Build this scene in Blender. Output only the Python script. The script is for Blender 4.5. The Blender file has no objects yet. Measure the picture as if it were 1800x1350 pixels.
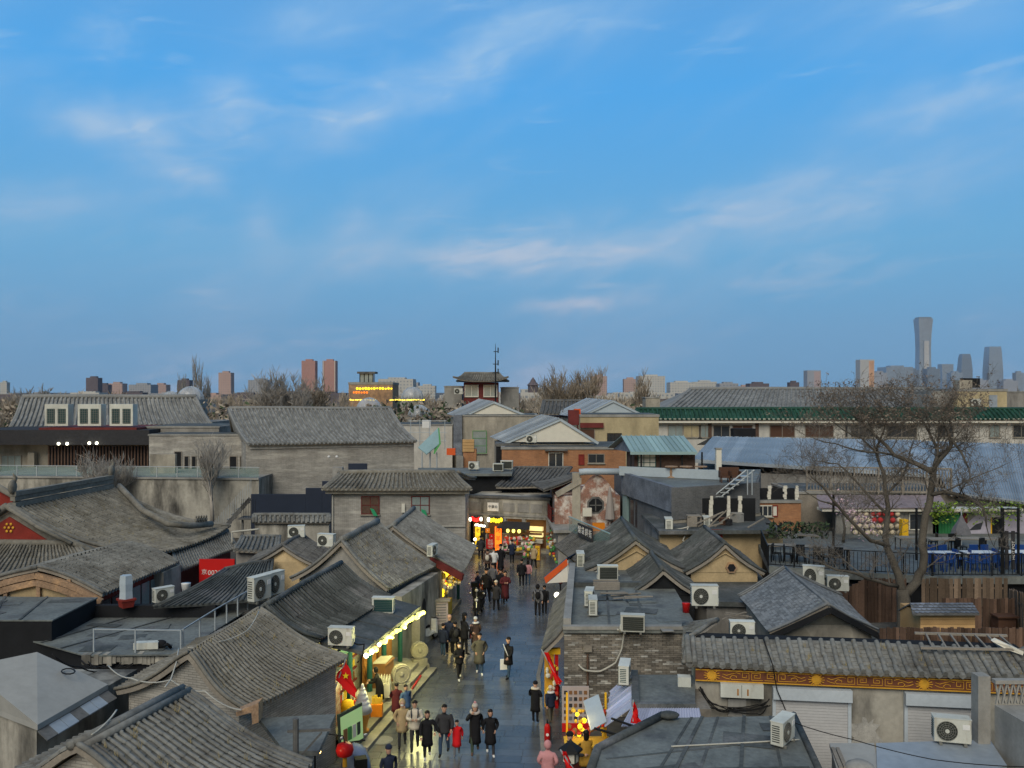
import bpy, bmesh, math, random
import numpy as np
from mathutils import Vector as V, Matrix as M
from math import sin, cos, pi, radians as R
random.seed(7); np.random.seed(7)
S = bpy.context.scene; COL = S.collection
# ---------------------------------------------------------------- camera
F, HZ, H = 1500.0, 688.0, 11.7          # focal length in photo pixels, horizon row, camera height
cam = bpy.data.cameras.new('camera'); camo = bpy.data.objects.new('camera', cam); COL.objects.link(camo)
camo.location = (0, 0, H); camo.rotation_euler = (R(90), 0, 0)
cam.sensor_width = 36; cam.lens = 36*F/1800; cam.shift_y = 13/1800; cam.clip_end = 60000; cam.clip_start = .5
S.camera = camo
S.view_settings.view_transform = 'Standard'; S.view_settings.look = 'None'
S.view_settings.exposure = 0.0; S.view_settings.gamma = 1.0
# ---------------------------------------------------------------- sky: dusk, the sun has gone down behind the camera
wd = bpy.data.worlds.new('World'); S.world = wd; wd.use_nodes = True
def sky_world():
    nt = wd.node_tree; N = nt.nodes; L = nt.links; N.clear()
    out = N.new('ShaderNodeOutputWorld'); bg = N.new('ShaderNodeBackground')
    sky = N.new('ShaderNodeTexSky'); sky.sky_type = 'NISHITA'; sky.sun_disc = False
    sky.sun_elevation = R(6.0); sky.sun_rotation = R(180); sky.air_density = 1.0; sky.dust_density = .3; sky.ozone_density = 3.0
    hs = N.new('ShaderNodeHueSaturation'); hs.inputs['Saturation'].default_value = 1.06; hs.inputs['Value'].default_value = 1.0
    L.new(sky.outputs[0], hs.inputs['Color'])
    tc = N.new('ShaderNodeTexCoord'); sep = N.new('ShaderNodeSeparateXYZ'); L.new(tc.outputs['Generated'], sep.inputs[0])
    def cloud(rot, sx, sz, scale, lo, hi, off, det=7, dist=.6):     # thin high cloud, drawn out along the horizon and leaning to the right
        mp = N.new('ShaderNodeMapping'); mp.inputs['Rotation'].default_value = (0, R(rot), 0); mp.inputs['Scale'].default_value = (sx, sx, sz); mp.vector_type = 'POINT'
        rt = N.new('ShaderNodeVectorRotate'); rt.rotation_type = 'Y_AXIS'; rt.inputs['Angle'].default_value = R(rot); L.new(tc.outputs['Generated'], rt.inputs['Vector'])
        mp.inputs['Rotation'].default_value = (0, 0, 0); mp.inputs['Location'].default_value = off; L.new(rt.outputs[0], mp.inputs[0])
        n = N.new('ShaderNodeTexNoise'); n.inputs['Scale'].default_value = scale; n.inputs['Detail'].default_value = det
        n.inputs['Roughness'].default_value = .55; n.inputs['Distortion'].default_value = dist; L.new(mp.outputs[0], n.inputs['Vector'])
        r = N.new('ShaderNodeMapRange'); r.interpolation_type = 'SMOOTHSTEP'; L.new(n.outputs[0], r.inputs[0])
        r.inputs[1].default_value = lo; r.inputs[2].default_value = hi; return r.outputs[0]
    def mul(a, b):
        m = N.new('ShaderNodeMath'); m.operation = 'MULTIPLY'; L.new(a, m.inputs[0])
        if hasattr(b, 'links'): L.new(b, m.inputs[1])
        else: m.inputs[1].default_value = b
        return m.outputs[0]
    a = cloud(16, 1, 3.2, 3.4, .50, .74, (.35, 0, .1), 5, .35); b = cloud(10, 1, 3.4, 12., .34, .72, (2.3, 0, .2), 7, .8); c = cloud(24, 1, 3.6, 1.9, .40, .72, (1.1, 0, .6), 5, .3)
    d = cloud(4, 1, 6.5, 5.5, .60, .76, (4.4, 0, 1.6), 5, .5)
    ad = N.new('ShaderNodeMath'); ad.operation = 'ADD'; ad.use_clamp = True; L.new(mul(mul(a, b), .62), ad.inputs[0]); L.new(mul(d, .42), ad.inputs[1])
    a2 = N.new('ShaderNodeMath'); a2.operation = 'ADD'; a2.use_clamp = True; L.new(ad.outputs[0], a2.inputs[0]); L.new(mul(c, .55), a2.inputs[1])
    # the larger clouds, each at its own bearing and height over the city
    def m2(op, x, y=None):
        n = N.new('ShaderNodeMath'); n.operation = op
        for i, q in enumerate((x, y)):
            if q is None: continue
            if hasattr(q, 'links'): L.new(q, n.inputs[i])
            else: n.inputs[i].default_value = q
        return n.outputs[0]
    yy = m2('MAXIMUM', sep.outputs[1], .05); uv = N.new('ShaderNodeCombineXYZ'); L.new(m2('DIVIDE', sep.outputs[0], yy), uv.inputs[0]); L.new(m2('DIVIDE', sep.outputs[2], yy), uv.inputs[1])
    wn = N.new('ShaderNodeTexNoise'); wn.inputs['Scale'].default_value = 9; wn.inputs['Detail'].default_value = 5; L.new(uv.outputs[0], wn.inputs['Vector'])
    wo = N.new('ShaderNodeVectorMath'); wo.operation = 'MULTIPLY_ADD'; L.new(wn.outputs['Color'], wo.inputs[0]); wo.inputs[1].default_value = (.11, .07, 0); wo.inputs[2].default_value = (-.055, -.035, 0)
    wv = N.new('ShaderNodeVectorMath'); L.new(uv.outputs[0], wv.inputs[0]); L.new(wo.outputs[0], wv.inputs[1]); tot = None
    for px, py, sx, sy, rot, w_ in ((205, 212, 110, 38, -8, .75), (405, 190, 60, 48, 0, .5), (600, 205, 90, 50, 10, .5), (770, 135, 200, 40, 24, .36), (930, 60, 170, 40, 22, .28), (300, 290, 70, 22, -10, .4), (830, 452, 210, 30, 3, .6), (1015, 540, 85, 11, 4, .6), (1690, 180, 190, 36, 12, .42), (1240, 400, 280, 40, 14, .34), (1480, 330, 330, 60, 15, .22), (80, 350, 130, 40, 0, .3), (560, 35, 120, 50, 10, .3), (480, 400, 40, 60, 0, .25), (620, 400, 30, 50, 0, .25)):
        mp = N.new('ShaderNodeMapping'); mp.vector_type = 'TEXTURE'; mp.inputs['Location'].default_value = ((px-900)/F, (HZ-py)/F, 0); mp.inputs['Rotation'].default_value = (0, 0, R(rot)); mp.inputs['Scale'].default_value = (sx/F, sy/F, 1); L.new(wv.outputs[0], mp.inputs[0])
        ln = N.new('ShaderNodeVectorMath'); ln.operation = 'LENGTH'; L.new(mp.outputs[0], ln.inputs[0]); g_ = m2('MULTIPLY', m2('EXPONENT', m2('MULTIPLY', m2('POWER', ln.outputs['Value'], 2.), -1.)), w_); tot = g_ if tot is None else m2('ADD', tot, g_)
    bl_ = m2('MULTIPLY', m2('MULTIPLY', tot, m2('ADD', m2('MULTIPLY', b, .5), .5)), m2('GREATER_THAN', sep.outputs[1], .05))
    amt = m2('MINIMUM', m2('ADD', m2('MULTIPLY', a2.outputs[0], .55), m2('MULTIPLY', bl_, 1.15)), .9)
    # away from the sunset the dusk sky is a deep blue that dulls towards the earth's shadow on the horizon
    cr = N.new('ShaderNodeValToRGB'); L.new(sep.outputs[2], cr.inputs[0]); e = cr.color_ramp.elements
    for i, (q, c_) in enumerate(((.0, (.15, .325, .53)), (.06, (.15, .36, .60)), (.16, (.145, .415, .70)), (.33, (.085, .39, .82)), (.55, (.15, .34, .66)), (1., (.24, .34, .50)))):
        x = e[i] if i < 2 else e.new(q)
        x.position = q; x.color = (*[v*10 for v in c_], 1)
    yb = N.new('ShaderNodeMapRange'); yb.interpolation_type = 'SMOOTHSTEP'; L.new(sep.outputs[1], yb.inputs[0]); yb.inputs[1].default_value = -.45; yb.inputs[2].default_value = .45
    base0 = N.new('ShaderNodeMix'); base0.data_type = 'RGBA'; L.new(yb.outputs[0], base0.inputs[0]); L.new(hs.outputs[0], base0.inputs[6]); L.new(cr.outputs[0], base0.inputs[7])
    base = N.new('ShaderNodeMix'); base.data_type = 'RGBA'; L.new(amt, base.inputs[0]); L.new(base0.outputs[2], base.inputs[6])
    ccr = N.new('ShaderNodeValToRGB'); L.new(sep.outputs[2], ccr.inputs[0]); ccr.color_ramp.elements[0].color = (5.2, 5.2, 6.3, 1); ccr.color_ramp.elements[1].position = .45; ccr.color_ramp.elements[1].color = (5.0, 7.0, 8.6, 1)
    L.new(ccr.outputs[0], base.inputs[7])
    L.new(base.outputs[2], bg.inputs[0]); bg.inputs[1].default_value = .1
    SKY.update(bg=bg, hs=hs, sky=sky); L.new(bg.outputs[0], out.inputs[0])
SKY = {}
sky_world()
SKY['bg'].inputs[1].default_value = .1
sl = bpy.data.lights.new('sun', 'SUN'); so = bpy.data.objects.new('sun', sl); COL.objects.link(so)
sl.energy = 2.5; sl.angle = R(38); sl.color = (1, .92, .78)      # the broad afterglow of the western sky, behind the camera
so.rotation_euler = (R(50), 0, R(-16))
# ---------------------------------------------------------------- pixel -> world
def W(px, py, z=0.):
    Y = F*(H-z)/(py-HZ); return V(((px-900)/F*Y, Y, z))
def D(px, py, Y): return V(((px-900)/F*Y, Y, H-(py-HZ)*Y/F))
def X(px, Y): return (px-900)/F*Y
def Z(py, Y): return H-(py-HZ)*Y/F
def rnd(a, b): return random.uniform(a, b)
def lerp(a, b, t): return a+(b-a)*t
# ---------------------------------------------------------------- materials
MATS = {}
def mk(name, col, rough=.85, var=.22, scale=.9, fine=.12, streak=0., tint=.25, bump=0., bs=25., brick=None, metal=0., spec=.16, patch=None, win=None, alpha=None, trans=0., wave=None, rnd_obj=0.):
    m = bpy.data.materials.new(name); m.use_nodes = True; nt = m.node_tree; N = nt.nodes; L = nt.links
    p = N['Principled BSDF']; p.inputs['Roughness'].default_value = rough; p.inputs['Metallic'].default_value = metal
    p.inputs['Specular IOR Level'].default_value = spec
    g = N.new('ShaderNodeNewGeometry')
    def math(op, a, b=None, clamp=False):
        n = N.new('ShaderNodeMath'); n.operation = op; n.use_clamp = clamp
        for i, q in enumerate((a, b)):
            if q is None: continue
            if hasattr(q, 'links'): L.new(q, n.inputs[i])
            else: n.inputs[i].default_value = q
        return n.outputs[0]
    def noise(sc, det=5, vec=None, stretch=None, rough_=.6):
        src = vec or g.outputs['Position']
        if stretch:
            mp = N.new('ShaderNodeVectorMath'); mp.operation = 'MULTIPLY'; L.new(src, mp.inputs[0]); mp.inputs[1].default_value = stretch; src = mp.outputs[0]
        n = N.new('ShaderNodeTexNoise'); n.inputs['Scale'].default_value = sc; n.inputs['Detail'].default_value = det; n.inputs['Roughness'].default_value = rough_
        L.new(src, n.inputs['Vector']); return n.outputs[0]
    def rng(x, a, b, c, d):
        r = N.new('ShaderNodeMapRange'); L.new(x, r.inputs[0])
        for i, q in enumerate((a, b, c, d)): r.inputs[i+1].default_value = q
        return r.outputs[0]
    def mix(f, a, b, mode='MIX'):
        x = N.new('ShaderNodeMix'); x.data_type = 'RGBA'; x.blend_type = mode
        if hasattr(f, 'links'): L.new(f, x.inputs[0])
        else: x.inputs[0].default_value = f
        for i, q in ((6, a), (7, b)):
            if hasattr(q, 'links'): L.new(q, x.inputs[i])
            else: x.inputs[i].default_value = (*q[:3], 1)
        return x.outputs[2]
    c3 = lambda c: (*c, 1)
    if brick or win:
        uv = N.new('ShaderNodeUVMap'); b = N.new('ShaderNodeTexBrick'); L.new(uv.outputs[0], b.inputs[0]); b.inputs['Scale'].default_value = 1
        if brick:
            c2, mc, bw, bh, ms = brick
            b.inputs['Color1'].default_value = c3(col); b.inputs['Color2'].default_value = c3(c2); b.inputs['Mortar'].default_value = c3(mc)
            b.inputs['Brick Width'].default_value = bw; b.inputs['Row Height'].default_value = bh; b.inputs['Mortar Size'].default_value = ms
            b.inputs['Bias'].default_value = -.1; b.offset = .5
        else:
            wc, bw, bh, ms = win
            b.inputs['Color1'].default_value = c3(wc); b.inputs['Color2'].default_value = c3(tuple(q*1.5 for q in wc)); b.inputs['Mortar'].default_value = c3(col)
            b.inputs['Brick Width'].default_value = bw; b.inputs['Row Height'].default_value = bh; b.inputs['Mortar Size'].default_value = ms
            b.offset = 0.; b.inputs['Mortar Smooth'].default_value = 0
        c = b.outputs['Color']; fac = b.outputs['Fac']
    else:
        rgb = N.new('ShaderNodeRGB'); rgb.outputs[0].default_value = c3(col); c = rgb.outputs[0]; fac = None
    if patch:   # (colour, scale, lo, hi, stretch)
        pc, ps, lo, hi, st = patch
        pf = rng(noise(ps, 7, stretch=st), lo, hi, 0, 1); c = mix(pf, c, pc)
    if wave:
        wc, wsx = wave
        wv = N.new('ShaderNodeTexWave'); wv.inputs['Scale'].default_value = wsx; wv.inputs['Distortion'].default_value = 2.5; wv.inputs['Detail'].default_value = 4
        L.new(g.outputs['Position'], wv.inputs[0]); c = mix(rng(wv.outputs[1], .2, .9, 0, .7), c, wc)
    f = rng(noise(scale, 6), .3, .7, 1-var, 1+var)
    if fine: f = math('MULTIPLY', f, rng(noise(scale*14, 4), .3, .7, 1-fine, 1+fine))
    if streak: f = math('MULTIPLY', f, rng(noise(1.1, 6, stretch=(1, 1, .3)), .42, .78, 1, 1-streak*.8))
    if tint:
        at = N.new('ShaderNodeAttribute'); at.attribute_name = 'tint'
        f = math('MULTIPLY', f, math('ADD', math('MULTIPLY', at.outputs['Fac'], tint), 1.))
    if rnd_obj:
        oi = N.new('ShaderNodeObjectInfo'); f = math('MULTIPLY', f, rng(oi.outputs['Random'], 0, 1, 1-rnd_obj, 1+rnd_obj))
    hv = N.new('ShaderNodeVectorMath'); hv.operation = 'SCALE'; L.new(c, hv.inputs[0]); L.new(f, hv.inputs['Scale'])
    L.new(hv.outputs[0], p.inputs['Base Color'])
    if bump or brick:
        bp = N.new('ShaderNodeBump'); bp.inputs['Strength'].default_value = bump or .4; bp.inputs['Distance'].default_value = .02
        hsrc = noise(bs, 4)
        if fac is not None: hsrc = math('SUBTRACT', math('MULTIPLY', hsrc, .5), fac)
        L.new(hsrc, bp.inputs['Height']); L.new(bp.outputs[0], p.inputs['Normal'])
    if alpha is not None: p.inputs['Alpha'].default_value = alpha
    if trans: p.inputs['Transmission Weight'].default_value = trans
    MATS[name] = m; return m
def em(name, col, s):
    m = bpy.data.materials.new(name); m.use_nodes = True; nt = m.node_tree; p = nt.nodes['Principled BSDF']
    p.inputs['Base Color'].default_value = (*[min(q, .8) for q in col], 1); p.inputs['Emission Color'].default_value = (*col, 1); p.inputs['Emission Strength'].default_value = s
    MATS[name] = m; return m
def pl(name, col, rough=.6, **k):
    a = dict(var=.06, fine=.04, scale=2., tint=.15); a.update(k); return mk(name, col, rough, **a)
# ---------------------------------------------------------------- mesh builder
def autouv(me):
    n = len(me.polygons)
    if not n: return
    nv = len(me.vertices); nl = len(me.loops)
    co = np.empty(nv*3, 'f'); me.vertices.foreach_get('co', co); co = co.reshape(-1, 3)
    li = np.empty(nl, 'i'); me.loops.foreach_get('vertex_index', li)
    lt = np.empty(n, 'i'); me.polygons.foreach_get('loop_total', lt)
    nm = np.empty(n*3, 'f'); me.polygons.foreach_get('normal', nm); nm = nm.reshape(-1, 3)
    nn = np.repeat(nm, lt, axis=0); pc = co[li]
    t = np.stack([-nn[:, 1], nn[:, 0], np.zeros(nl)], 1); ln = np.linalg.norm(t, axis=1); flat = ln < .6
    t = t/np.maximum(ln, 1e-6)[:, None]
    u = np.where(flat, pc[:, 0], (pc*t).sum(1)); v = np.where(flat, pc[:, 1], pc[:, 2])
    uvl = me.uv_layers.new(name='UVMap'); uvl.data.foreach_set('uv', np.stack([u, v], 1).astype('f').ravel())
BASE = {}
class MB:
    def __init__(s): s.v = []; s.f = []; s.m = []; s.t = []
    def add(s, vs, fs, mi=0, tint=0.):
        o = len(s.v); s.v.extend([tuple(q) for q in vs])
        for f in fs: s.f.append(tuple(i+o for i in f)); s.m.append(mi); s.t.append(tint)
        return s
    def quad(s, a, b, c, d, mi=0): return s.add((a, b, c, d), ((0, 1, 2, 3),), mi)
    def obox(s, o, a, b, c, mi=0, tint=0.):
        o, a, b, c = V(o), V(a), V(b), V(c)
        vs = [o, o+a, o+a+b, o+b, o+c, o+a+c, o+a+b+c, o+b+c]
        fs = [(0, 3, 2, 1), (4, 5, 6, 7), (0, 1, 5, 4), (1, 2, 6, 5), (2, 3, 7, 6), (3, 0, 4, 7)]
        if a.cross(b).dot(c) < 0: fs = [tuple(reversed(f)) for f in fs]
        return s.add(vs, fs, mi, tint)
    def box(s, c, sz, rz=0., mi=0, tint=0.):
        c = V(c); a = V((cos(rz), sin(rz), 0))*sz[0]; b = V((-sin(rz), cos(rz), 0))*sz[1]; d = V((0, 0, sz[2]))
        return s.obox(c-a/2-b/2-d/2, a, b, d, mi, tint)
    def beam(s, p, q, w, h, mi=0, up=(0, 0, 1)):
        p, q = V(p), V(q); d = q-p; u = V(up); sd = d.cross(u)
        if sd.length < 1e-5: sd = d.cross(V((1, 0, 0)))
        sd = sd.normalized()*w; n = sd.cross(d).normalized()*h
        return s.obox(p-sd/2-n/2, d, sd, n, mi)
    def tube(s, pts, rad, n=6, mi=0, cap=True, tint=0.):
        pts = [V(p) for p in pts]; k = len(pts)
        if not hasattr(rad, '__len__'): rad = [rad]*k
        vs = []; prev = None
        for i, p in enumerate(pts):
            d = (pts[min(i+1, k-1)]-pts[max(i-1, 0)])
            if d.length < 1e-9: d = V((0, 0, 1))
            d.normalize()
            if prev is None: a = d.orthogonal().normalized()
            else:
                a = prev-d*prev.dot(d); a = a.normalized() if a.length > 1e-6 else d.orthogonal().normalized()
            prev = a; b = d.cross(a)
            for j in range(n):
                q = 2*pi*j/n; vs.append(p+(a*cos(q)+b*sin(q))*rad[i])
        fs = [(i*n+j, i*n+(j+1) % n, (i+1)*n+(j+1) % n, (i+1)*n+j) for i in range(k-1) for j in range(n)]
        if cap: fs += [tuple(range(n-1, -1, -1)), tuple(range((k-1)*n, k*n))]
        return s.add(vs, fs, mi, tint)
    def prism(s, poly, vec, mi=0):
        poly = [V(p) for p in poly]; vec = V(vec); n = len(poly)
        nm = sum(((poly[i]-poly[0]).cross(poly[(i+1) % n]-poly[0]) for i in range(1, n-1)), V())
        if nm.dot(vec) > 0: poly = poly[::-1]
        vs = poly+[p+vec for p in poly]
        return s.add(vs, [tuple(range(n)), tuple(range(2*n-1, n-1, -1))]+[(i, i+n, (i+1) % n+n, (i+1) % n) for i in range(n)], mi)
    def loft(s, A, B, mi=0):
        n = len(A); return s.add([V(p) for p in A]+[V(p) for p in B], [tuple(range(n)), tuple(range(2*n-1, n-1, -1))]+[(i, i+n, (i+1) % n+n, (i+1) % n) for i in range(n)], mi)
    def lathe(s, base, prof, n=12, mi=0, sx=1., sy=1.):
        b = V(base); k = len(prof)
        vs = [b+V((r*cos(2*pi*j/n)*sx, r*sin(2*pi*j/n)*sy, z)) for r, z in prof for j in range(n)]
        fs = [(i*n+j, i*n+(j+1) % n, (i+1)*n+(j+1) % n, (i+1)*n+j) for i in range(k-1) for j in range(n)]
        fs += [tuple(range(n-1, -1, -1)), tuple(range((k-1)*n, k*n))]
        return s.add(vs, fs, mi)
    def sph(s, c, r, nu=10, nv=6, mi=0, tint=0.):
        if not hasattr(r, '__len__'): r = (r, r, r)
        c = V(c); vs = [c+V((0, 0, -r[2]))]
        for i in range(1, nv):
            a = -pi/2+pi*i/nv
            vs += [c+V((r[0]*cos(a)*cos(2*pi*j/nu), r[1]*cos(a)*sin(2*pi*j/nu), r[2]*sin(a))) for j in range(nu)]
        vs.append(c+V((0, 0, r[2]))); fs = []; T = len(vs)-1
        for j in range(nu): fs.append((0, 1+(j+1) % nu, 1+j)); fs.append((T, T-nu+j, T-nu+(j+1) % nu))
        for i in range(nv-2):
            for j in range(nu): fs.append((1+i*nu+j, 1+i*nu+(j+1) % nu, 1+(i+1)*nu+(j+1) % nu, 1+(i+1)*nu+j))
        return s.add(vs, fs, mi, tint)
    def disc(s, c, nrm, r, t, n=12, mi=0):
        c, nrm = V(c), V(nrm).normalized(); return s.tube([c-nrm*t/2, c+nrm*t/2], r, n, mi)
    def mesh(s, name, mats, smooth=False, off=None):
        me = bpy.data.meshes.new(name)
        vs = s.v if off is None else [(a-off[0], b-off[1], c-off[2]) for a, b, c in s.v]
        me.from_pydata(vs, [], s.f)
        for m in (mats if isinstance(mats, (list, tuple)) else [mats]): me.materials.append(MATS[m] if isinstance(m, str) else m)
        n = len(me.polygons)
        me.polygons.foreach_set('material_index', np.array(s.m, 'i'))
        if smooth: me.polygons.foreach_set('use_smooth', np.ones(n, bool))
        if any(s.t):
            at = me.attributes.new('tint', 'FLOAT', 'FACE'); at.data.foreach_set('value', np.array(s.t, 'f'))
        me.update(); autouv(me); return me
    def build(s, name, mats, parent=None, smooth=False, kind=None, local=False, label=None):
        off = None
        if parent is not None and not local: off = BASE.get(parent.name)
        me = s.mesh(name, mats, smooth, off)
        return link(name, me, parent, kind, label)
def link(name, me, parent=None, kind=None, label=None):
    o = bpy.data.objects.new(name, me); COL.objects.link(o)
    if parent is not None:
        o.parent = parent
        if parent.name in BASE: BASE[o.name] = BASE[parent.name]
    if kind: o['kind'] = kind
    if label: o['label'] = label
    return o
def tag(o, label, cat, group=None):
    o['label'] = label; o['category'] = cat
    if group: o['group'] = group
    return o
def thing(name, label, cat, loc=(0, 0, 0), group=None, rz=0.):
    o = bpy.data.objects.new(name, None); COL.objects.link(o); o.location = loc; o.rotation_euler = (0, 0, rz); o.empty_display_size = .2
    BASE[o.name] = V(loc) if rz == 0 else V((0, 0, 0))
    return tag(o, label, cat, group)
def copy_tree(o, parent=None):
    c = o.copy(); COL.objects.link(c)
    if parent is not None: c.parent = parent
    for ch in o.children: copy_tree(ch, c)
    return c
def place(proto, used, loc, rz, label, group=None, scale=1.):
    o = proto if not used.get(proto.name) else copy_tree(proto)
    used[proto.name] = 1
    o.location = loc; o.rotation_euler = (0, 0, rz); o.scale = (scale,)*3 if not hasattr(scale, '__len__') else scale
    o['label'] = label
    if group: o['group'] = group
    return o
USED = {}
def text_mesh(txt, size, depth=.004):
    c = bpy.data.curves.new('lettering', 'FONT'); c.body = txt; c.size = size; c.extrude = depth; c.align_x = 'CENTER'; c.align_y = 'CENTER'; c.resolution_u = 2
    o = bpy.data.objects.new('lettering', c); COL.objects.link(o); dg = bpy.context.evaluated_depsgraph_get(); dg.update()
    me = bpy.data.meshes.new_from_object(o.evaluated_get(dg)); bpy.data.objects.remove(o); bpy.data.curves.remove(c); return me
def lettering(txt, size, center, right, up, mat, parent, name='lettering', bold=0):
    me = text_mesh(txt, size); r, u = V(right).normalized(), V(up).normalized(); n = r.cross(u)
    mx = M(((r.x, u.x, n.x, 0), (r.y, u.y, n.y, 0), (r.z, u.z, n.z, 0), (0, 0, 0, 1))); me.transform(mx)
    c = V(center)-BASE.get(parent.name, V()); me.transform(M.Translation(c))
    me.materials.clear(); me.materials.append(MATS[mat]); return link(name, me, parent)
# ---------------------------------------------------------------- materials used
mk('tile', (.175, .178, .168), .9, .24, .45, .22, tint=.17, rnd_obj=.07, bump=.5, bs=30, patch=((.10, .095, .085), 1.3, .5, .72, (1, 1, 1)))
mk('tile_warm', (.19, .182, .158), .9, .24, .4, .2, tint=.17, rnd_obj=.07, bump=.5, bs=30, patch=((.12, .11, .085), 1.1, .5, .75, (1, 1, 1)))
mk('tile_blue', (.17, .18, .185), .85, .2, .6, .15, tint=.3, bump=.4, bs=30, patch=((.28, .28, .27), .8, .52, .75, (1, 1, 1)))
mk('tile_dark', (.125, .125, .12), .85, .28, .5, .2, tint=.17, bump=.4, bs=25, patch=((.05, .05, .052), 1.0, .48, .7, (1, 1, 1)))
mk('tile_far', (.205, .21, .205), .9, .15, .2, .12, tint=.25)
mk('tile_green', (.02, .065, .045), .5, .2, .5, .1, tint=.3)
mk('felt', (.073, .08, .078), .75, .35, .5, .25, tint=.25, bump=.6, bs=8, patch=((.16, .16, .16), .7, .5, .75, (1, 1, 1)))
mk('felt_light', (.145, .158, .15), .7, .25, .5, .2, tint=.2, bump=.5, bs=6, patch=((.075, .078, .082), .9, .5, .72, (1, 1, 1)))
mk('black', (.014, .015, .017), .85, .25, 1, .1)
mk('navy', (.022, .03, .05), .6, .12, .4, .05)
mk('plaster', (.36, .33, .27), .9, .18, .4, .1, streak=.5, bump=.3, bs=12, patch=((.17, .155, .13), .5, .5, .75, (1, 1, .4)))
mk('plaster_grey', (.27, .26, .24), .9, .2, .5, .1, streak=.55, bump=.3, bs=12, patch=((.13, .125, .115), .7, .5, .72, (1, 1, .35)))
mk('wall_dirty', (.37, .35, .30), .92, .2, .3, .12, streak=.75, bump=.4, bs=10, patch=((.105, .10, .09), .55, .47, .68, (1, 1, .3)))
mk('gable_yellow', (.46, .35, .20), .9, .15, .8, .1, streak=.3, bump=.25, bs=14, patch=((.24, .19, .12), 1.2, .55, .8, (1, 1, 1)))
mk('wall_yellow', (.43, .36, .22), .9, .12, .4, .08, streak=.4, bump=.2, bs=14)
mk('wall_white', (.52, .50, .45), .85, .12, .4, .08, streak=.4, bump=.2, bs=14)
mk('brick_grey', (.37, .355, .32), .92, .2, .35, .08, streak=.3, brick=((.29, .275, .245), (.20, .19, .175), .27, .068, .009), patch=((.47, .45, .40), .9, .5, .72, (.5, .5, 4)))
mk('brick_old', (.21, .19, .16), .95, .25, .6, .15, streak=.35, tint=.3, bump=.5, bs=30, patch=((.13, .12, .105), .8, .45, .7, (1, 1, 1)))
mk('mortar', (.10, .095, .085), .95, .3, 1, .2, bump=.3)
mk('lime', (.36, .35, .32), .9, .3, 3, .2)
mk('brick_orange', (.42, .19, .085), .92, .18, .5, .1, streak=.25, brick=((.33, .145, .07), (.26, .19, .13), .25, .07, .008))
mk('brick_red', (.30, .13, .09), .95, .25, 1, .15, brick=((.24, .11, .08), (.28, .24, .2), .24, .065, .008), patch=((.55, .50, .45), 1.6, .48, .62, (1, 1, 1)))
mk('brick_dark', (.13, .135, .14), .9, .2, .4, .1, brick=((.10, .105, .11), (.18, .18, .175), .26, .075, .008), streak=.3)
mk('slate_clad', (.15, .165, .19), .8, .35, 1.2, .35, tint=.3, bump=.4, bs=18)
mk('stone', (.30, .28, .23), .85, .18, .8, .12, tint=.3, bump=.35, bs=18, patch=((.19, .175, .15), 1.2, .5, .75, (1, 1, 1)))
mk('kerb', (.19, .185, .175), .85, .18, .8, .12, tint=.25, bump=.3, bs=18)
mk('paving', (.07, .075, .082), .27, .18, .35, .1, tint=.22, bump=.12, bs=9, spec=.55, rnd_obj=.12, patch=((.115, .12, .12), .25, .5, .75, (1, 1, 1)))
mk('ground', (.075, .07, .062), .95, .25, .2, .15)
mk('concrete_roof', (.31, .31, .29), .8, .12, .3, .06, bump=.15, bs=6, patch=((.33, .33, .31), .5, .5, .75, (1, 1, 1)), streak=.1)
mk('concrete', (.28, .275, .255), .9, .2, .6, .1, streak=.45, bump=.2)
mk('metal_blue', (.25, .29, .33), .5, .18, .25, .1, tint=.25, spec=.5, patch=((.34, .375, .40), .35, .5, .75, (1, 1, 1)))
mk('metal_teal', (.25, .36, .36), .45, .08, .4, .06, tint=.25)
mk('metal_pale', (.36, .42, .46), .5, .1, .5, .05)
mk('metal_lilac', (.36, .40, .54), .5, .08, .6, .05)
mk('ac_white', (.56, .57, .51), .5, .08, 2.5, .05, streak=.3, rnd_obj=.14, patch=((.33, .27, .19), 2.6, .6, .82, (1, 1, .3)))
mk('ac_dark', (.03, .035, .03), .7, .1, 2, .05)
mk('ac_green', (.012, .05, .052), .6, .1, 2, .05)
mk('grille', (.16, .16, .145), .6, .1, 2, .05)
mk('wood_orange', (.42, .20, .06), .6, .2, 1, .2, tint=.3, wave=((.30, .13, .035), 3.))
mk('wood_pine', (.46, .29, .13), .7, .12, 2, .12, tint=.25, bump=.2)
mk('wood_old', (.30, .20, .13), .85, .28, 1, .25, tint=.2, bump=.5, bs=20, patch=((.42, .26, .14), 2.0, .5, .7, (1, 1, 1)))
mk('wood_grey', (.24, .215, .18), .9, .2, 1, .15, tint=.3, bump=.3)
mk('fence_brown', (.105, .066, .047), .8, .22, 1, .15, tint=.45, rnd_obj=.25)
mk('fence_old', (.16, .115, .08), .85, .2, 1, .15, tint=.4, rnd_obj=.25)
mk('red_paint', (.21, .03, .022), .65, .2, 1.5, .12, tint=.2, streak=.2)
mk('red_dark', (.13, .028, .025), .7, .2, 1.5, .12)
mk('teal_paint', (.02, .09, .085), .5, .15, 1.5, .1)
mk('green_paint', (.03, .17, .06), .6, .15, 1.5, .1)
mk('gold_band', (.155, .058, .032), .7, .2, .8, .1, streak=.3)
mk('gold', (.58, .31, .035), .6, .18, 1.2, .1, tint=.1)
mk('shutter', (.45, .45, .45), .55, .08, .6, .05, tint=.15)
mk('shutter_box', (.44, .49, .53), .5, .1, .6, .06)
mk('glass_dark', (.03, .035, .04), .15, .1, 1, 0, spec=.6)
mk('glass_pale', (.22, .26, .25), .2, .2, .8, .1, spec=.5)
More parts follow.
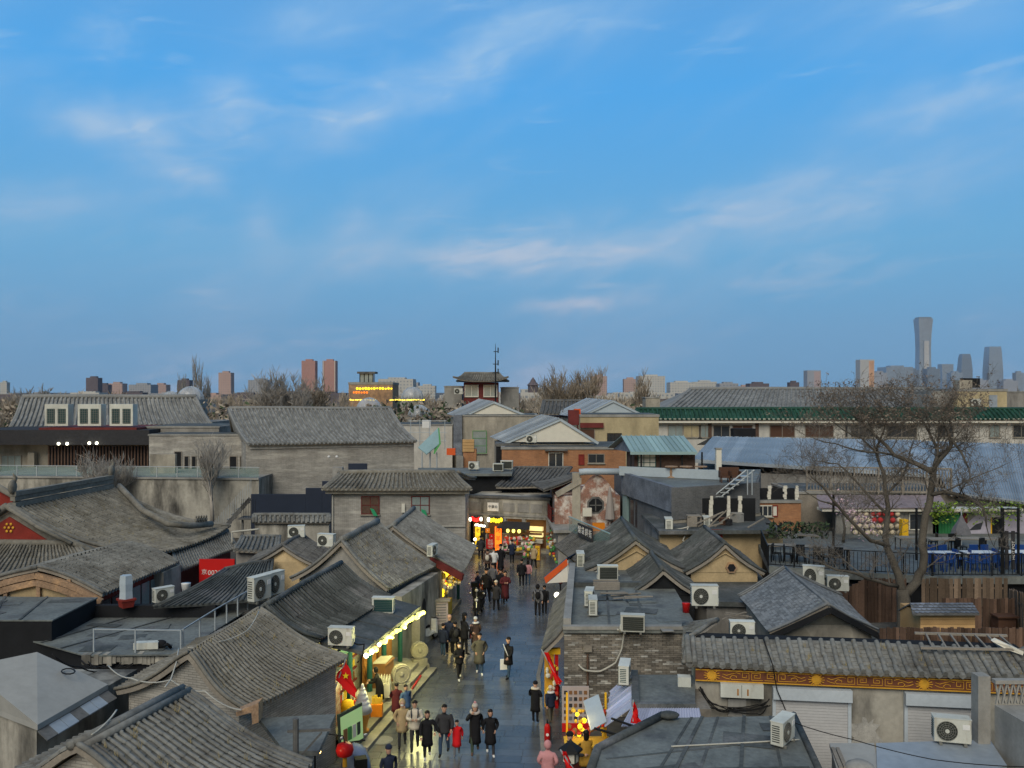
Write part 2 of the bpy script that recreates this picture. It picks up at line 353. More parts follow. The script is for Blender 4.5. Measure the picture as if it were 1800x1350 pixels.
mk('glass_green', (.18, .30, .28), .1, .1, 1, 0, spec=.5, alpha=.26)
mk('dome_clear', (.55, .57, .60), .18, .3, .6, .2, spec=.5, alpha=.5)
mk('railing_black', (.012, .013, .014), .5, .1, 2, 0)
mk('railing_grey', (.38, .42, .44), .45, .1, 2, .05, metal=.2)
mk('bark', (.095, .085, .07), .95, .25, 1.5, .25, tint=.2, bump=.8, bs=22)
mk('twig', (.13, .115, .098), .95, .2, .5, .1, tint=.3)
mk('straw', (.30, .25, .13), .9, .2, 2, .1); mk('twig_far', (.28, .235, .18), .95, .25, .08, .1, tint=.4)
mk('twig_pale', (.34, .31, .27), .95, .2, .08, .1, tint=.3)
mk('leaf_brown', (.145, .115, .09), .9, .3, 2, .2, tint=.5)
mk('ivy', (.16, .24, .03), .8, .3, 3, .3, tint=.5)
mk('shrub_green', (.05, .075, .035), .9, .3, 2, .2, tint=.4)
mk('blossom', (.55, .38, .42), .9, .25, 2, .2, tint=.4)
mk('cable_black', (.012, .012, .012), .6, 0, 1, 0, tint=0); mk('cable_white', (.42, .41, .36), .6, .1, 2, 0, tint=0)
pl('skin', (.50, .30, .21), .55); pl('hair', (.012, .010, .009), .5); pl('hair_brown', (.03, .018, .012), .5); pl('eye', (.02, .015, .012), .4); pl('lip', (.35, .12, .10), .5)
for n, c in dict(c_black=(.012, .012, .014), c_navy=(.018, .024, .045), c_char=(.035, .035, .038), c_beige=(.36, .27, .15), c_cream=(.52, .47, .38), c_olive=(.085, .08, .062), c_brown=(.10, .062, .045), c_red=(.55, .012, .016),
                 c_maroon=(.085, .018, .022), c_jean=(.035, .065, .11), c_white=(.62, .62, .60), c_pink=(.50, .24, .25), c_gold=(.40, .23, .04), c_grey=(.14, .14, .15), c_fur=(.42, .38, .34), c_green=(.05, .07, .05), c_blue=(.06, .11, .20)).items(): pl(n, c, .85, bump=.8, bs=9, var=.18, scale=5)
pl('flag_red', (.62, .012, .012), .7); pl('flag_yellow', (.75, .55, .02), .7); pl('red_gloss', (.45, .012, .012), .3); pl('sign_red', (.52, .014, .012), .55); pl('sign_white', (.70, .68, .64), .6); pl('sign_yellow', (.72, .42, .02), .55)
pl('plastic_white', (.66, .66, .64), .4); pl('plastic_blue', (.014, .055, .22), .4); pl('plastic_orange', (.62, .20, .015), .5); pl('orange_fabric', (.60, .10, .025), .7); pl('wicker', (.085, .045, .03), .8); pl('net_green', (.03, .26, .12), .8)
pl('cone_wafer', (.60, .27, .05), .7); pl('poster_pale', (.42, .36, .34), .8); pl('cloth_grey', (.30, .27, .25), .9); pl('cloth_blue', (.17, .22, .32), .7); pl('rubber', (.01, .01, .01), .7); pl('chrome', (.5, .5, .5), .3, metal=.8)
pl('mural_grey', (.34, .32, .38), .85, var=.3, scale=.8); pl('mural_dark', (.045, .05, .06), .85, var=.3); pl('pink_tile', (.22, .18, .19), .8, var=.2); pl('paper_lantern', (.58, .50, .36), .8); pl('paper_red', (.42, .04, .04), .8)
pl('goods_red', (.50, .05, .03), .5); pl('goods_yellow', (.62, .42, .05), .5); pl('goods_white', (.6, .58, .5), .5); pl('goods_green', (.08, .26, .08), .5); pl('goods_pink', (.60, .26, .30), .5); pl('goods_brown', (.22, .11, .05), .5); pl('goods_blue', (.06, .14, .36), .5)
em('lamp_warm', (1., .72, .24), 5.); em('lamp_lime', (1., .92, .2), 1.9); em('lamp_white', (1., .95, .72), 4.5); em('lamp_yellow', (1., .66, .02), 1.8); em('lamp_red', (1., .02, .015), 2.2); em('lamp_orange', (1., .17, .01), 1.6)
em('sign_lit_yellow', (1., .62, .03), .85); em('sign_lit_green', (.5, .75, .32), .2); em('painted_glow', (1., .78, .34), .8); em('string_gold', (1., .70, .08), 2.5)  # the warm shelf and wall colour emits in place of lamplight falling there
# far city: facades too far to pick windows apart
mk('city_pink', (.40, .29, .26), .8, .1, .01, 0, win=((.20, .16, .16), 3.2, 3.2, .9)); mk('city_grey', (.30, .31, .33), .8, .1, .01, 0, win=((.15, .17, .20), 4, 3.4, .9))
mk('city_pale', (.44, .43, .40), .8, .1, .01, 0, win=((.20, .22, .24), 3.6, 3.4, 1.0)); mk('city_dark', (.12, .10, .11), .8, .1, .01, 0, win=((.08, .075, .09), 3, 3.2, .6))
mk('city_brick', (.40, .22, .18), .8, .1, .01, 0, win=((.26, .14, .12), 3, 3.6, .8)); mk('glass_tower', (.24, .29, .34), .28, .1, .004, 0, win=((.17, .215, .27), 9, 8.4, .9), spec=.7, metal=.25)
mk('glass_tower_dark', (.14, .18, .22), .3, .1, .004, 0, win=((.11, .145, .19), 6, 8, .8), spec=.7, metal=.2); mk('painted_sunset', (.62, .33, .15), .3, .3, .02, 0, spec=.7, metal=.3)  # the orange glass has the sunset's reflection in its base colour
# ---------------------------------------------------------------- building kit
TILE_ME = {}
def tile_template(mat):
    if mat in TILE_ME: return TILE_ME[mat]
    b = MB(); K = 6
    A = [(cos(pi*j/(K-1))*.88, 0, sin(pi*j/(K-1))*.88) for j in range(K)]; B = [(cos(pi*j/(K-1)), 1, sin(pi*j/(K-1))) for j in range(K)]
    b.add(A+B, [(j, j+1, K+j+1, K+j) for j in range(K-1)]+[tuple(range(K, 2*K)), tuple(range(K-1, -1, -1))])
    TILE_ME[mat] = b.mesh('tile', mat, True); return TILE_ME[mat]
def arr_mesh(name, verts, faces4, facesn, mats, tint=None):
    me = bpy.data.meshes.new(name); me.from_pydata(verts.reshape(-1, 3).tolist(), [], faces4.tolist()+facesn.tolist())
    me.materials.append(MATS[mats])
    if tint is not None:
        a = me.attributes.new('tint', 'FLOAT', 'FACE'); a.data.foreach_set('value', tint.astype('f'))
    me.update(); autouv(me); return me
def in_view(p): return p.y > 1 and -20 < 900+F*p.x/p.y < 1820 and HZ-F*(p.z-H)/p.y < 1370
def tile_patch(root, r0, r1, e0, e1, row=.27, tl=.34, rad=.075, mat='tile', sag=.12, roll=0., lift=0., indiv=0, drips=False, deck=.13, verge=(1, 1), ridge=.11, cover=True, pans=True, hide_deck=False, weeds=0):
    r0, r1, e0, e1 = [np.array(q, float) for q in (r0, r1, e0, e1)]
    base = np.array(BASE.get(root.name, V((0, 0, 0))))
    ph = rnd(0, 6); wob = .028
    def P(u, v):
        u = np.asarray(u, float)[..., None]; v = np.asarray(v, float)[..., None]
        p = (r0*(1-u)+r1*u)*(1-v)+(e0*(1-u)+e1*u)*v
        dz = -sag*np.sin(pi*np.clip(v, 0, 1))
        dz = dz+wob*np.sin(u*7.1+ph)*np.sin(v*4.3+ph*1.7)
        if roll: dz = dz+roll*np.sin(pi*np.clip(v, 0, 1))*0-roll*np.clip(1-v/.22, 0, 1)**2
        if lift: dz = dz+lift*np.abs(2*u-1)**3*v**2
        p[..., 2:] += dz; return p
    n = max(3, round(np.linalg.norm(e1-e0)/row)); Lw = np.linalg.norm((e0+e1-r0-r1)/2); m = max(2, round(Lw/tl))
    tu = (e1-e0+r1-r0); tu /= np.linalg.norm(tu)
    def frame(u, v):
        tv = P(u, np.asarray(v)+.01)-P(u, np.asarray(v)-.01); tv /= np.linalg.norm(tv, axis=-1, keepdims=True)
        nm = np.cross(np.broadcast_to(tu, tv.shape), tv); nm *= np.sign(nm[..., 2:]+1e-9); return tv, nm
    # deck (closed slab following the curve)
    vs = np.linspace(0, 1, m+1); us = np.linspace(0, 1, 9)
    top = P(us[:, None], vs[None, :]); _, nmd = frame(us[:, None]*np.ones_like(vs), vs[None, :]*np.ones((len(us), 1))); bot = top-nmd*deck
    b = MB(); nu, nv = len(us), len(vs); allv = np.concatenate([top.reshape(-1, 3), bot.reshape(-1, 3)]); o = nu*nv; fs = []
    for i in range(nu-1):
        for k in range(nv-1):
            a = i*nv+k; fs.append((a, a+1, a+nv+1, a+nv)); fs.append((o+a, o+a+nv, o+a+nv+1, o+a+1))
    for i in range(nu-1):
        for k in (0, nv-1): a = i*nv+k; fs.append((a, a+nv, o+a+nv, o+a))
    for k in range(nv-1):
        for i in (0, nu-1): a = i*nv+k; fs.append((a, a+1, o+a+1, o+a))
    b.add(allv, fs); sl_ = b.build('roof_slope', mat if hide_deck else 'wood_grey', root)
    me = sl_.data; bm = bmesh.new(); bm.from_mesh(me); bmesh.ops.recalc_face_normals(bm, faces=bm.faces); bm.to_mesh(me); bm.free()
    # pans
    iu = np.arange(n); kp = m*2 if row > .2 and tl < .5 else m
    if pans:
        ua, ub = iu/n, (iu+1)/n; kk = np.arange(kp); va, vb = kk/kp, (kk+1)/kp
        _, nn = frame(np.full(kp, .5), (va+vb)/2)
        q = np.empty((n, kp, 6, 3)); hi = .018; md = (ua+ub)/2
        g = lambda u, v, h: P(u[:, None]*np.ones(kp), v[None, :]*np.ones((n, 1)))+nn[None]*h
        q[:, :, 0] = g(ua, va, .004); q[:, :, 1] = g(ub, va, .004); q[:, :, 2] = g(ub, vb, hi); q[:, :, 3] = g(ua, vb, hi); q[:, :, 4] = g(ub, vb, .003); q[:, :, 5] = g(ua, vb, .003)
        q -= base; idx = np.arange(n*kp)[:, None]*6
        f4 = np.concatenate([idx+np.array([[0, 1, 2, 3]]), idx+np.array([[3, 2, 4, 5]])])
        tt = np.random.uniform(-1, 1, n*kp); me = arr_mesh('pan_tiles', q, f4, np.empty((0, 4), int), mat, np.concatenate([tt, tt]))
        link('pan_tiles', me, root, 'stuff')
    if cover:
        I, K_ = np.meshgrid((np.arange(n)+.5)/n, np.arange(m), indexing='ij'); va = K_/m; vb = np.minimum((K_+1.0)/m+.012, 1.012)
        pa, pb = P(I, va), P(I, vb); ta, na = frame(I, va); tb, nb = frame(I, np.minimum(vb, 1))
        jit = np.random.normal(0, .009, (n, m, 1))*tu+np.random.normal(0, .004, (n, m, 1))*np.array((0, 0, 1.)); pa = pa+na*(.012+rad*.5)+jit; pb = pb+nb*(.024+rad*.5)+jit
        pick = np.zeros((n, m), bool)
        if indiv:
            c = (pa+pb)/2; dd = np.linalg.norm(c-np.array((0, 0, H)), axis=-1)
            for i in range(n):
                for k in range(m):
                    if not in_view(V(c[i, k])): dd[i, k] = 1e9
            order = np.argsort(dd.ravel())[:indiv]; order = order[dd.ravel()[order] < 1e8]; pick.ravel()[order] = True
            tm = tile_template(mat); bv = V(base)
            for i, k in np.argwhere(pick):
                a, e = V(pa[i, k]), V(pb[i, k]); y = e-a; L_ = y.length; y.normalize(); x = V(tu); z = x.cross(y)
                if z.z < 0: x = -x; z = x.cross(y)
                mx = M.Translation(a-bv) @ M((x, y, z)).transposed().to_4x4() @ M.Diagonal((rad, L_, rad, 1))
                o_ = bpy.data.objects.new('tile', tm); COL.objects.link(o_); o_.parent = root; o_.matrix_local = mx
        keep = ~pick
        if keep.any():
            pa, pb, na, nb = pa[keep], pb[keep], na[keep], nb[keep]; N_ = len(pa); KK = 5; q = np.empty((N_, 2, KK, 3))
            for j in range(KK):
                an = pi*j/(KK-1); q[:, 0, j] = pa+(tu*cos(an)+na*(sin(an)*1.15-.5*(j in (0, 4))))*rad*.88; q[:, 1, j] = pb+(tu*cos(an)+nb*(sin(an)*1.15-.5*(j in (0, 4))))*rad
            q -= base; idx = np.arange(N_)[:, None]*2*KK
            f4 = np.concatenate([idx+np.array([[j, j+1, KK+j+1, KK+j]]) for j in range(KK-1)]); f5 = idx+np.arange(KK, 2*KK)[None]
            tt = np.random.uniform(-1, 1, N_); me = arr_mesh('cover_tiles', q, f4, f5, mat, np.concatenate([tt]*KK)); link('cover_tiles', me, root, 'stuff')
    if drips:
        dm = MB(); tb, nb = frame(np.array([.5]), np.array([1.])); nb = V(nb[0]); dn = V((0, 0, -1))
        for i in range(n+1):
            p = V(P(np.array(i/n), np.array(1.0)))+nb*.02; x = V(tu)*(row*.34)
            dm.prism([p-x, p+x, p+x*.8+dn*.07, p+dn*.13, p-x*.8+dn*.07], V(tb[0])*.02)
        for i in range(n):
            p = V(P(np.array((i+.5)/n), np.array(1.0)))+nb*.045; dm.disc(p+V(tb[0])*.012, V(tb[0]), rad*1.08, .03, 8)
        dm.build('eave_tiles', mat, root, kind='stuff')
    for s_, u in zip(verge, (0., 1.)):
        if not s_: continue
        vb = np.linspace(0, 1, m+1); pts = P(np.full(m+1, u), vb); _, nn = frame(np.full(m+1, u), vb); g = MB()
        for w, hh, rr in ((0, .07, rad*1.25), (.17 if u == 0 else -.17, .05, rad*1.05)):
            g.tube([V(p+q*hh+tu*w) for p, q in zip(pts, nn)], rr, 8)
        g.build('verge', mat, root, True)
    if weeds:
        g = MB()
        for i in range(weeds):
            c = V(P(np.array(rnd(.03, .97)), np.array(rnd(.02, .95))))
            for k in range(7): d_ = V((rnd(-.5, .5), rnd(-.5, .5), 1))*rnd(.08, .22); q = c+V((rnd(-.05, .05), rnd(-.05, .05), .03)); g.add([q, q+V((.012, 0, 0)), q+d_], [(0, 1, 2)], 0, rnd(-1, 1))
        g.build('weeds', 'straw', root, kind='stuff')
    if ridge:
        g = MB(); us = np.linspace(0, 1, 7); pts = P(us, np.zeros(7)); g.tube([V(p)+V((0, 0, ridge*.5)) for p in pts], ridge, 8); g.build('ridge', mat, root, True)
    return sl_
def toward(a, b, d):
    a, b = V(a), V(b); v = b-a; v.z = 0
    return a+v.normalized()*d if v.length > 1e-6 else a
def gable_house(name, label, RN, RF, LN, LF, RNe, RFe, wall='plaster_grey', gable=None, cat='house', ov=.3, gov=.25, z0=0., group=None, left={}, right={}, roof={}, both=True, wallh=None):
    RN, RF, LN, LF, RNe, RFe = map(V, (RN, RF, LN, LF, RNe, RFe))
    root = thing(name, label, cat, ((RN.x+RF.x)/2, (RN.y+RF.y)/2, z0), group)
    k = dict(roof); k.update(left); tile_patch(root, RN, RF, LN, LF, **k)
    k = dict(roof); k.update(right); k.setdefault('ridge', 0); tile_patch(root, RF, RN, RFe, RNe, **k)
    dn = V((0, 0, 1))
    def sect(r, l, e, other):
        d = V((other.x-r.x, other.y-r.y, 0)).normalized()*gov
        l2 = toward(l, r, ov)+d; e2 = toward(e, r, ov)+d; t = ov/max(.1, V((r.x-l.x, r.y-l.y, 0)).length); lz = l.z+(r.z-l.z)*t*.6-.16
        t = ov/max(.1, V((r.x-e.x, r.y-e.y, 0)).length); ez = e.z+(r.z-e.z)*t*.6-.16
        sagl = k.get('sag', .12)
        ml = V(((l2.x+r.x+d.x)/2, (l2.y+r.y+d.y)/2, (lz+r.z-.16)/2-sagl-.03)); me_ = V(((e2.x+r.x+d.x)/2, (e2.y+r.y+d.y)/2, (ez+r.z-.16)/2-sagl-.03))
        ap = r+d-dn*(.17+k.get('roll', 0)*.6)
        return [V((l2.x, l2.y, z0)), V((e2.x, e2.y, z0)), V((e2.x, e2.y, ez)), me_, ap, ml, V((l2.x, l2.y, lz))]
    A, B = sect(RN, LN, RNe, RF), sect(RF, LF, RFe, RN)
    w = MB().loft(A, B).build('wall', wall, root)
    bm = bmesh.new(); bm.from_mesh(w.data); bmesh.ops.recalc_face_normals(bm, faces=bm.faces); bm.to_mesh(w.data); bm.free()
    if gable:   # rendered panel set on the near gable
        d = V((RF.x-RN.x, RF.y-RN.y, 0)).normalized(); q = [A[2], A[3], A[4], A[5], A[6]]; c = sum(q, V())/5
        MB().prism([c+(p-c)*.93-d*.03 for p in q], d*.025).build('gable', gable, root)
    return root, A, B
def block(name, label, cat, x0, x1, yt, Y, depth, mat, z0=0., cap=None, group=None, capmat='concrete', roofmat='felt', skew=0.):
    """box-shaped building whose front wall faces the street side; x0,x1,yt are read off at distance Y"""
    a, b = D(x0, yt, Y), D(x1, yt, Y+skew); root = thing(name, label, cat, ((a.x+b.x)/2, (a.y+b.y)/2+depth/2, z0), group)
    f = V((b.x-a.x, b.y-a.y, 0)); n = V((-f.y, f.x, 0)).normalized()*depth
    MB().obox(V((a.x, a.y, z0)), f, n, V((0, 0, a.z-z0))).build('wall', mat, root)
    g = MB(); g.obox(V((a.x, a.y, a.z+.003))-n.normalized()*.08-f.normalized()*.08, f+f.normalized()*.16, n+n.normalized()*.16, V((0, 0, cap or .14))); g.build('parapet', capmat, root)
    MB().obox(V((a.x, a.y, a.z+(cap or .14)+.003))+f.normalized()*.25+n.normalized()*.25, f-f.normalized()*.5, n-n.normalized()*.5, V((0, 0, .03))).build('roof', roofmat, root)
    return root, a, f, n
def window(root, c, w, h, right=(1, 0, 0), nx=2, ny=1, frame='wood_grey', glass='glass_dark', fw=.06, sill=True, name='window', out=.05):
    r = V(right).normalized(); u = V((0, 0, 1)); n = r.cross(u); c = V(c); o = c-r*w/2-u*h/2
    g = MB()
    for a in (0, w-fw): g.obox(o+r*a, r*fw, u*h, n*out)
    for a in (0, h-fw): g.obox(o+u*a+r*(fw+.001), r*(w-2*fw-.002), u*fw, n*out*.98)
    for i in range(1, nx): g.obox(o+r*(w*i/nx-fw*.35)+u*(fw+.001), r*fw*.7, u*(h-2*fw-.002), n*out*.9)
    for i in range(1, ny): g.obox(o+u*(h*i/ny-fw*.35)+r*(fw+.001), r*(w-2*fw-.002), u*fw*.7, n*out*.86)
    wn = g.build(name, frame, root)
    for i in range(nx):
        for j in range(ny):
            MB().obox(o+r*(w*i/nx+fw*.4)+u*(h*j/ny+fw*.4)-n*.01, r*(w/nx-fw*.8), u*(h/ny-fw*.8), n*.025).build('pane', glass, wn)
    if sill: MB().obox(o-r*.06-u*.07, r*(w+.12), u*.065, n*.12).build('sill', 'stone', wn)
    return wn
def panels(root, r0, r1, e0, e1, n, mat, th=.03, rib=.05, sag=0., corr=0, name='roof_panel'):
    r0, r1, e0, e1 = map(V, (r0, r1, e0, e1)); nm = (r1-r0).cross(e0-r0).normalized(); nm = nm if nm.z > 0 else -nm
    for i in range(n):
        a, b = lerp(r0, r1, i/n), lerp(r0, r1, (i+1)/n); c, d = lerp(e0, e1, (i+1)/n), lerp(e0, e1, i/n); g = MB(); t = rnd(-1, 1)
        if corr:
            k = corr*2
            for j in range(k):
                h0, h1 = (rib if j % 2 else 0), (0 if j % 2 else rib)
                p, q, s, w = lerp(a, b, j/k)+nm*h0, lerp(a, b, (j+1)/k)+nm*h1, lerp(d, c, (j+1)/k)+nm*h1, lerp(d, c, j/k)+nm*h0
                g.add([p, q, s, w, p-nm*(th+h0), q-nm*(th+h1), s-nm*(th+h1), w-nm*(th+h0)], [(0, 3, 2, 1), (4, 5, 6, 7), (0, 1, 5, 4), (3, 7, 6, 2)], 0, t)
        else:
            e = (b-a).normalized()*.02
            g.add([a, b, c, d, a-nm*th, b-nm*th, c-nm*th, d-nm*th], [(0, 3, 2, 1), (4, 5, 6, 7), (0, 1, 5, 4), (1, 2, 6, 5), (2, 3, 7, 6), (3, 0, 4, 7)], 0, t)
            g.obox(a-e+nm*.001, e*2, d-a, nm*rib, 0, t)
        g.build(name, mat, root)
def flat_roof(root, poly, z, th, mat, seams=0, name='roof', edge=None):
    p = [V((q[0], q[1], z-th)) for q in poly]; MB().prism(p, (0, 0, th)).build(name, mat, root)
    if edge:
        g = MB(); n = len(p)
        for i in range(n): g.beam(p[i]+V((0, 0, th+edge/2)), p[(i+1) % n]+V((0, 0, th+edge/2)), .16, edge)
        g.build('parapet', mat, root)
def felt_patches(root, poly, z, n=7):
    xs, ys = [q[0] for q in poly], [q[1] for q in poly]; c = V((sum(xs)/len(xs), sum(ys)/len(ys), 0))
    for i in range(n):
        q = V(random.choice(poly)); p = lerp(c, V((q[0], q[1], 0)), rnd(.1, .72)); MB().box((p.x, p.y, z+.004+.003*i), (rnd(.4, 1.5), rnd(.3, .9), .004), rnd(-.3, .3)).build('felt_patch', random.choice(['felt', 'felt_light', 'felt']), root)
    for t in (.3, .62): a, b = lerp(V(poly[0]), V(poly[1]), t), lerp(V(poly[-1]), V(poly[-2]), t); MB().beam(V((a.x, a.y, z+.03)), V((b.x, b.y, z+.03)), .09, .006).build('seam', 'felt', root)
def railing(name, label, pts, h, mat, step=.12, posts=1.4, bar=.012, group=None, rails=(0.08, 1.)):
    pts = [V(p) for p in pts]; root = thing(name, label, 'railing', pts[0], group)
    for p, q in zip(pts, pts[1:]):
        d = q-p; L = d.length
        for r_ in rails: MB().beam(p+V((0, 0, h*r_)), q+V((0, 0, h*r_)), .04, .04).build('rail', mat, root)
        k = max(1, round(L/posts))
        for i in range(0 if p == pts[0] else 1, k+1): MB().box(lerp(p, q, i/k)+V((0, 0, h/2+.01)), (.05, .05, h+.02)).build('post', mat, root)
        if step:
            k = max(1, round(L/step)); bm_ = MB().box((0, 0, h/2), (bar*1.6, bar*1.6, h*.9)).mesh('baluster', mat)
            for i in range(k):
                o = link('baluster', bm_, root); o.location = lerp(p, q, (i+.5)/k)-BASE[root.name]
    return root
def cable(label, pts, r=.02, mat='cable_black', sag=.0, group=None, name='cable'):
    out = []; pts = [V(p) for p in pts]
    for a, b in zip(pts, pts[1:]):
        for i in range(6): t = i/6; out.append(lerp(a, b, t)-V((0, 0, sag*4*t*(1-t))))
    out.append(pts[-1]); o = MB().tube(out, r, 5).build(name, mat, None, True); return tag(o, label, 'cable', group)
# ---------------------------------------------------------------- air-conditioner unit (front with the fan faces -y, base at origin)
def make_ac(dark='ac_dark'):
    root = thing('air_conditioner', 'outdoor unit', 'air conditioner')
    w, d, h = .84, .32, .58; g = MB(); g.box((0, 0, .06+h/2), (w, d, h)); c = g.build('casing', 'ac_white', root)
    bv = c.modifiers.new('b', 'BEVEL'); bv.width = .018; bv.segments = 2
    lid = MB().box((0, 0, .06+h+.008), (w+.02, d+.02, .022)).build('lid', 'ac_white', root)
    cx, cz, r = -.13, .06+h*.5, .235
    MB().disc((cx, -d/2-.004, cz), (0, 1, 0), r, .02, 24).build('fan_recess', dark, root)
    gr = MB()
    for k in range(1, 6):
        pts = [(cx+cos(2*pi*j/20)*r*k/5, -d/2-.022, cz+sin(2*pi*j/20)*r*k/5) for j in range(21)]; gr.tube(pts, .006, 4, cap=False)
    for k in range(14): a = 2*pi*k/14; gr.tube([(cx+cos(a)*.05, -d/2-.024, cz+sin(a)*.05), (cx+cos(a)*r, -d/2-.024, cz+sin(a)*r)], .005, 4)
    grl = gr.build('fan_grille', 'grille', root); MB().disc((cx, -d/2-.03, cz), (0, 1, 0), .05, .02, 12).build('hub', 'ac_white', grl)
    MB().box((.30, -d/2-.004, cz+.12), (.16, .012, .12)).build('rating_plate', 'plastic_white', root)
    MB().box((-.02, d/2+.004, .06+h/2), (w-.12, .014, h-.1)).build('coil', dark, root)
    cg = MB()
    for k in range(7): cg.box((-.02, d/2+.013, .14+k*.07), (w-.14, .006, .006))
    cg.build('coil_guard', 'grille', root)
    lv = MB()
    for k in range(8): lv.box((-w/2-.004, .02, .16+k*.055), (.012, d*.6, .02))
    lv.build('side_louvres', dark, root)
    for sx in (-1, 1):
        MB().box((sx*.28, 0, .03), (.07, d+.1, .06)).build('foot', 'grille', root)
    MB().box((w/2+.015, 0, .18), (.03, .1, .16)).build('valve_cover', 'ac_white', root)
    return root
AC = make_ac('ac_dark'); AC2 = make_ac('ac_green')
def ac(px, py, z, rz, label, s=1., proto=None, Y=None):
    p = D(px, py, Y) if Y else W(px, py, z)
    return place(proto or AC, USED, p, R(rz), label, None, s)
# ================================================================ the setting: ground and street
def struct(name, b, mat, parent=None, **k): return b.build(name, mat, parent, kind='structure' if parent is None else None, **k)
struct('ground', MB().quad((-4450, -90, -.03), (4450, -90, -.03), (4450, 7280, -.03), (-4450, 7280, -.03)), 'ground')
SL = [(20, -8.2), (26, -7.2), (28.2, -5.2), (36.4, -4.2), (40, -4.6), (46, -3.9), (60, -3.3), (66, -3.2)]; SR = [(20, 1.8), (24, 1.8), (30, 1.85), (40, 2.5), (50, 3.4), (66, 4.6)]
def edge_x(E, y):
    for (a, p), (b, q) in zip(E, E[1:]):
        if y <= b: return lerp(p, q, (y-a)/(b-a))
    return E[-1][1]
street = struct('street', MB().prism([(x, y, -.02) for y, x in SL]+[(x, y, -.02) for y, x in SR[::-1]], (0, 0, .024)), 'kerb')
def paving():
    th = R(-4); d, c = V((-sin(th), cos(th), 0)), V((cos(th), sin(th), 0)); slabs = []
    for j in range(92):
        s = 21+j*.5; off = rnd(0, .9)
        w_ = -10.
        while w_ < 9:
            wd_ = rnd(.75, 1.15); p = c*(w_+wd_/2)+d*s
            if edge_x(SL, p.y)-.3 < p.x < edge_x(SR, p.y)+.3: slabs.append((p, wd_))
            w_ += wd_
    slabs.sort(key=lambda q: (not in_view(q[0]), q[0].y))
    meshes = [MB().box((0, 0, 0), (1, .488, .03), 0, 0, t).mesh('paving_slab', 'paving') for t in (-.8, -.3, .2, .6)]
    st = MB()
    for i, (p, w_) in enumerate(slabs):
        z = .017+rnd(-.0022, .0022)
        if i < 300:
            o = link('paving_slab', random.choice(meshes), street); o.location = (p.x, p.y, z); o.rotation_euler = (rnd(-.003, .003), rnd(-.003, .003), th); o.scale = (w_-.012, 1, 1)
        else: st.box((p.x, p.y, z), (w_-.012, .488, .03), th, 0, rnd(-.9, .9))
    st.build('paving_slabs', 'paving', street, kind='stuff')
    mh = MB(); c_ = W(672, 1301, .034); mh.disc(c_, (0, 0, 1), .36, .012, 24); mh.disc(c_+V((0, 0, .007)), (0, 0, 1), .30, .006, 24); mo = mh.build('manhole_cover', 'kerb', street)
paving()
def kerb_line():
    kb = thing('kerb', 'row of pale kerb stones along the right edge of the street', 'kerb', (2, 30, 0)); pts = [(1.0, 26.5), (1.08, 35), (1.8, 42), (2.1, 46)]
    for (x0, y0), (x1, y1) in zip(pts, pts[1:]):
        n = round((y1-y0)/.9)
        for i in range(n): a, b = V((lerp(x0, x1, i/n), lerp(y0, y1, i/n), .055)), V((lerp(x0, x1, (i+.97)/n), lerp(y0, y1, (i+.97)/n), .055)); MB().beam(a, b, .16, .055).build('kerb_stone', 'kerb', kb)
kerb_line()
# ================================================================ left side of the street, near to far
# --- near tiled house at the bottom of the view
RA, RB = W(135, 1303, 4.6), W(322, 1206, 4.6); EB = W(548, 1345, 3.0); EA = EB-(RB-RA)*1.05; EA.z = 3.0
hA, _, _ = gable_house('courtyard_house', 'nearest grey tiled house with rounded ridge at the foot of the street', RA, RB, RA+V((-2.6, .7, -1.4)), RB+V((-2.6, .7, -1.4)), EA, EB, 'brick_grey', roof=dict(row=.185, tl=.25, rad=.049, sag=.2, roll=.12, ridge=0, mat='tile'), right=dict(indiv=300, drips=True, weeds=40), left=dict(verge=(0, 0)))
g = MB(); dd = (RB-RA).normalized()
for k, hh in ((-.16, .03), (.16, .03), (0, .1)): g.tube([RA+V((k, -.02*k, hh-.13)), lerp(RA, RB, .5)+V((k, 0, hh-.13)), RB+V((k, 0, hh-.13))], .09, 8)
g.build('ridge_roll', 'tile', hA, True)
# --- second tiled house
R0, R1 = W(332, 1143, 4.7), W(457, 1066, 4.7); E0, E1 = W(430, 1252, 3.2), W(610, 1158, 3.2)
hB, _, _ = gable_house('courtyard_house', 'grey tiled house whose sweeping eave ends beside the red national flag', R0, R1, R0+V((-2.4, .9, -1.4)), R1+V((-2.4, .9, -1.4)), E0, E1, 'brick_grey', roof=dict(row=.165, tl=.21, rad=.042, sag=.24, roll=.1, ridge=0, mat='tile_warm'), right=dict(indiv=300, drips=True, weeds=40))
g = MB(); g.obox(W(560, 1252, 0), V((.9, 2.3, 0)), V((-.3, .1, 0)), V((0, 0, 2.9))); g.build('brick_pier', 'brick_old', hB)
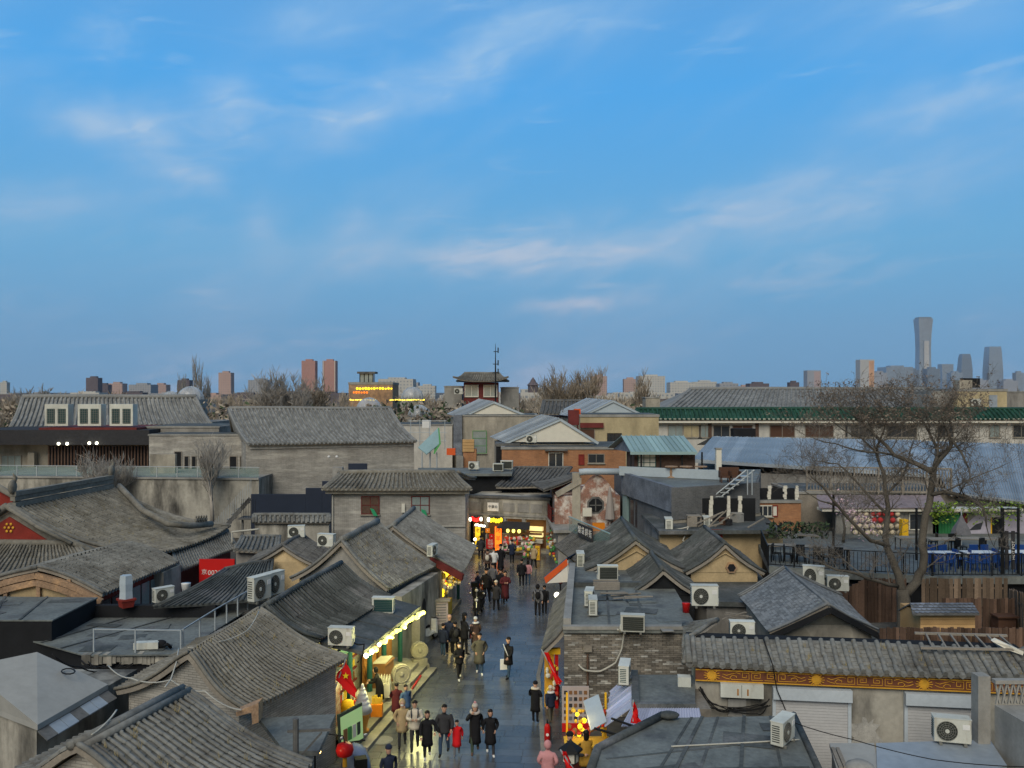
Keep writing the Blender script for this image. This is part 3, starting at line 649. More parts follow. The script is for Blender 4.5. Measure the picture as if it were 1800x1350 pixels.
# --- ribbed felt roof with a flat apron and the lit shop under it
R0, R1 = W(466, 1066, 4.6), W(600, 990, 4.6); E0, E1 = W(563, 1126, 3.35), W(686, 1050, 3.35)
hC, _, _ = gable_house('shop_house', 'dark felt ribbed roof shop with a string of lit bulbs along its eave', R0, R1, R0+V((-2.2, .4, -1.3)), R1+V((-2.2, .4, -1.3)), E0, E1, 'plaster_grey', cat='shop', roof=dict(row=.2, tl=.9, rad=.045, sag=.22, ridge=.1, mat='felt', pans=False, hide_deck=True))
A0, A1 = W(563, 1128, 3.25), W(690, 1052, 3.25); B0, B1 = V((-5.0, 28.6, 2.98)), V((-3.72, 34.6, 2.98))
g = MB(); g.prism([A0, A1, B1, B0], (0, 0, -.12)); g.build('apron_roof', 'felt', hC)
g = MB()
for t in (.2, .45, .7): g.beam(lerp(A0, A1, t)+V((0, 0, .02)), lerp(B0, B1, t)+V((0, 0, .02)), .06, .02)
g.build('felt_seam', 'felt', hC)
SA, SB = V((-6.0, 28.4, 0)), V((-4.55, 36.0, 0)); sdir = (SB-SA).normalized(); sn = V((sdir.y, -sdir.x, 0))
def sp(t, z, out=0.): return SA+sdir*t+sn*out+V((0, 0, z))
# porch with two steps
porch = thing('shop_porch', 'stone porch with two long steps in front of the lit shop', 'steps', (-5, 32, 0))
for i, (w_, z0, z1) in enumerate(((1.45, 0, .16), (1.10, .163, .32), (.78, .323, .48))):
    n = 7
    for k in range(n): MB().obox(sp(-.5+8.2*k/n, z0, -1.3 if i == 2 else w_-.4), sdir*(8.2/n-.012), sn*(w_+1.3 if i == 2 else .4), V((0, 0, z1-z0)), 0, rnd(-1, 1)).build('step_stone', 'stone', porch)
# shop front: columns, shelves, doors
g = MB(); g.obox(sp(0, .484, -1.6), sdir*7.4, sn*.15, V((0, 0, 2.5))); g.build('back_wall', 'wood_orange', hC)
for t in (.05, 1.6, 3.6, 5.2, 7.2): MB().tube([sp(t, .484), sp(t, 2.95)], .1, 10).build('column', 'teal_paint', hC)
MB().obox(sp(-.2, 2.62, -.06), sdir*7.6, sn*.12, V((0, 0, .28))).build('lintel', 'teal_paint', hC)
for t0, t1, mt in ((1.75, 3.5, 'red_dark'), (.2, 1.5, 'red_dark')):
    shf = MB(); shf.obox(sp(t0, .484, -1.0), sdir*(t1-t0), sn*.05, V((0, 0, 2.0)))
    for z in (.5, .95, 1.4, 1.85, 2.3): shf.obox(sp(t0, z, -.95), sdir*(t1-t0), sn*.5, V((0, 0, .05)))
    s_ = shf.build('display_shelf', mt, hC)
    for z in (.55, 1.0, 1.45, 1.9):
        g = MB(); k = 10
        for i in range(k):
            for j in range(2): g.box(sp(t0+.1+(t1-t0-.2)*(i+.5)/k, z+.12+rnd(0, .03), -.8+.22*j), ((t1-t0)/k*.7, .14, rnd(.2, .34)), math.atan2(sdir.y, sdir.x), random.randrange(4))
        g.build('shelf_goods', ['goods_red', 'goods_yellow', 'goods_white', 'goods_brown'], s_, kind='stuff')
for t in (3.75, 4.45): 
    d_ = MB().obox(sp(t, .49, -.35), sdir*.68, sn*.06, V((0, 0, 2.1))).build('door', 'wood_orange', hC)
    MB().obox(sp(t+.1, .65, -.288), sdir*.48, sn*.02, V((0, 0, .7))).build('door_panel', 'wood_orange', d_); MB().obox(sp(t+.1, 1.5, -.288), sdir*.48, sn*.02, V((0, 0, .9))).build('door_panel', 'wood_orange', d_)
for t in (5.3, 6.1): MB().obox(sp(t, .49, -.3), sdir*.75, sn*.06, V((0, 0, 2.1))).build('door', 'wood_orange', hC)
c = MB(); c.obox(sp(3.9, .49, -.1), sdir*1.0, sn*.6, V((0, 0, .85))); co_ = tag(c.build('snack_counter', 'goods_brown'), 'wooden snack counter with a slanted tray in front of the shop doors', 'counter')
tr = thing('snack_tray', 'slanted tray of skewers on the wooden snack counter', 'tray', sp(4.4, 1.345, .2))
MB().obox(sp(3.9, 1.345, -.05), sdir*1.0, sn*.6+V((0, 0, -.001)), V((0, 0, .04))).build('tray', 'goods_brown', tr)
for i in range(9): MB().obox(sp(3.95+.1*i, 1.39, 0), sdir*.05, sn*.5+V((0, 0, .04)), V((0, 0, .05))).build('skewer', 'goods_white', tr)
# bulbs along the eave
bl = thing('bulb_string', 'string of glowing white and yellow bulbs hung along the shop eave', 'lights', (-4.9, 29, 2.8))
wire = []
for i in range(34):
    p = lerp(V((-4.98, 28.7, 2.78)), V((-3.66, 34.7, 2.78)), i/33)+V((rnd(-.04, .08), rnd(-.05, .05), rnd(-.07, .05))); wire.append(p)
    MB().sph(p, rnd(.06, .095), 8, 6).build('bulb', random.choice(['lamp_lime', 'lamp_lime', 'lamp_lime', 'lamp_white']), bl, True)
MB().tube(wire, .012, 4).build('wire', 'cable_black', bl)
for i in range(4):
    l = bpy.data.lights.new('bulb_light', 'POINT'); l.energy = 150; l.color = (1, .92, .34); l.shadow_soft_size = .3; o = bpy.data.objects.new('bulb_light', l); COL.objects.link(o); o.location = lerp(V((-4.75, 29, 2.6)), V((-3.6, 34.2, 2.6)), i/3)
l = bpy.data.lights.new('shop_ceiling_light', 'AREA'); l.energy = 30; l.size = 1.2; l.size_y = 5; l.shape = 'RECTANGLE'; l.color = (1, .82, .42); o = bpy.data.objects.new('shop_ceiling_light', l); COL.objects.link(o); o.location = sp(2.8, 2.55, -.7); o.rotation_euler = (0, 0, math.atan2(sdir.y, sdir.x)-pi/2)
# --- grey wall with an arched niche and the taller tiled house behind it
R0, R1 = W(600, 952, 5.1), W(664, 918, 5.1); E0, E1 = W(682, 1036, 3.2), W(765, 995, 3.2)
hD, A_, B_ = gable_house('courtyard_house', 'tall weathered tiled house behind the dark felt roof', R0, R1, R0+V((-2.3, .3, -1.7)), R1+V((-2.3, .3, -1.7)), E0, E1, 'plaster_grey', roof=dict(row=.22, tl=.32, rad=.05, sag=.18, ridge=.14, mat='tile'), right=dict(drips=True, weeds=60))
g = MB(); p0, p1 = V((-4.7, 36.4, 0)), V((-3.55, 41.2, 0)); dv = (p1-p0).normalized(); nv = V((dv.y, -dv.x, 0))
g.obox(p0, p1-p0, -nv*.5, V((0, 0, 2.95))); g.build('street_wall', 'wall_dirty', hD)
for t in (1.2, 2.8):
    w = MB(); c = p0+dv*t+V((0, 0, 1.5)); w.prism([c+dv*x+V((0, 0, z)) for x, z in ((-.22, 0), (.22, 0), (.22, .45), (.12, .62), (0, .72), (-.12, .62), (-.22, .45))], nv*.03); w.build('niche', 'black', hD)
# --- next shop with a red gable beam
R0, R1 = W(690, 926, 4.8), W(737, 912, 4.8); E0, E1 = W(812, 1008, 3.0), W(836, 962, 3.0); R1 = R0+(E1-E0)*.95+V((0, 0, 1e-3)); R1.z = 4.8
hE, _, _ = gable_house('shop_house', 'tiled shop with a red gable beam and bright yellow goods under the eave', R0, R1, R0+V((-2.2, .6, -1.5)), R1+V((-2.2, .6, -1.5)), E0, E1, 'plaster', cat='shop', ov=1.35, roof=dict(row=.22, tl=.34, rad=.05, sag=.1, ridge=.12, mat='tile'), right=dict(drips=True))
g = MB(); g.beam(lerp(R0, E0, .55)+V((.05, -.14, -.38)), E0+V((.05, -.14, -.16)), .12, .34); g.build('gable_beam', 'red_dark', hE)
q0, q1 = V((-3.75, 41.0, 0)), V((-2.9, 47.5, 0)); qd = (q1-q0).normalized(); qn = V((qd.y, -qd.x, 0))
def qp(t, z, out=0.): return q0+qd*t+qn*out+V((0, 0, z))
MB().obox(qp(0, 0, -.4), qd*6.5, qn*.5, V((0, 0, .18))).build('plinth', 'stone', hE)
MB().obox(qp(.1, .183, -.35), qd*.75, qn*.06, V((0, 0, 2.3))).build('yellow_panel', 'sign_yellow', hE)
for t in (0, .95, 3., 6.3): MB().tube([qp(t, .183, -.05), qp(t, 2.8, -.05)], .085, 10).build('column', 'plaster_grey' if t == .95 else 'teal_paint', hE)
MB().obox(qp(1.1, .183, -.6), qd*5, qn*.05, V((0, 0, 2.4))).build('painted_lit_wall', 'painted_glow', hE)  # wall glows by itself, lamplight put into its material
cn = MB(); cn.obox(qp(1.2, .19, -.3), qd*2.2, qn*.5, V((0, 0, .8))); tag(cn.build('stall_counter', 'goods_yellow'), 'yellow counter under the eave with the red beam', 'counter')
def goods(root, fn, n, t0, t1, z0, z1, o0, o1, mats, s=.14, name='goods'):
    g = MB()
    for i in range(n): p = fn(rnd(t0, t1), rnd(z0, z1), rnd(o0, o1)); g.sph(p, (s*rnd(.6, 1.2), s*rnd(.6, 1.2), s*rnd(.6, 1.3)), 7, 5, random.randrange(len(mats)))
    return g.build(name, mats, root, kind='stuff')
hg = tag(goods(None, qp, 90, 1.2, 6, 1.3, 2.7, -.25, .25, ['goods_yellow', 'goods_red', 'sign_yellow', 'goods_white', 'lamp_yellow']), 'dense cluster of yellow and red trinkets hanging under the tiled eave', 'goods')  # some trinkets emit light though they are no lamps
hg.name = 'hanging_trinkets'
sg = thing('wall_sign', 'small blue and green signs stacked on the end of the red beam shop', 'sign', qp(.45, 1.6, -.2))
for z, m_ in ((2.5, 'green_paint'), (2.15, 'goods_blue'), (1.85, 'goods_red'), (1.45, 'goods_green')): MB().obox(qp(.15, z, -.28), qd*rnd(.4, .7), qn*.05, V((0, 0, .24))).build('sign_panel', m_, sg)
for i in range(2):
    l = bpy.data.lights.new('stall_light', 'POINT'); l.energy = 45; l.color = (1, .75, .25); l.shadow_soft_size = .25; o = bpy.data.objects.new('stall_light', l); COL.objects.link(o); o.location = qp(2+2.6*i, 2.5, .35)
for i in range(3): 
    o = MB().sph(W(827+i*4, 966-i*9, 2.9), .09, 10, 8).build('bulb', 'lamp_white', None, True); tag(o, 'round white bulb on the corner of the tiled eave', 'bulb', 'bulbs on the eave corner')
# --- white notice board standing by the grey wall
nb = thing('notice_board', 'pale stone notice board standing against the grey street wall', 'board', W(770, 1118, .03))
b0 = W(770, 1116, .03); MB().box(b0+V((0, 0, .25)), (1.0, .3, .5), .1).build('base', 'stone', nb); MB().box(b0+V((0, .05, 1.05)), (.95, .14, 1.09), .1).build('panel', 'poster_pale', nb); MB().box(b0+V((0, .05, 1.66)), (1.15, .34, .1), .1).build('cap', 'stone', nb)
for i in range(7): MB().box(b0+V((0, -.03, 1.45-.13*i)), (.78, .012, .04), .1).build('text_line', 'kerb', nb)
# --- brick house with two windows closing the left row
hF = thing('brick_house', 'grey brick upper house with two brown windows and green netting', 'house', (-8, 60, 0))
a, b = D(583, 868, 58), D(818, 868, 58); MB().obox(V((a.x, 58, 0)), V((b.x-a.x, 0, 0)), V((0, 6, 0)), V((0, 0, a.z))).build('wall', 'brick_grey', hF)
MB().obox(D(572, 868, 57.6), D(825, 868, 57.6)-D(572, 868, 57.6), V((0, .5, 0)), V((0, 0, .22))).build('cornice', 'plaster', hF)
e0, e1 = D(567, 860, 57.3), D(828, 860, 57.3); r0, r1 = D(598, 832, 59.5), D(800, 832, 59.5); tile_patch(hF, r0, r1, e0, e1, row=.32, tl=.36, rad=.085, sag=.08, mat='tile_warm', drips=True, ridge=.18)
tile_patch(hF, r1+V((.2, .3, 0)), r0+V((-.2, .3, 0)), e1+V((0, 7, 0)), e0+V((0, 7, 0)), row=.5, tl=.8, rad=.085, sag=.08, mat='tile_warm', ridge=0)
for px, gl in ((651, 'red_dark'), (739, 'c_white')):
    wn = window(hF, D(px, 888, 57.97), 1.25, 1.25, nx=2, ny=2, frame='red_dark', glass='glass_pale' if gl == 'c_white' else 'c_brown')
nt_ = MB()
for (x0, y0, x1, y1) in ((650, 893, 664, 907), (740, 895, 756, 925)):
    p = [D(x0, y0, 57.8), D((x0+x1)/2, y0+2, 57.75), D(x1, y1, 57.7), D((x0+x1)/2, y1, 57.74)]; nt_.prism(p, (0, .02, 0))
nt_.build('netting', 'net_green', hF)
MB().box(D(709, 893, 57.9), (.22, .14, .6)).build('meter_box', 'goods_white', hF)
MB().tube([D(760, 925, 57.9), D(818, 925, 57.9)], .04, 6).build('pipe', 'cable_white', hF); MB().tube([D(585, 870, 57.9), D(585, 945, 57.9)], .04, 6).build('pipe', 'cable_white', hF)
# --- dark navy hoarding, stepped along its top
nvw = thing('hoarding', 'dark navy stepped hoarding wall beside the brick house', 'wall', (-16, 62, 0))
for x0, x1, yt in ((441, 537, 866), (537, 566, 858), (566, 583, 846), (583, 612, 838), (612, 645, 815)): a, b = D(x0, yt, 63), D(x1, yt, 63); MB().obox(V((a.x+.005, 63, 0)), V((b.x-a.x-.01, 0, 0)), V((0, .2, 0)), V((0, 0, a.z-(0.12 if x0 == 441 else 0)))).build('panel', 'navy', nvw)
MB().box(D(594, 838, 62.6)+V((0, 0, .2)), (.75, .5, 1.0)).build('box_top', 'concrete', nvw)
# --- low tiled wall in front of the hoarding, pipes
lw = thing('garden_wall', 'low plastered wall with a tile coping below the navy hoarding', 'wall', (-16, 56, 0))
a, b = D(448, 918, 55), D(578, 918, 55); MB().obox(V((a.x, 55, 0)), b-a, V((0, .35, 0)), V((0, 0, a.z))).build('wall', 'wall_dirty', lw)
tile_patch(lw, D(446, 906, 55.25), D(580, 906, 55.25), D(446, 919, 54.75), D(580, 919, 54.75), row=.3, tl=.5, rad=.09, sag=0, mat='tile', ridge=.12)
# --- small hipped house with a yellow gable between
R0, R1 = W(495, 957, 4.6), W(525, 938, 4.6); 
hG, _, _ = gable_house('small_house', 'small low house with a stained yellow gable between the tiled roofs', W(497, 960, 4.3), W(530, 940, 4.3), W(418, 1003, 3.3), W(455, 975, 3.3), W(575, 1003, 3.3), W(590, 975, 3.3), 'gable_yellow', roof=dict(row=.2, tl=.4, rad=.05, sag=.08, mat='tile_dark', ridge=.1))
# --- lower felt ribbed roof running up behind the railings
g = thing('lean_to', 'long low lean-to with a ribbed felt roof below the yellow gable', 'shed', W(400, 1040, 0))
tile_patch(g, W(395, 1000, 3.7), W(480, 985, 3.7), W(270, 1068, 2.9), W(470, 1052, 2.9), row=.22, tl=.9, rad=.045, sag=.1, mat='felt', pans=False, hide_deck=True, ridge=.08)
MB().loft([W(275, 1066, 2.7)*1, W(470, 1052, 2.7), W(480, 987, 2.7), W(400, 1000, 2.7)], [V((q.x, q.y, 0)) for q in (W(275, 1066, 2.7), W(470, 1052, 2.7), W(480, 987, 2.7), W(400, 1000, 2.7))]).build('wall', 'plaster_grey', g)
# --- concrete-skinned hipped roof bottom left
hH = thing('concrete_roof_house', 'house with a smooth pale concrete skin roof and crumbling wall', 'house', W(65, 1272, 0))
ap, rt, bt, lf = W(65, 1146, 4.35), W(190, 1203, 3.45), W(66, 1274, 3.45), W(-90, 1215, 3.45); bk = W(-60, 1172, 4.35)
g = MB(); dz = V((0, 0, -.14)); g.add([ap, rt, bt, lf, bk, rt+dz, bt+dz, lf+dz, ap+dz, bk+dz], [(0, 2, 1), (0, 4, 3, 2), (1, 2, 6, 5), (2, 3, 7, 6), (5, 6, 8), (6, 7, 9, 8), (0, 1, 5, 8), (4, 0, 8, 9), (3, 4, 9, 7)]); g.build('roof', 'concrete_roof', hH)
ins = lambda p: toward(p, V((-13, 23, 0)), .25)
g = MB(); q = [ins(bt), ins(rt), ins(V((-11.2, 26, 0))), ins(V((-17, 26, 0))), ins(lf)]; g.prism([V((p.x, p.y, 0)) for p in q], (0, 0, 3.3)); g.build('wall', 'wall_dirty', hH)
for i in range(7):
    t0, t1 = i/7, (i+.96)/7; a, b = lerp(bt, rt, t0), lerp(bt, rt, t1); o_ = V((.38, -.25, -.28)); MB().prism([a+V((0, 0, -.16)), b+V((0, 0, -.16)), b+o_, a+o_], (0, 0, -.03)).build('eave_sheet', 'metal_blue' if i % 3 else 'tile_dark', hH)
MB().prism([W(100, 1272, 2.6), W(130, 1262, 2.6), W(150, 1300, 1.4), W(115, 1306, 1.4)], (.05, -.02, .0)).build('green_sheet', 'tile_green', hH)
MB().tube([W(120+12*cos(q*.63), 1180+5*sin(q*.63), 3.98) for q in range(11)], .02, 5, cap=False).build('wire_loop', 'cable_black', hH)
# --- black flat roofs behind it with railings
fA = thing('flat_roof_house', 'flat black felt roof with dark torched edges left of the terrace', 'house', W(60, 1070, 0))
P1 = [W(-60, 1048, 3.1), W(172, 1050, 3.1), W(92, 1090, 3.1), W(-60, 1090, 3.1)]; flat_roof(fA, P1, 3.1, .05, 'felt_light'); felt_patches(fA, P1, 3.1)
MB().prism([V((q.x, q.y, 0)) for q in (toward(P1[0], P1[2], .05), toward(P1[1], P1[3], .05), toward(P1[2], P1[0], .05), toward(P1[3], P1[1], .05))], (0, 0, 3.045)).build('wall', 'black', fA)
fB = thing('flat_roof_house', 'flat grey felt roof terrace fenced by pale metal railings', 'house', W(240, 1120, 0))
P2 = [W(140, 1088, 2.3), W(330, 1088, 2.3), W(440, 1050, 2.3), W(300, 1148, 2.3), W(140, 1148, 2.3), W(55, 1122, 2.3)]
P2 = [W(150, 1086, 2.3), W(430, 1075, 2.3), W(312, 1150, 2.3), W(150, 1152, 2.3), W(40, 1122, 2.3)]
flat_roof(fB, P2, 2.3, .05, 'felt_light'); felt_patches(fB, P2, 2.3, 9); c_ = W(240, 1115, 0); MB().prism([V((lerp(q.x, c_.x, .02), lerp(q.y, c_.y, .02), 0)) for q in P2], (0, 0, 2.245)).build('wall', 'black', fB)
MB().obox(W(140, 1086, 2.3)+V((0, .02, 0)), W(378, 1086, 2.3)-W(140, 1086, 2.3), V((0, .3, 0)), V((0, 0, .5))).build('upstand', 'black', fB)
railing('railing', 'straight pale metal railing along the front of the felt terrace', [W(165, 1146, 2.31), W(238, 1147, 2.31), W(318, 1148, 2.31)], .82, 'railing_grey', 0, 1.6, rails=(1.,))
railing('railing', 'pale metal railing climbing back beside the sweeping tiled roof', [W(322, 1146, 2.31), W(378, 1108, 2.31), W(436, 1072, 2.31)], .82, 'railing_grey', 0, 1.25, rails=(1.,))
lb = MB(); q = W(258, 1140, 2.32); lb.box(q+V((0, 0, .13)), (.85, .3, .24), .15); bx_ = tag(lb.build('discarded_casing', 'ac_white'), 'white metal casing lying on the felt terrace by the railing', 'box')
bg_ = MB(); bg_.sph(W(283, 1137, 2.34)+V((0, 0, .1)), (.22, .16, .16), 10, 6); bg_.tube([W(288, 1136, 2.42), W(294, 1132, 2.6), W(300, 1138, 2.38)], .06, 7); tag(bg_.build('rubbish_bag', 'black', None, True), 'crumpled black rubbish bag beside the white casing', 'bag')
fC = thing('rubble_wall', 'crumbling pale rubble wall top draped with cables under the terrace', 'wall', W(230, 1165, 0))
MB().obox(W(142, 1168, 0)*1, V((3.6, .15, 0)), V((0, .6, 0)), V((0, 0, 2.0))).build('wall', 'black', fC)
wl0 = W(142, 1150, 2.1)
for i in range(22): MB().box(lerp(W(146, 1165, 2.0), W(312, 1160, 2.0), (i+.5)/22)+V((0, rnd(-.03, .03), .12+rnd(-.05, .05))), (.17, .3, rnd(.22, .38)), rnd(-.2, .2), 0, rnd(-1, 1)).build('rubble_stone', 'wall_dirty', fC)
ps = MB(); 
fD = tag(MB().obox(W(190, 1178, 2.9)*1-V((0, 0, 2.9)), V((2.6, .1, 0)), V((0, .2, 0)), V((0, 0, 1.9))).build('brown_panel', 'wood_old'), 'dark brown panelled fence in the gap below the rubble wall', 'fence')
bg2 = tag(MB().prism([W(455, 1262, 2.7), W(590, 1255, 2.9), W(560, 1320, 2.9), W(500, 1320, 2.7)], (0, 0, -.12)).build('grey_canopy', 'felt_light'), 'small grey felt canopy beside the flag at the shop corner', 'canopy')
# small brick-sided stair roof below the flag
sr = thing('street_kiosk', 'small kiosk with red brick side at the bottom of the porch', 'kiosk', W(560, 1345, 0))
MB().obox(W(540, 1349, 0), W(598, 1296, 0)-W(540, 1349, 0), V((-1.2, .3, 0)), V((0, 0, 2.3))).build('wall', 'brick_red', sr)
MB().obox(W(540, 1349, 0)+V((.1, -.1, 2.303)), W(598, 1296, 0)-W(540, 1349, 0), V((-1.4, .3, 0)), V((0, 0, .1))).build('roof', 'felt_light', sr)
pm = MB(); p = W(520, 1345, 2.9); pm.tube([p, p+V((0, 0, 1.1))], .07, 8); pm.beam(p+V((-.2, 0, .8)), p+V((.8, .1, .8)), .06, .06); pm.beam(p+V((.1, 0, .2)), p+V((.6, .05, .75)), .04, .04); tag(pm.build('sign_post', 'tile_dark'), 'dark wooden sign post with a crossbar above the near eave', 'post')
wb = MB(); p = W(435, 1270, 3.3); wb.prism([p+V((-.3, 0, .25)), p+V((.28, 0, .5)), p+V((.28, 0, 0)), p+V((.12, 0, -.05)), p+V((.1, 0, .25)), p+V((-.28, 0, .15))], (0, .4, 0)); tag(wb.build('rusty_box', 'wood_old'), 'broken rusty tin box on the edge of the near tiled roof', 'box')
# ================================================================ left, further back: hall with the great roof, rounded-roof house, terrace
def hip_ridge(root, pts, r, mat, beasts=0, name='hip_ridge'):
    MB().tube(pts, r, 8).build(name, mat, root, True)
    for i in range(beasts):
        p = lerp(V(pts[-2]), V(pts[-1]), .25+.6*i/max(1, beasts)); b = MB(); b.sph(p+V((0, 0, r+.12)), (.09, .12, .14), 7, 5); b.sph(p+V((.02, -.02, r+.3)), (.06, .08, .08), 6, 5); b.build('ridge_figure', mat, root, True)
temple = thing('temple_hall', 'large hall with sweeping tiled hip-and-gable roof and red pediment', 'temple', (-22, 47, 0))
rN, rF = W(22, 892, 6.0), W(196, 858, 6.0); eN, eF = W(300, 972, 3.3), W(404, 932, 3.3)
tile_patch(temple, rN, rF, eN+V((-.4, -1.6, 0)), eF, row=.31, tl=.4, rad=.068, sag=.45, mat='tile_warm', drips=True, ridge=0, lift=.25, weeds=80)
tile_patch(temple, rF, rN, rF+V((-6.5, .5, -2.7)), rN+V((-6.5, -.5, -2.7)), row=.4, tl=.6, rad=.085, sag=.45, mat='tile_warm', ridge=0)
for z, w_ in ((.12, .34), (.42, .26), (.66, .36)): MB().beam(rN+V((0, 0, z)), rF+V((0, 0, z)), w_, .22).build('ridge_beam', 'tile_warm', temple)
for p in (rN, rF):
    b = MB(); b.sph(p+V((0, 0, 1.0)), (.16, .3, .36), 8, 6); b.tube([p+V((0, 0, 1.1)), p+V((0, .25, 1.45)), p+V((0, .05, 1.65))], [.14, .1, .04], 7); b.build('ridge_finial', 'tile_warm', temple, True)
# near gable: red pediment
gx = rN+V((0, -.25, 0)); MB().prism([gx+V((-3.2, .05, -1.75)), gx+V((3.0, .05, -1.75)), gx+V((1.4, .05, -.95)), gx+V((0, .05, -.2)), gx+V((-1.4, .05, -.95))], (0, .2, 0)).build('gable_field', 'tile_warm', temple); pd = [gx+V((-2.2, -.02, -1.72)), gx+V((2.1, -.02, -1.72)), gx+V((.95, -.02, -1.0)), gx+V((0, -.02, -.42)), gx+V((-.95, -.02, -1.0))]
MB().prism(pd, (0, .06, 0)).build('pediment', 'red_paint', temple)
gp = MB()
for i in range(7): a_ = i*2*pi/6; q = gx+V((0, -.05, -.95))+(V((cos(a_)*.2, 0, sin(a_)*.2)) if i < 6 else V()); gp.sph(q, (.07, .03, .07), 7, 5)
gp.build('gold_studs', 'gold', temple, True)
for sx in (-1, 1):
    pts = [rN+V((0, -.45, .15)), rN+V((sx*1.4, -.45, -.75)), rN+V((sx*3.0, -.45, -1.55)), rN+V((sx*4.3, -.6, -2.05))]; hip_ridge(temple, pts, .17, 'tile_warm')
    hip_ridge(temple, [p+V((sx*.25, -.25, -.1)) for p in pts[:3]], .1, 'tile_warm', name='verge')
tile_patch(temple, gx+V((-3.4, -.1, -1.75)), gx+V((3.4, -.1, -1.75)), gx+V((-5.6, -2.3, -2.75)), gx+V((5.6, -2.3, -2.75)), row=.24, tl=.36, rad=.062, sag=.06, mat='tile_warm', drips=True, ridge=.16, lift=.2)
far_v = rF+V((.3, .3, .1)); mid = W(296, 921, 4.45); cr = W(372, 921, 3.9); hip_ridge(temple, [far_v, lerp(far_v, mid, .5)+V((0, 0, -.35)), mid, lerp(mid, cr, .5)+V((0, 0, -.1)), cr], .18, 'tile_warm', 5)
MB().prism([V((rN.x-5.8, rN.y-.3, 0)), V((eN.x-1.2, eN.y-.4, 0)), V((eF.x-1.3, eF.y-.8, 0)), V((rF.x-5.8, rF.y, 0))], (0, 0, 3.0)).build('wall', 'red_dark', temple)
# side hall behind it at the frame edge
sh = thing('side_hall', 'red gable tip of a second hall beside the great roof', 'temple', (-29, 51, 0)); c = W(2, 868, 6.6)
MB().prism([c+V((-2, 0, -1.3)), c+V((.9, 0, -1.3)), c+V((.5, 0, -.2)), c+V((-.6, 0, .45))], (0, .3, 0)).build('pediment', 'red_paint', sh); hip_ridge(sh, [c+V((-.6, -.1, .65)), c+V((.7, -.1, -.1)), c+V((1.3, -.1, -1.1))], .16, 'tile_warm')
MB().obox(c+V((-3, .35, -6.6)), V((3.6, 0, 0)), V((0, 4, 0)), V((0, 0, 5.0))).build('wall', 'red_dark', sh)
# lower side eave east of the hall
lo_ = thing('gallery', 'narrow tiled gallery roof running off the corner of the great hall', 'gallery', W(360, 990, 0))
tile_patch(lo_, W(300, 968, 3.2), W(400, 935, 3.2), W(315, 1003, 2.6), W(418, 962, 2.6), row=.25, tl=.34, rad=.056, sag=.06, mat='tile', drips=True, ridge=.12)
MB().obox(W(316, 1000, 2.4)+V((-.5, .4, -2.4)), W(416, 962, 2.4)-W(316, 1000, 2.4), V((-1.2, .4, 0)), V((0, 0, 2.4))).build('wall', 'red_dark', lo_)
# rounded (ridgeless) roof house with the weathered timber gable
rh = thing('rounded_roof_house', 'house with a rounded tiled roof and peeling orange timber gable', 'house', (-19, 40, 0))
aN, aF = V((-20.3, 36.5, 4.15)), V((-19.5, 43.2, 4.0)); eN, eF = V((-17.45, 36.4, 3.05)), V((-16.9, 43.2, 3.05)); wN, wF = V((-23.6, 36.5, 3.0)), V((-22.6, 43.2, 3.0))
tile_patch(rh, aN, aF, eN, eF, row=.25, tl=.32, rad=.056, sag=-.16, mat='tile', drips=True, ridge=0, roll=.0); tile_patch(rh, aF, aN, wF, wN, row=.3, tl=.5, rad=.07, sag=-.16, mat='tile', ridge=0)
def arc(t): # along the gable
    p = lerp(aN, eN, t) if t >= 0 else lerp(aN, wN, -t); return p+V((0, 0, .16*sin(pi*abs(t))))
ts = [-1+2*i/16 for i in range(17)]; prev = [arc(t)+V((0, -.12, -.1)) for t in ts]
for dz, hgt, w_ in ((-.20, .24, .16), (-.50, .26, .12)):
    bb = MB()
    for p, q in zip(prev, prev[1:]): bb.beam(p+V((0, 0, dz)), q+V((0, 0, dz)), w_, hgt)
    bb.build('curved_beam', 'wood_old', rh)
MB().prism([p+V((0, .16, -.62)) for p in prev[2:-2]]+[eN+V((-1, .1, -.75)), wN+V((.8, .1, -.75))], (0, .1, 0)).build('gable', 'gable_yellow', rh)
for x in (-21.6, -20.2, -18.9): MB().box((x, 36.42, 3.3), (.16, .12, .75)).build('strut', 'wood_old', rh)
MB().obox(V((-23.2, 36.8, 0)), V((5.4, 0, 0)), V((.5, 6.2, 0)), V((0, 0, 2.95))).build('wall', 'red_paint', rh)
dv = (eF-eN).normalized()
for i in range(7): MB().obox(V((-17.78, 36.9, .6))+dv*(.85*i), dv*.7, V((.04, 0, 0)), V((0, 0, 2.0))).build('lattice_window', 'glass_pale' if i > 2 else 'glass_dark', rh)
MB().obox(V((-17.85, 41.5, 0)), V((.9, 0, 0)), V((.15, 1.8, 0)), V((0, 0, 2.9))).build('pier', 'wall_dirty', rh)
bkt = thing('flower_pot', 'square red planter with pale plastic sheet in front of the red lattice', 'planter', W(222, 1066, 2.3)); q = W(222, 1066, 2.82)
MB().lathe(q-V((0, 0, .02)), [(.30, 0), (.36, .25), (.42, .28), (.42, .36)], 4).build('pot', 'red_paint', bkt); MB().lathe(q+V((0, 0, .34)), [(.27, 0), (.25, .3), (.27, .6), (.24, .95)], 5).build('sheet', 'metal_pale', bkt)
wbk = tag(MB().lathe(W(327, 1042, 2.95), [(.16, 0), (.2, .4), (.21, .42)], 12).build('bucket', 'plastic_white', None, True), 'white plastic bucket on the lean-to roof', 'bucket')
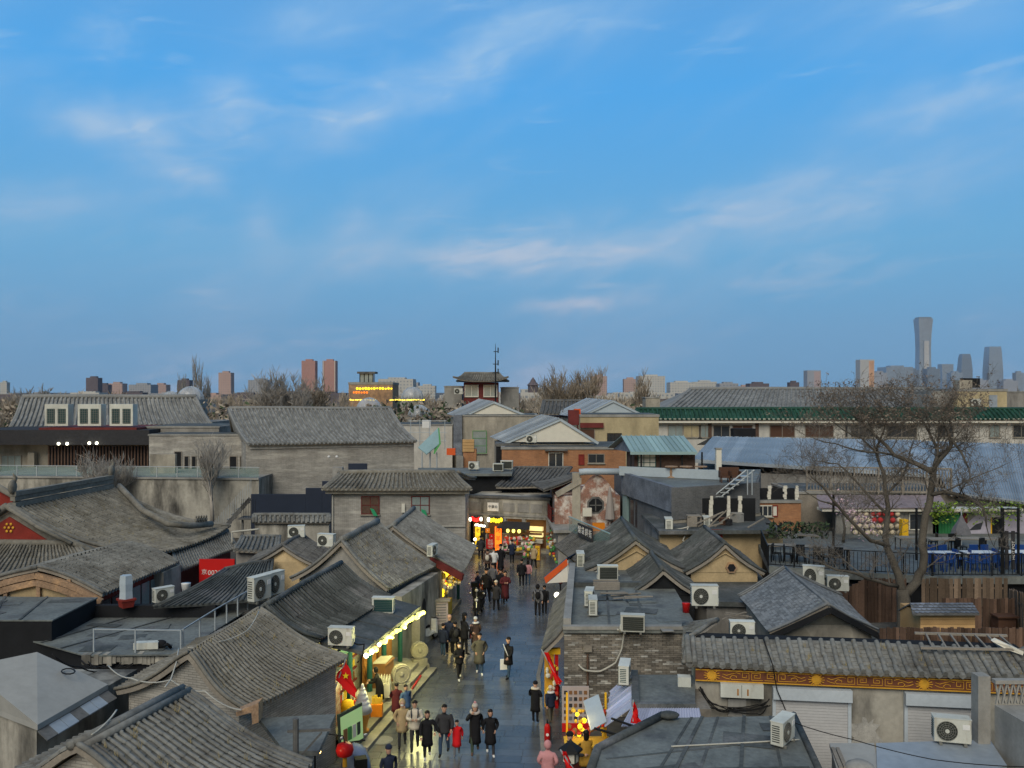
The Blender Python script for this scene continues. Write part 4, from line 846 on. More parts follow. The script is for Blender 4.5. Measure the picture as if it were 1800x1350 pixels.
# red billboard with number
bb = thing('billboard', 'red billboard with white numerals half hidden behind the felt roof', 'sign', W(380, 1030, 0)); q0, q1 = D(350, 1028, 45), D(412, 1028, 45)
MB().obox(V((q0.x, 45, 1.0)), q1-q0, V((0, .1, 0)), V((0, 0, 1.85))).build('panel', 'sign_red', bb); MB().obox(V((q0.x+.2, 45.05, 0)), V((.1, 0, 0)), V((0, .1, 0)), V((0, 0, 1.0))).build('post', 'railing_black', bb)
lettering('00202', .36, D(380, 1007, 44.98), (1, 0, 0), (0, 0, 1), 'sign_white', bb); lettering('京', .3, D(359, 1006, 44.98), (1, 0, 0), (0, 0, 1), 'sign_white', bb)
# --- terrace: stained retaining wall, glass balustrade
tw = thing('retaining_wall', 'tall stained retaining wall under the glass balustrade', 'wall', (-30, 70, 0))
a, b = D(-40, 840, 70), D(455, 838, 68); MB().obox(V((a.x, a.y, 0)), V((b.x-a.x, b.y-a.y, 0)), V((0, 10, 0)), V((0, 0, 4.65))).build('wall', 'wall_dirty', tw); MB().obox(V((a.x, a.y-.12, 4.653)), V((b.x-a.x, b.y-a.y, 0)), V((0, 10, 0)), V((0, 0, .14))).build('coping', 'concrete', tw)
gb = thing('glass_balustrade', 'green glass balustrade along the top of the stained retaining wall', 'railing', (a.x, a.y, 4.8)); n = 14
for i in range(n):
    p, q = lerp(a, b, i/n), lerp(a, b, (i+1)/n); p = V((p.x, p.y+.1, 4.8)); q = V((q.x, q.y+.1, 4.8)); MB().obox(p+(q-p)*.02+V((0, 0, .05)), (q-p)*.96, V((0, .03, 0)), V((0, 0, .72))).build('glass_pane', 'glass_green', gb)
    MB().box(p+V((0, 0, .42)), (.06, .06, .84)).build('post', 'railing_grey', gb); MB().beam(p+V((0, 0, .84)), q+V((0, 0, .84)), .06, .05).build('handrail', 'railing_grey', gb)
for i, (px, py) in enumerate(((103, 780), (118, 780), (157, 779), (170, 779))):
    o = MB().sph(D(px, py, 77.2), .14, 8, 6).build('lamp_globe', 'lamp_white', None, True); tag(o, 'small white globe lamp under the dark canopy fascia', 'lamp', 'globe lamps under the canopy')
# terrace restaurant with dark fascia
tr_ = thing('terrace_restaurant', 'terrace restaurant with wide dark fascia and slatted screen', 'restaurant', (-40, 80, 4.8))
a, b = D(-60, 782, 77.5), D(262, 782, 77.5); MB().obox(a, b-a, V((0, 8, 0)), V((0, 0, 1.35))).build('fascia', 'c_char', tr_); MB().obox(D(68, 760, 77.8), D(240, 760, 77.8)-D(68, 760, 77.8), V((0, 7, 0)), V((0, 0, .42))).build('red_ledge', 'red_dark', tr_)
MB().obox(V((a.x, 79.5, 4.8)), V((b.x-a.x, 0, 0)), V((0, 5, 0)), V((0, 0, a.z-4.805))).build('wall', 'plaster', tr_)
sc_ = [D(86+5.6*i, 783, 78.6) for i in range(32)]; sm = MB().box((0, 0, (sc_[0].z-4.8)/2), (.12, .1, sc_[0].z-4.82)).mesh('slat', 'c_brown')
for p in sc_: o = link('slat', sm, tr_); o.location = V((p.x, p.y, 4.8))-BASE[tr_.name]
MB().obox(D(86, 783, 79)*1-V((0, 0, D(86, 783, 79).z-4.81)), V((D(262, 0, 79).x-D(86, 0, 79).x, 0, 0)), V((0, .1, 0)), V((0, 0, 1.85))).build('screen_back', 'black', tr_)
window(tr_, D(20, 815, 79.45), 1.9, 1.6, nx=3, frame='wood_grey', glass='glass_pale'); MB().box(D(57, 815, 79)+V((0, 0, -.25)), (.6, .5, 2.6)).build('pillar', 'plaster', tr_)
for px in (99, 157, 213):   # three cabinet condensers
    k = thing('condenser_cabinet', 'tall pale condenser cabinet with twin green grilles on the dark fascia', 'air conditioner', D(px, 750, 78.5), 'condenser cabinets above the restaurant'); q = D(px, 749, 78.5)
    MB().box(q+V((0, .5, 1.02)), (2.15, 1.0, 2.0)).build('casing', 'ac_white', k)
    for sx in (-.5, .5):
        gr = MB().box(q+V((sx, -.02, .92)), (.72, .05, 1.35)).build('grille', 'ac_green', k); lv = MB()
        for z in range(8): lv.box(q+V((sx, -.055, .34+z*.165)), (.7, .015, .03))
        for z in range(4): lv.box(q+V((sx-.26+z*.175, -.06, .92)), (.03, .015, 1.3))
        lv.build('grille_bars', 'grille', gr)
# tiled house behind the restaurant, low parapet house, bricks
hJ = thing('long_tiled_house', 'long grey tiled house rising behind the three condenser cabinets', 'house', (-40, 92, 4.8))
tile_patch(hJ, D(40, 699, 93), D(345, 699, 93), D(18, 752, 88), D(372, 746, 88), row=.5, tl=.7, rad=.13, sag=.3, mat='tile_far', ridge=.25, drips=True)
tile_patch(hJ, D(345, 699, 93.2), D(40, 699, 93.2), D(365, 690, 98)-V((0, 0, 3)), D(25, 690, 98)-V((0, 0, 3)), row=.8, tl=1.2, rad=.13, sag=.3, mat='tile_far', ridge=0)
p, q = D(26, 745, 88.6), D(368, 742, 88.6); MB().loft([V((p.x, 89, 0)), V((q.x, 89, 0)), V((q.x, 89, q.z)), V((p.x, 89, p.z))], [V((p.x, 97, 0)), V((q.x, 97, 0)), V((q.x, 97, q.z)), V((p.x, 97, p.z))]).build('wall', 'plaster_grey', hJ)
hp, _, _, _ = block('annex', 'flat grey annex between the restaurant screen and the gabled brick house', 'house', 258, 385, 752, 80, 7, 'plaster_grey', 0); 
hp2, aa, ff, nn = block('annex', 'lower grey brick annex with a row of narrow dark windows', 'house', 262, 452, 766, 76, 3.5, 'brick_grey', 0)
for px in (313, 328, 341, 358, 410, 426): window(hp2, D(px, 817 if px != 313 else 812, 75.97), .45 if px not in (313, 358, 410) else .7, 1.6 if px != 313 else 1.9, nx=1, frame='wood_grey', glass='black', sill=False)
pb = tag(MB().obox(D(264, 838, 72)*1, V((2.1, 0, 0)), V((0, .4, 0)), V((0, 0, 1.9))).build('planter_wall', 'plaster'), 'free-standing pale plaster screen on the terrace behind the glass', 'wall')
# gabled brick house with the big roof
gh = thing('gabled_brick_house', 'big grey brick house with a wide tiled roof above the navy hoarding', 'house', (-18, 78, 0))
e0, e1 = D(437, 781, 71), D(731, 776, 74); r0, r1 = D(402, 719, 77.5), D(686, 719, 80.5); tile_patch(gh, r0, r1, e0, e1, row=.34, tl=.5, rad=.10, sag=.35, mat='tile_far', drips=True, ridge=.16)
tile_patch(gh, r1+V((0, .1, 0)), r0+V((0, .1, 0)), r1+V((1.2, 6, -3.2)), r0+V((-1.5, 6, -3.2)), row=.8, tl=1., rad=.1, sag=.3, mat='tile_far', ridge=0)
e0b = toward(e0, r0, .5); e1b = toward(e1, r1, .5)
MB().loft([V((e0b.x, e0b.y, 0)), V((e1b.x, e1b.y, 0)), V((e1b.x, e1b.y, e1.z-.02)), V((e0b.x, e0b.y, e0.z-.02))], [V((r0.x-1.1, r0.y+5.5, 0)), V((r1.x+.6, r1.y+5.5, 0)), V((r1.x+.6, r1.y+5.5, e1.z-.02)), V((r0.x-1.1, r0.y+5.5, e0.z-.02))]).build('wall', 'brick_grey', gh)
# gable end (left), pentagon
MB().prism([V((e0b.x-.02, e0b.y+.1, 0)), V((e0b.x-.02, e0b.y+.1, e0.z-.1)), V((r0.x+.1, r0.y, r0.z-.35)), V((r0.x-1.1, r0.y+5.5, e0.z-.1)), V((r0.x-1.1, r0.y+5.5, 0))], (-.12, 0, 0)).build('gable', 'brick_grey', gh)
ef = MB().beam(e0b+V((.2, -.05, -.28)), e1b+V((-.1, -.05, -.28)), .08, .3).build('lime_band', 'lime', gh)
for i, px in enumerate((578, 592, 658)): o = MB().sph(D(px, 803+(i == 2)*27, 70.9+i*.8), .12, 8, 6).build('wall_lamp', 'plastic_white', None, True); tag(o, 'round white lamp fixed on the blank brick wall under the wide roof', 'lamp', 'lamps on the blank brick wall')
# stairs and pipes by the navy hoarding
stn = thing('steel_stair', 'grey steel stair climbing to the navy hoarding', 'stairs', (-21, 57, 0)); 
for i in range(8): MB().box(D(375+8*i, 948-9*i, 56), (.34, 1.0, .05)).build('tread', 'tile_dark', stn)
MB().beam(D(370, 955, 55.5), D(440, 876, 55.5), .06, .25).build('stringer', 'tile_dark', stn)
for i in range(24): q = D(372+3*i, 948-3.4*i, 55.4); MB().tube([q, q+V((0, 0, 1.0+.0*i))], .015, 4).build('baluster', 'railing_grey', stn)
for i in range(9): q = D(425+3*i, 912, 55.4); MB().tube([q, q+V((0, 0, 1.3))], .015, 4).build('baluster', 'railing_black', stn)
MB().obox(D(418, 914, 55.2), V((1.1, 0, 0)), V((0, 1.2, 0)), V((0, 0, .1))).build('landing', 'tile_dark', stn)
for q in (V((-17.6, 55.5, 0)), V((-16.9, 56.3, 0))): MB().obox(q, V((.12, 0, 0)), V((0, .12, 0)), V((0, 0, 3.4))).build('post', 'tile_dark', stn)
cable('white drain pipe bent over the low roof beside the steel stair', [D(408, 955, 50), D(408, 935, 50), D(455, 930, 50)], .06, 'cable_white', name='drain_pipe')
lt = thing('low_shed', 'low tiled shed roof under the garden wall', 'shed', D(460, 960, 49)); tile_patch(lt, D(425, 944, 50), D(492, 944, 50), D(412, 968, 47.5), D(488, 968, 47.5), row=.27, tl=.4, rad=.075, sag=.05, mat='tile', ridge=.1, drips=True); MB().obox(D(415, 966, 48)*1-V((0, 0, D(415, 966, 48).z)), V((2.3, 0, 0)), V((0, 2, 0)), V((0, 0, 2.7))).build('wall', 'plaster_grey', lt)
# ================================================================ shops closing the street
ex, ey = V((-3.4, 63.0, 0)), V((2.7, 61.2, 0)); ed = (ey-ex).normalized(); en = V((ed.y, -ed.x, 0)); eL = (ey-ex).length
def ep(t, z, o=0.): return ex+ed*t+en*o+V((0, 0, z))
es = thing('shop_row', 'old stone-fronted shop row with carved parapet closing the street', 'shop', ep(3, 0))
MB().obox(ep(0, 2.45, 0), ed*eL, -en*5, V((0, 0, 1.45))).build('parapet_wall', 'wall_dirty', es); MB().obox(ep(-.1, 3.903, .12), ed*(eL+.2), -en*.6, V((0, 0, .16))).build('cornice', 'tile_dark', es); MB().obox(ep(-.1, 2.62, .06), ed*(eL+.2), -en*.05, V((0, 0, .14))).build('moulding', 'plaster_grey', es)
for i, t in enumerate((.75, 2.1, 3.3, 4.4, 5.4)):
    pn_ = MB().obox(ep(t-.42, 2.95, .04), ed*.85, -en*.03, V((0, 0, .62))).build('carved_panel', 'sign_white' if i == 1 else 'plaster_grey', es)
    if i == 1: lettering('中里仙', .24, ep(t, 3.26, .062), ed, (0, 0, 1), 'black', pn_)
for t in (0, 1.4, 2.85, 4.3, eL-.25): MB().obox(ep(t, 0, .02), ed*.25, -en*.3, V((0, 0, 2.45))).build('pier', 'plaster_grey', es)
MB().obox(ep(.02, 0, -1.6), ed*(eL-.04), -en*.2, V((0, 0, 2.44))).build('back_wall', 'goods_brown', es); MB().obox(ep(.02, .0, -1.55), ed*(eL-.04), en*1.5, V((0, 0, .12))).build('floor', 'stone', es)
for z in (.7, 1.15, 1.6): MB().obox(ep(.3, z, -1.3), ed*.9, en*.35, V((0, 0, .04))).build('shelf', 'painted_glow', es); MB().obox(ep(4.6, z-.1, -1.2), ed*1.0, en*.35, V((0, 0, .28))).build('shelf', 'painted_glow' if z > 1 else 'goods_white', es)  # shelves emit a warm glow painted in for the shop's lighting
for i in range(2): MB().obox(ep(-.1, -.01+.13*i, .9-.4*i), ed*1.8, en*.4, V((0, 0, .14))).build('step', 'stone', es)
def neon(label, t, z, w, h, mat, blobs, matb, name='lit_sign', n=6):
    k = thing(name, label, 'sign', ep(t, z, .15)); MB().obox(ep(t, z, .1), ed*w, en*.12, V((0, 0, h))).build('panel', 'black', k)
    for i in range(n): MB().sph(ep(t+w*(i+.5)/n, z+h*.5+rnd(-.06, .06), .27), (w/n*.62, .07, h*.42), 8, 6).build('letter', mat if i not in blobs else matb, k, True)
    return k
neon('red and white lit sign over the left end shop', .35, 2.15, 1.0, .36, 'lamp_red', (0, 5), 'lamp_white'); neon('yellow lit sign over the middle end shop', 1.75, 2.12, 1.15, .40, 'lamp_yellow', (0,), 'lamp_white')
neon('white lit strip sign above the gold banner', .8, 1.78, .8, .2, 'lamp_white', (), 'lamp_white')
def banner(label, t, z0, z1, w, mat, txt, tm, o=.2, bars='red_dark'):
    k = thing('sign_banner', label, 'sign', ep(t+w/2, z0, o)); MB().obox(ep(t-.06, z0-.0, o-.05), ed*(w+.12), en*.08, V((0, 0, z1-z0+.05))).build('board', bars, k); MB().obox(ep(t, z0+.05, o+.033), ed*w, en*.012, V((0, 0, z1-z0-.08))).build('face', mat, k)
    n = len(txt)
    for i, ch in enumerate(txt): lettering(ch, w*.82, ep(t+w/2, z1-(i+.5)*(z1-z0)/n, o+.055), ed, (0, 0, 1), tm, k)
    MB().obox(ep(t+w/2-.04, 0, o-.06), ed*.08, en*.08, V((0, 0, z0))).build('foot', bars, k)
banner('tall gold vertical banner with dark characters by the left end shop', .8, .12, 1.78, .42, 'sign_lit_yellow', '老北京', 'red_dark'); banner('tall orange lit vertical banner with dark red characters', 2.35, .1, 1.9, .5, 'lamp_orange', '烤羊肉', 'red_dark', .3)
banner('narrow black banner with pale characters beside the gold banner', 1.28, .2, 1.7, .22, 'black', '小吃店', 'goods_yellow', .28, 'black')
for i, (t, z, w, h, m_) in enumerate(((1.55, 1.35, .34, .34, 'plastic_orange'), (1.85, .95, .34, .34, 'sign_red'), (1.6, .2, .68, .72, 'sign_red'))):
    k = thing('poster', ('small orange poster on the shop pier', 'small red poster on the shop pier', 'large red price poster with white lettering between the banners')[i], 'poster', ep(t, z, .1)); MB().obox(ep(t, z, .1), ed*w, en*.03, V((0, 0, h))).build('sheet', m_, k)
    for j in range(3 if i == 2 else 1): lettering(('特价', '招牌', '10元')[j] if i == 2 else '福', h*.3, ep(t+w/2, z+h*(.8-.3*j if i == 2 else .5), .135), ed, (0, 0, 1), 'sign_white', k)
aw = thing('awning', 'dark grey hipped awning with three green lamps over the end stall', 'awning', ep(3.2, 1.9, .5)); MB().add([ep(3.0, 2.25, 0), ep(4.9, 2.25, 0), ep(5.2, 1.95, 1.2), ep(2.7, 1.95, 1.2), ep(3.0, 2.15, 0), ep(4.9, 2.15, 0), ep(5.2, 1.9, 1.2), ep(2.7, 1.9, 1.2)], [(0, 3, 2, 1), (4, 5, 6, 7), (3, 7, 6, 2), (0, 4, 7, 3), (1, 2, 6, 5)]).build('canopy', 'c_char', aw)
for i in range(3): MB().sph(ep(3.5+.42*i, 1.72, .9), (.12, .12, .15), 8, 6).build('lamp', 'lamp_lime', aw, True)
MB().obox(ep(3.3, 1.42, .4), ed*2.6, en*.08, V((0, 0, .16))).build('crossbeam', 'goods_brown', aw)
# goods stall
gs = thing('goods_stall', 'tiered stall heaped with plush toys and trinkets before the end shop', 'stall', ep(4, 0, 1))
for z, o_ in ((.35, 1.3), (.7, 1.0), (1.0, .7)): MB().obox(ep(3.1, z-.04, o_-.35), ed*2.4, en*.45, V((0, 0, .04))).build('shelf', 'wood_grey', gs)
for t in (3.1, 5.4): MB().obox(ep(t, 0, .5), ed*.06, en*1.2, V((0, 0, .32))).build('leg', 'wood_grey', gs)
for z, o_ in ((.42, 1.3), (.78, 1.0), (1.08, .7)): goods(gs, ep, 34, 3.1, 5.4, z, z+.14, o_-.3, o_+.05, ['goods_white', 'goods_pink', 'goods_yellow', 'goods_green', 'goods_white', 'goods_red'], .13)
lp = tag(goods(None, ep, 46, 5.0, 6.0, .1, .95, 1.4, 2.6, ['goods_pink', 'goods_white', 'goods_yellow', 'goods_green']), 'heap of pink and cream plush toys at the corner of the stall', 'toys'); lp.name = 'plush_toys'
banner('narrow yellow sign board at the end of the plush toy heap', 6.0, .05, 1.1, .3, 'sign_yellow', '文创', 'red_dark', 2.6, 'goods_brown')
mb_ = thing('menu_board', 'brown slatted menu board leaning by the stall', 'board', ep(3.25, 0, .8))
for i in range(9): MB().obox(ep(3.05, .45+.11*i, .62), ed*.45, en*.03, V((0, 0, .085))).build('slat', 'goods_brown', mb_)
MB().obox(ep(3.0, 0, .58), ed*.55, en*.03, V((0, 0, 1.5))).build('backing', 'wood_grey', mb_)
fl = thing('flag', 'red flag on a pale pole at the corner of the brick house', 'flag', ep(-.3, 1.5, .5)); MB().tube([ep(-.5, 2.3, .4), ep(.1, 1.1, 1.0)], .03, 6).build('pole', 'plastic_white', fl); MB().prism([ep(-.55, 2.1, .5), ep(-.25, 1.9, .6), ep(-.3, 1.1, .6), ep(-.6, 1.25, .5)], en*.02).build('cloth', 'flag_red', fl)
l = bpy.data.lights.new('end_shop_light', 'AREA'); l.energy = 28; l.size = 5; l.size_y = .8; l.shape = 'RECTANGLE'; l.color = (1, .85, .5); o = bpy.data.objects.new('end_shop_light', l); COL.objects.link(o); o.location = ep(3, 2.35, -.6); o.rotation_euler = (0, 0, math.atan2(ed.y, ed.x))
l = bpy.data.lights.new('end_sign_light', 'POINT'); l.energy = 30; l.color = (1, .7, .3); l.shadow_soft_size = .4; o = bpy.data.objects.new('end_sign_light', l); COL.objects.link(o); o.location = ep(1.6, 1.9, 1.0)
MB().obox(ep(.01, 2.452, -5.01), ed*(eL-.02), -en*.2, V((0, 0, .9))).build('back_parapet', 'plaster_grey', es); MB().obox(ep(.1, 2.2, -1.85), ed*(eL-.2), -en*3.2, V((0, 0, .22))).build('ceiling', 'plaster_grey', es)
MB().obox(ep(.02, 0, -1.82), ed*(eL-.04), -en*3.2, V((0, 0, 2.19))).build('rear_block', 'plaster_grey', es)
# corner shop returning on the right with red balcony above
cs = thing('corner_shop', 'grey corner shop with a flat ledge under the red balcony', 'shop', (3.3, 57, 0)); MB().obox(V((2.75, 60.9, 0)), V((.25, -5.2, 0)), V((1.7, .1, 0)), V((0, 0, 2.5))).build('wall', 'plaster_grey', cs); MB().obox(V((2.45, 61, 2.503)), V((.25, -5.6, 0)), V((2.2, .1, 0)), V((0, 0, .18))).build('ledge', 'concrete', cs)
goods(cs, lambda t, z, o: V((2.75+.05*t-o, 60.6-t, z)), 40, .2, 4.8, .5, 2.1, 0, .3, ['goods_red', 'goods_white', 'goods_brown', 'goods_brown', 'goods_yellow', 'goods_green'], .12)
rbk = thing('balcony_rail', 'dark red lattice balcony rail above the corner shop', 'railing', (2.9, 59, 2.7))
for (x0, y0, x1, y1) in ((2.55, 61.4, 2.75, 58.6), (2.75, 58.6, 4.1, 58.2)):
    p, q = V((x0, y0, 2.69)), V((x1, y1, 2.69)); k = round((q-p).length/.35)
    for z in (.1, .5, .95): MB().beam(p+V((0, 0, z)), q+V((0, 0, z)), .06, .06).build('rail', 'red_dark', rbk)
    for i in range(k+1): MB().box(lerp(p, q, i/k)+V((0, 0, .5)), (.07, .07, 1.0)).build('post', 'red_dark', rbk)
# ================================================================ right side of the street
def solid(poly, z1, z0=0.): return MB().prism([V((q[0], q[1], z0)) for q in poly], (0, 0, z1-z0))
# --- old brick wall building with a flat felt roof full of air conditioners
bw = thing('brick_shop', 'flat-roofed shop with an old lime-streaked brick side wall', 'shop', (5, 34, 0))
Yw = 30.7; x0, x1 = X(992, Yw), X(1222, Yw); zt = Z(1112, Yw); poly = [(x0, Yw), (x1, Yw), (x1+.6, 41.5), (x0+.9, 41.5)]
solid([(x0+.12, Yw+.1), (x1, Yw+.1), (x1+.6, 41.5), (x0+1.0, 41.5)], zt).build('wall', 'mortar', bw)
def bricks(root, xa, xb, y, z0, z1, mat, bwid=.262, bh=.069, lim=300, lime=.12):
    rows = int((z1-z0)/bh); allb = []
    for j in range(rows):
        o = (j % 2)*bwid/2; x = xa-o
        while x < xb-.02:
            a, b = max(x, xa), min(x+bwid, xb)
            if b-a > .05: allb.append((a, b-.012, z0+j*bh, z0+(j+1)*bh-.012))
            x += bwid
    allb.sort(key=lambda q: -(q[1]-q[0])+.0001*random.random()); ms = [MB().box((0, 0, 0), (1, .12, 1), 0, 0, t).mesh('brick', mat) for t in (-.9, -.4, .1, .5, .9)]; ml = MB().box((0, 0, 0), (1, .12, 1)).mesh('brick', 'lime'); st = MB()
    vis = [q for q in allb if in_view(V(((q[0]+q[1])/2, y, q[2])))]
    show = set(random.sample(range(len(vis)), min(lim, len(vis))))
    rest = [q for i, q in enumerate(vis) if i not in show]+[q for q in allb if q not in set(vis)]
    for i in show:
        a, b, c, d = vis[i]; lm = random.random() < lime*(.4+1.2*(sin(c*9)+sin(a*1.7+2) > .6)); o = link('brick', ml if lm else random.choice(ms), root); o.location = V(((a+b)/2, y+.05+rnd(-.012, .006), (c+d)/2))-BASE[root.name]; o.scale = (b-a, 1, d-c)
    for a, b, c, d in rest: st.box(((a+b)/2, y+.05+rnd(-.012, .006), (c+d)/2), (b-a, .12, d-c), 0, 1 if random.random() < lime else 0, rnd(-1, 1))
    st.build('bricks', [mat, 'lime'], root, kind='stuff')
bricks(bw, x0, x1, Yw, 0, zt-.02, 'brick_old')
flat_roof(bw, [(x0-.05, Yw-.12), (x1+.1, Yw-.12), (x1+.7, 41.5), (x0+.95, 41.5)], zt+.14, .13, 'felt_light'); felt_patches(bw, [(x0+.5, Yw+.5), (x1-.3, Yw+.5), (x1+.2, 36.5), (x0+1, 36.5)], zt+.14, 10)
MB().obox(V((x0-.05, Yw-.16, zt+.145)), V((x1-x0+.2, 0, 0)), V((0, .26, 0)), V((0, 0, .12))).build('coping', 'concrete', bw); MB().obox(V((x0-.03, Yw+.12, zt+.145)), V((.28, 0, 0)), V((.9, 10, 0)), V((0, 0, .34))).build('parapet', 'concrete', bw)
MB().obox(V((x0+.6, 37.2, zt+.145)), V((x1-x0, 0, 0)), V((0, .3, 0)), V((0, 0, .2))).build('upstand', 'felt', bw)
RZ = zt+.15
# tiled skirt roof over the street front of the shop
tile_patch(bw, V((x0+.0, Yw+.2, zt+.1)), V((x0+.85, 38.5, zt+.1)), V((x0-.75, Yw+.2, zt-.75)), V((x0+.1, 38.5, zt-.75)), row=.22, tl=.3, rad=.06, sag=.05, mat='tile_dark', ridge=.08)
MB().box((X(1033, Yw), Yw-.04, 2.5), (.16, .1, .1)).build('junction_box', 'c_brown', bw); MB().tube([D(1033, 1150, Yw-.05), D(1033, 1250, Yw-.05)], .04, 6).build('conduit', 'c_brown', bw); MB().box(D(1033, 1140, Yw-.06), (.3, .14, .22)).build('meter_box', 'wood_grey', bw)
ys = thing('shop_doorway', 'narrow yellow-framed doorway with red goods on the brick corner', 'door', D(972, 1230, 30.9)); c = V((x0-.36, Yw+.7, 0))
MB().box(c+V((0, 0, 2.15)), (.5, .2, .2)).build('lintel', 'sign_yellow', ys); MB().box(c+V((.12, .1, 1.05)), (.12, .2, 2.1)).build('jamb', 'red_gloss', ys); MB().box(c+V((-.15, .12, 1.05)), (.35, .1, 2.0)).build('poster', 'gold', ys); goods(ys, lambda t, z, o: c+V((t, o, z)), 16, -.25, .15, .4, 1.8, -.15, -.02, ['goods_yellow', 'goods_red', 'goods_white'], .1)
# --- little grey roof with pale blue sheet edges
lr = thing('stall_roof', 'small felt roofed stall edged with pale blue corrugated sheets', 'stall', (4, 27, 0)); zs = 2.45
P3 = [W(1118, 1186, zs), W(1222, 1186, zs), W(1222, 1243, zs), W(1120, 1243, zs)]; flat_roof(lr, P3, zs, .12, 'felt_light')
MB().beam(P3[0]+V((-.05, 0, .06)), P3[3]+V((-.05, 0, .06)), .22, .2).build('ridge', 'felt', lr); MB().beam(P3[3]+V((-.1, 0, .05)), P3[2]+V((0, 0, .05)), .2, .16).build('front_ridge', 'felt', lr)
panels(lr, P3[0]+V((-.12, 0, .04)), P3[3]+V((-.12, 0, .04)), P3[0]+V((-.85, -.1, -.55)), P3[3]+V((-.95, .1, -.6)), 5, 'metal_lilac', rib=.05)
panels(lr, P3[3]+V((-.2, -.1, 0)), P3[2]+V((.1, -.1, 0)), P3[3]+V((-.55, -.62, -.32)), P3[2]+V((.1, -.62, -.32)), 7, 'metal_lilac', corr=4, rib=.035)
q = P3[3]+V((-1.35, .15, -.75)); MB().prism([q, q+V((.45, 0, .25)), q+V((.35, 1.4, .55)), q+V((-.1, 1.4, .35))], (.02, 0, .03)).build('side_sheet', 'metal_pale', lr)
MB().obox(V((P3[0].x-.1, P3[3].y+.2, 0)), V((P3[1].x-P3[0].x, 0, 0)), V((0, P3[0].y-P3[3].y, 0)), V((0, 0, zs-.13))).build('wall', 'brick_old', lr)
for p_, a_ in ((W(1098, 1200, 2.47), 78),): place(AC2, USED, p_, R(a_), 'slim white outdoor unit seen side-on against the brick wall', None)
# --- large felt roof at the bottom right
fr = thing('felt_roof_shop', 'near flat felt roof with sealed seams and a raised left edge', 'shop', (5, 22, 0)); zf = 2.65
P4 = [W(1165, 1262, zf), W(1395, 1258, zf), W(1470, 1420, zf), W(1018, 1420, zf), W(1050, 1318, zf)]; flat_roof(fr, P4, zf, .25, 'felt_light'); felt_patches(fr, P4[:4], zf, 6)
g = MB(); g.tube([P4[0]+V((0, 0, .08)), lerp(P4[0], P4[4], .5)+V((0, 0, .06)), P4[4]+V((0, 0, .03)), P4[3]+V((0, 0, .07))], .11, 8); g.build('raised_edge', 'felt', fr, True); MB().tube([P4[1]+V((0, 0, .03)), P4[2]+V((0, 0, .03))], .09, 8).build('raised_edge', 'felt', fr, True)
g = MB()
for t in (.22, .42, .62, .82): g.beam(lerp(P4[0], P4[1], t)+V((0, 0, .008)), lerp(P4[3], P4[2], t)+V((0, 0, .008)), .07, .014)
for t in (.3, .62): g.beam(lerp(P4[4], P4[3], t*.6)+V((.3, 0, .006)), lerp(P4[1], P4[2], t)+V((-.2, 0, .006)), .07, .01)
g.build('seam', 'felt', fr); solid([toward(p, V((5.2, 21.5, 0)), .35) for p in P4], zf-.26).build('wall', 'brick_old', fr)
g = MB(); g.sph(P4[0]+V((.15, -.1, .12)), (.3, .22, .1), 10, 6); g.build('felt_bundle', 'felt', fr, True)
# --- wall with the gold fret band, tile coping and roller shutters
gw = thing('shuttered_shop', 'long shop wall with gold fret frieze and two roller shutters', 'shop', (12, 27, 0))
gA, gB = V((X(1222, 26.9), 26.9, 0)), V((X(1830, 25.6), 25.6, 0)); gd = (gB-gA).normalized(); gn = V((gd.y, -gd.x, 0)); gL = (gB-gA).length
def gp_(t, z, o=0.): return gA+gd*t+gn*o+V((0, 0, z))
MB().obox(gp_(0, 0), gd*gL, -gn*1.4, V((0, 0, 3.12))).build('wall', 'wall_dirty', gw)
MB().obox(gp_(0, 2.62, .14), gd*gL, -gn*.138, V((0, 0, .40))).build('frieze', 'gold_band', gw)
for z in (2.63, 2.965): MB().obox(gp_(0, z, .15), gd*gL, -gn*.009, V((0, 0, .035))).build('frieze_border', 'gold', gw)
def fret(t0, sgn):
    g = MB(); zc = 2.82
    def pl_(pts, w=.026):
        for (a, b), (c, d) in zip(pts, pts[1:]): g.beam(gp_(t0+sgn*a, zc+b, .146), gp_(t0+sgn*c, zc+d, .146), .012, w, up=gn)
    pl_([(.0, -.1), (.34, -.1), (.34, .11), (.08, .11), (.08, -.03), (.26, -.03), (.26, .05), (.16, .05)])
    pl_([(.42, -.1), (.42, .11), (.62, .11), (.62, -.03), (.5, -.03), (.5, .04)]); pl_([(.42, -.1), (.95, -.1), (1.0, -.04), (.92, .03), (.8, .0), (.8, -.05)]); pl_([(.68, .08), (.8, .11), (.92, .08), (1.1, .02), (1.22, .06)]); pl_([(1.0, -.09), (1.12, -.07), (1.24, -.02)])
    g.build('fret', 'gold', gw)
t = .5
while t < gL-.3:
    m_ = MB(); c = gp_(t, 2.82, .15); m_.disc(c, gn, .15, .02, 10)
    for k in range(14): a_ = k*2*pi/14; dr = gd*cos(a_)+V((0, 0, sin(a_)*.75)); m_.beam(c+dr*.1, c+dr*.25, .014, .05, up=gn)
    m_.build('sunburst', 'gold', gw)
    fret(t+1.55, -1); fret(t+1.6, 1); t += 3.15
tile_patch(gw, gp_(-.2, 3.74, -.8), gp_(gL, 3.74, -.8), gp_(-.2, 3.18, .32), gp_(gL, 3.18, .32), row=.335, tl=.33, rad=.078, sag=.03, mat='tile', drips=True, indiv=260, ridge=.0, weeds=40)
MB().obox(gp_(-.2, 3.13, -.9), gd*gL, -gn*.45, V((0, 0, .6))).build('upstand', 'black', gw)
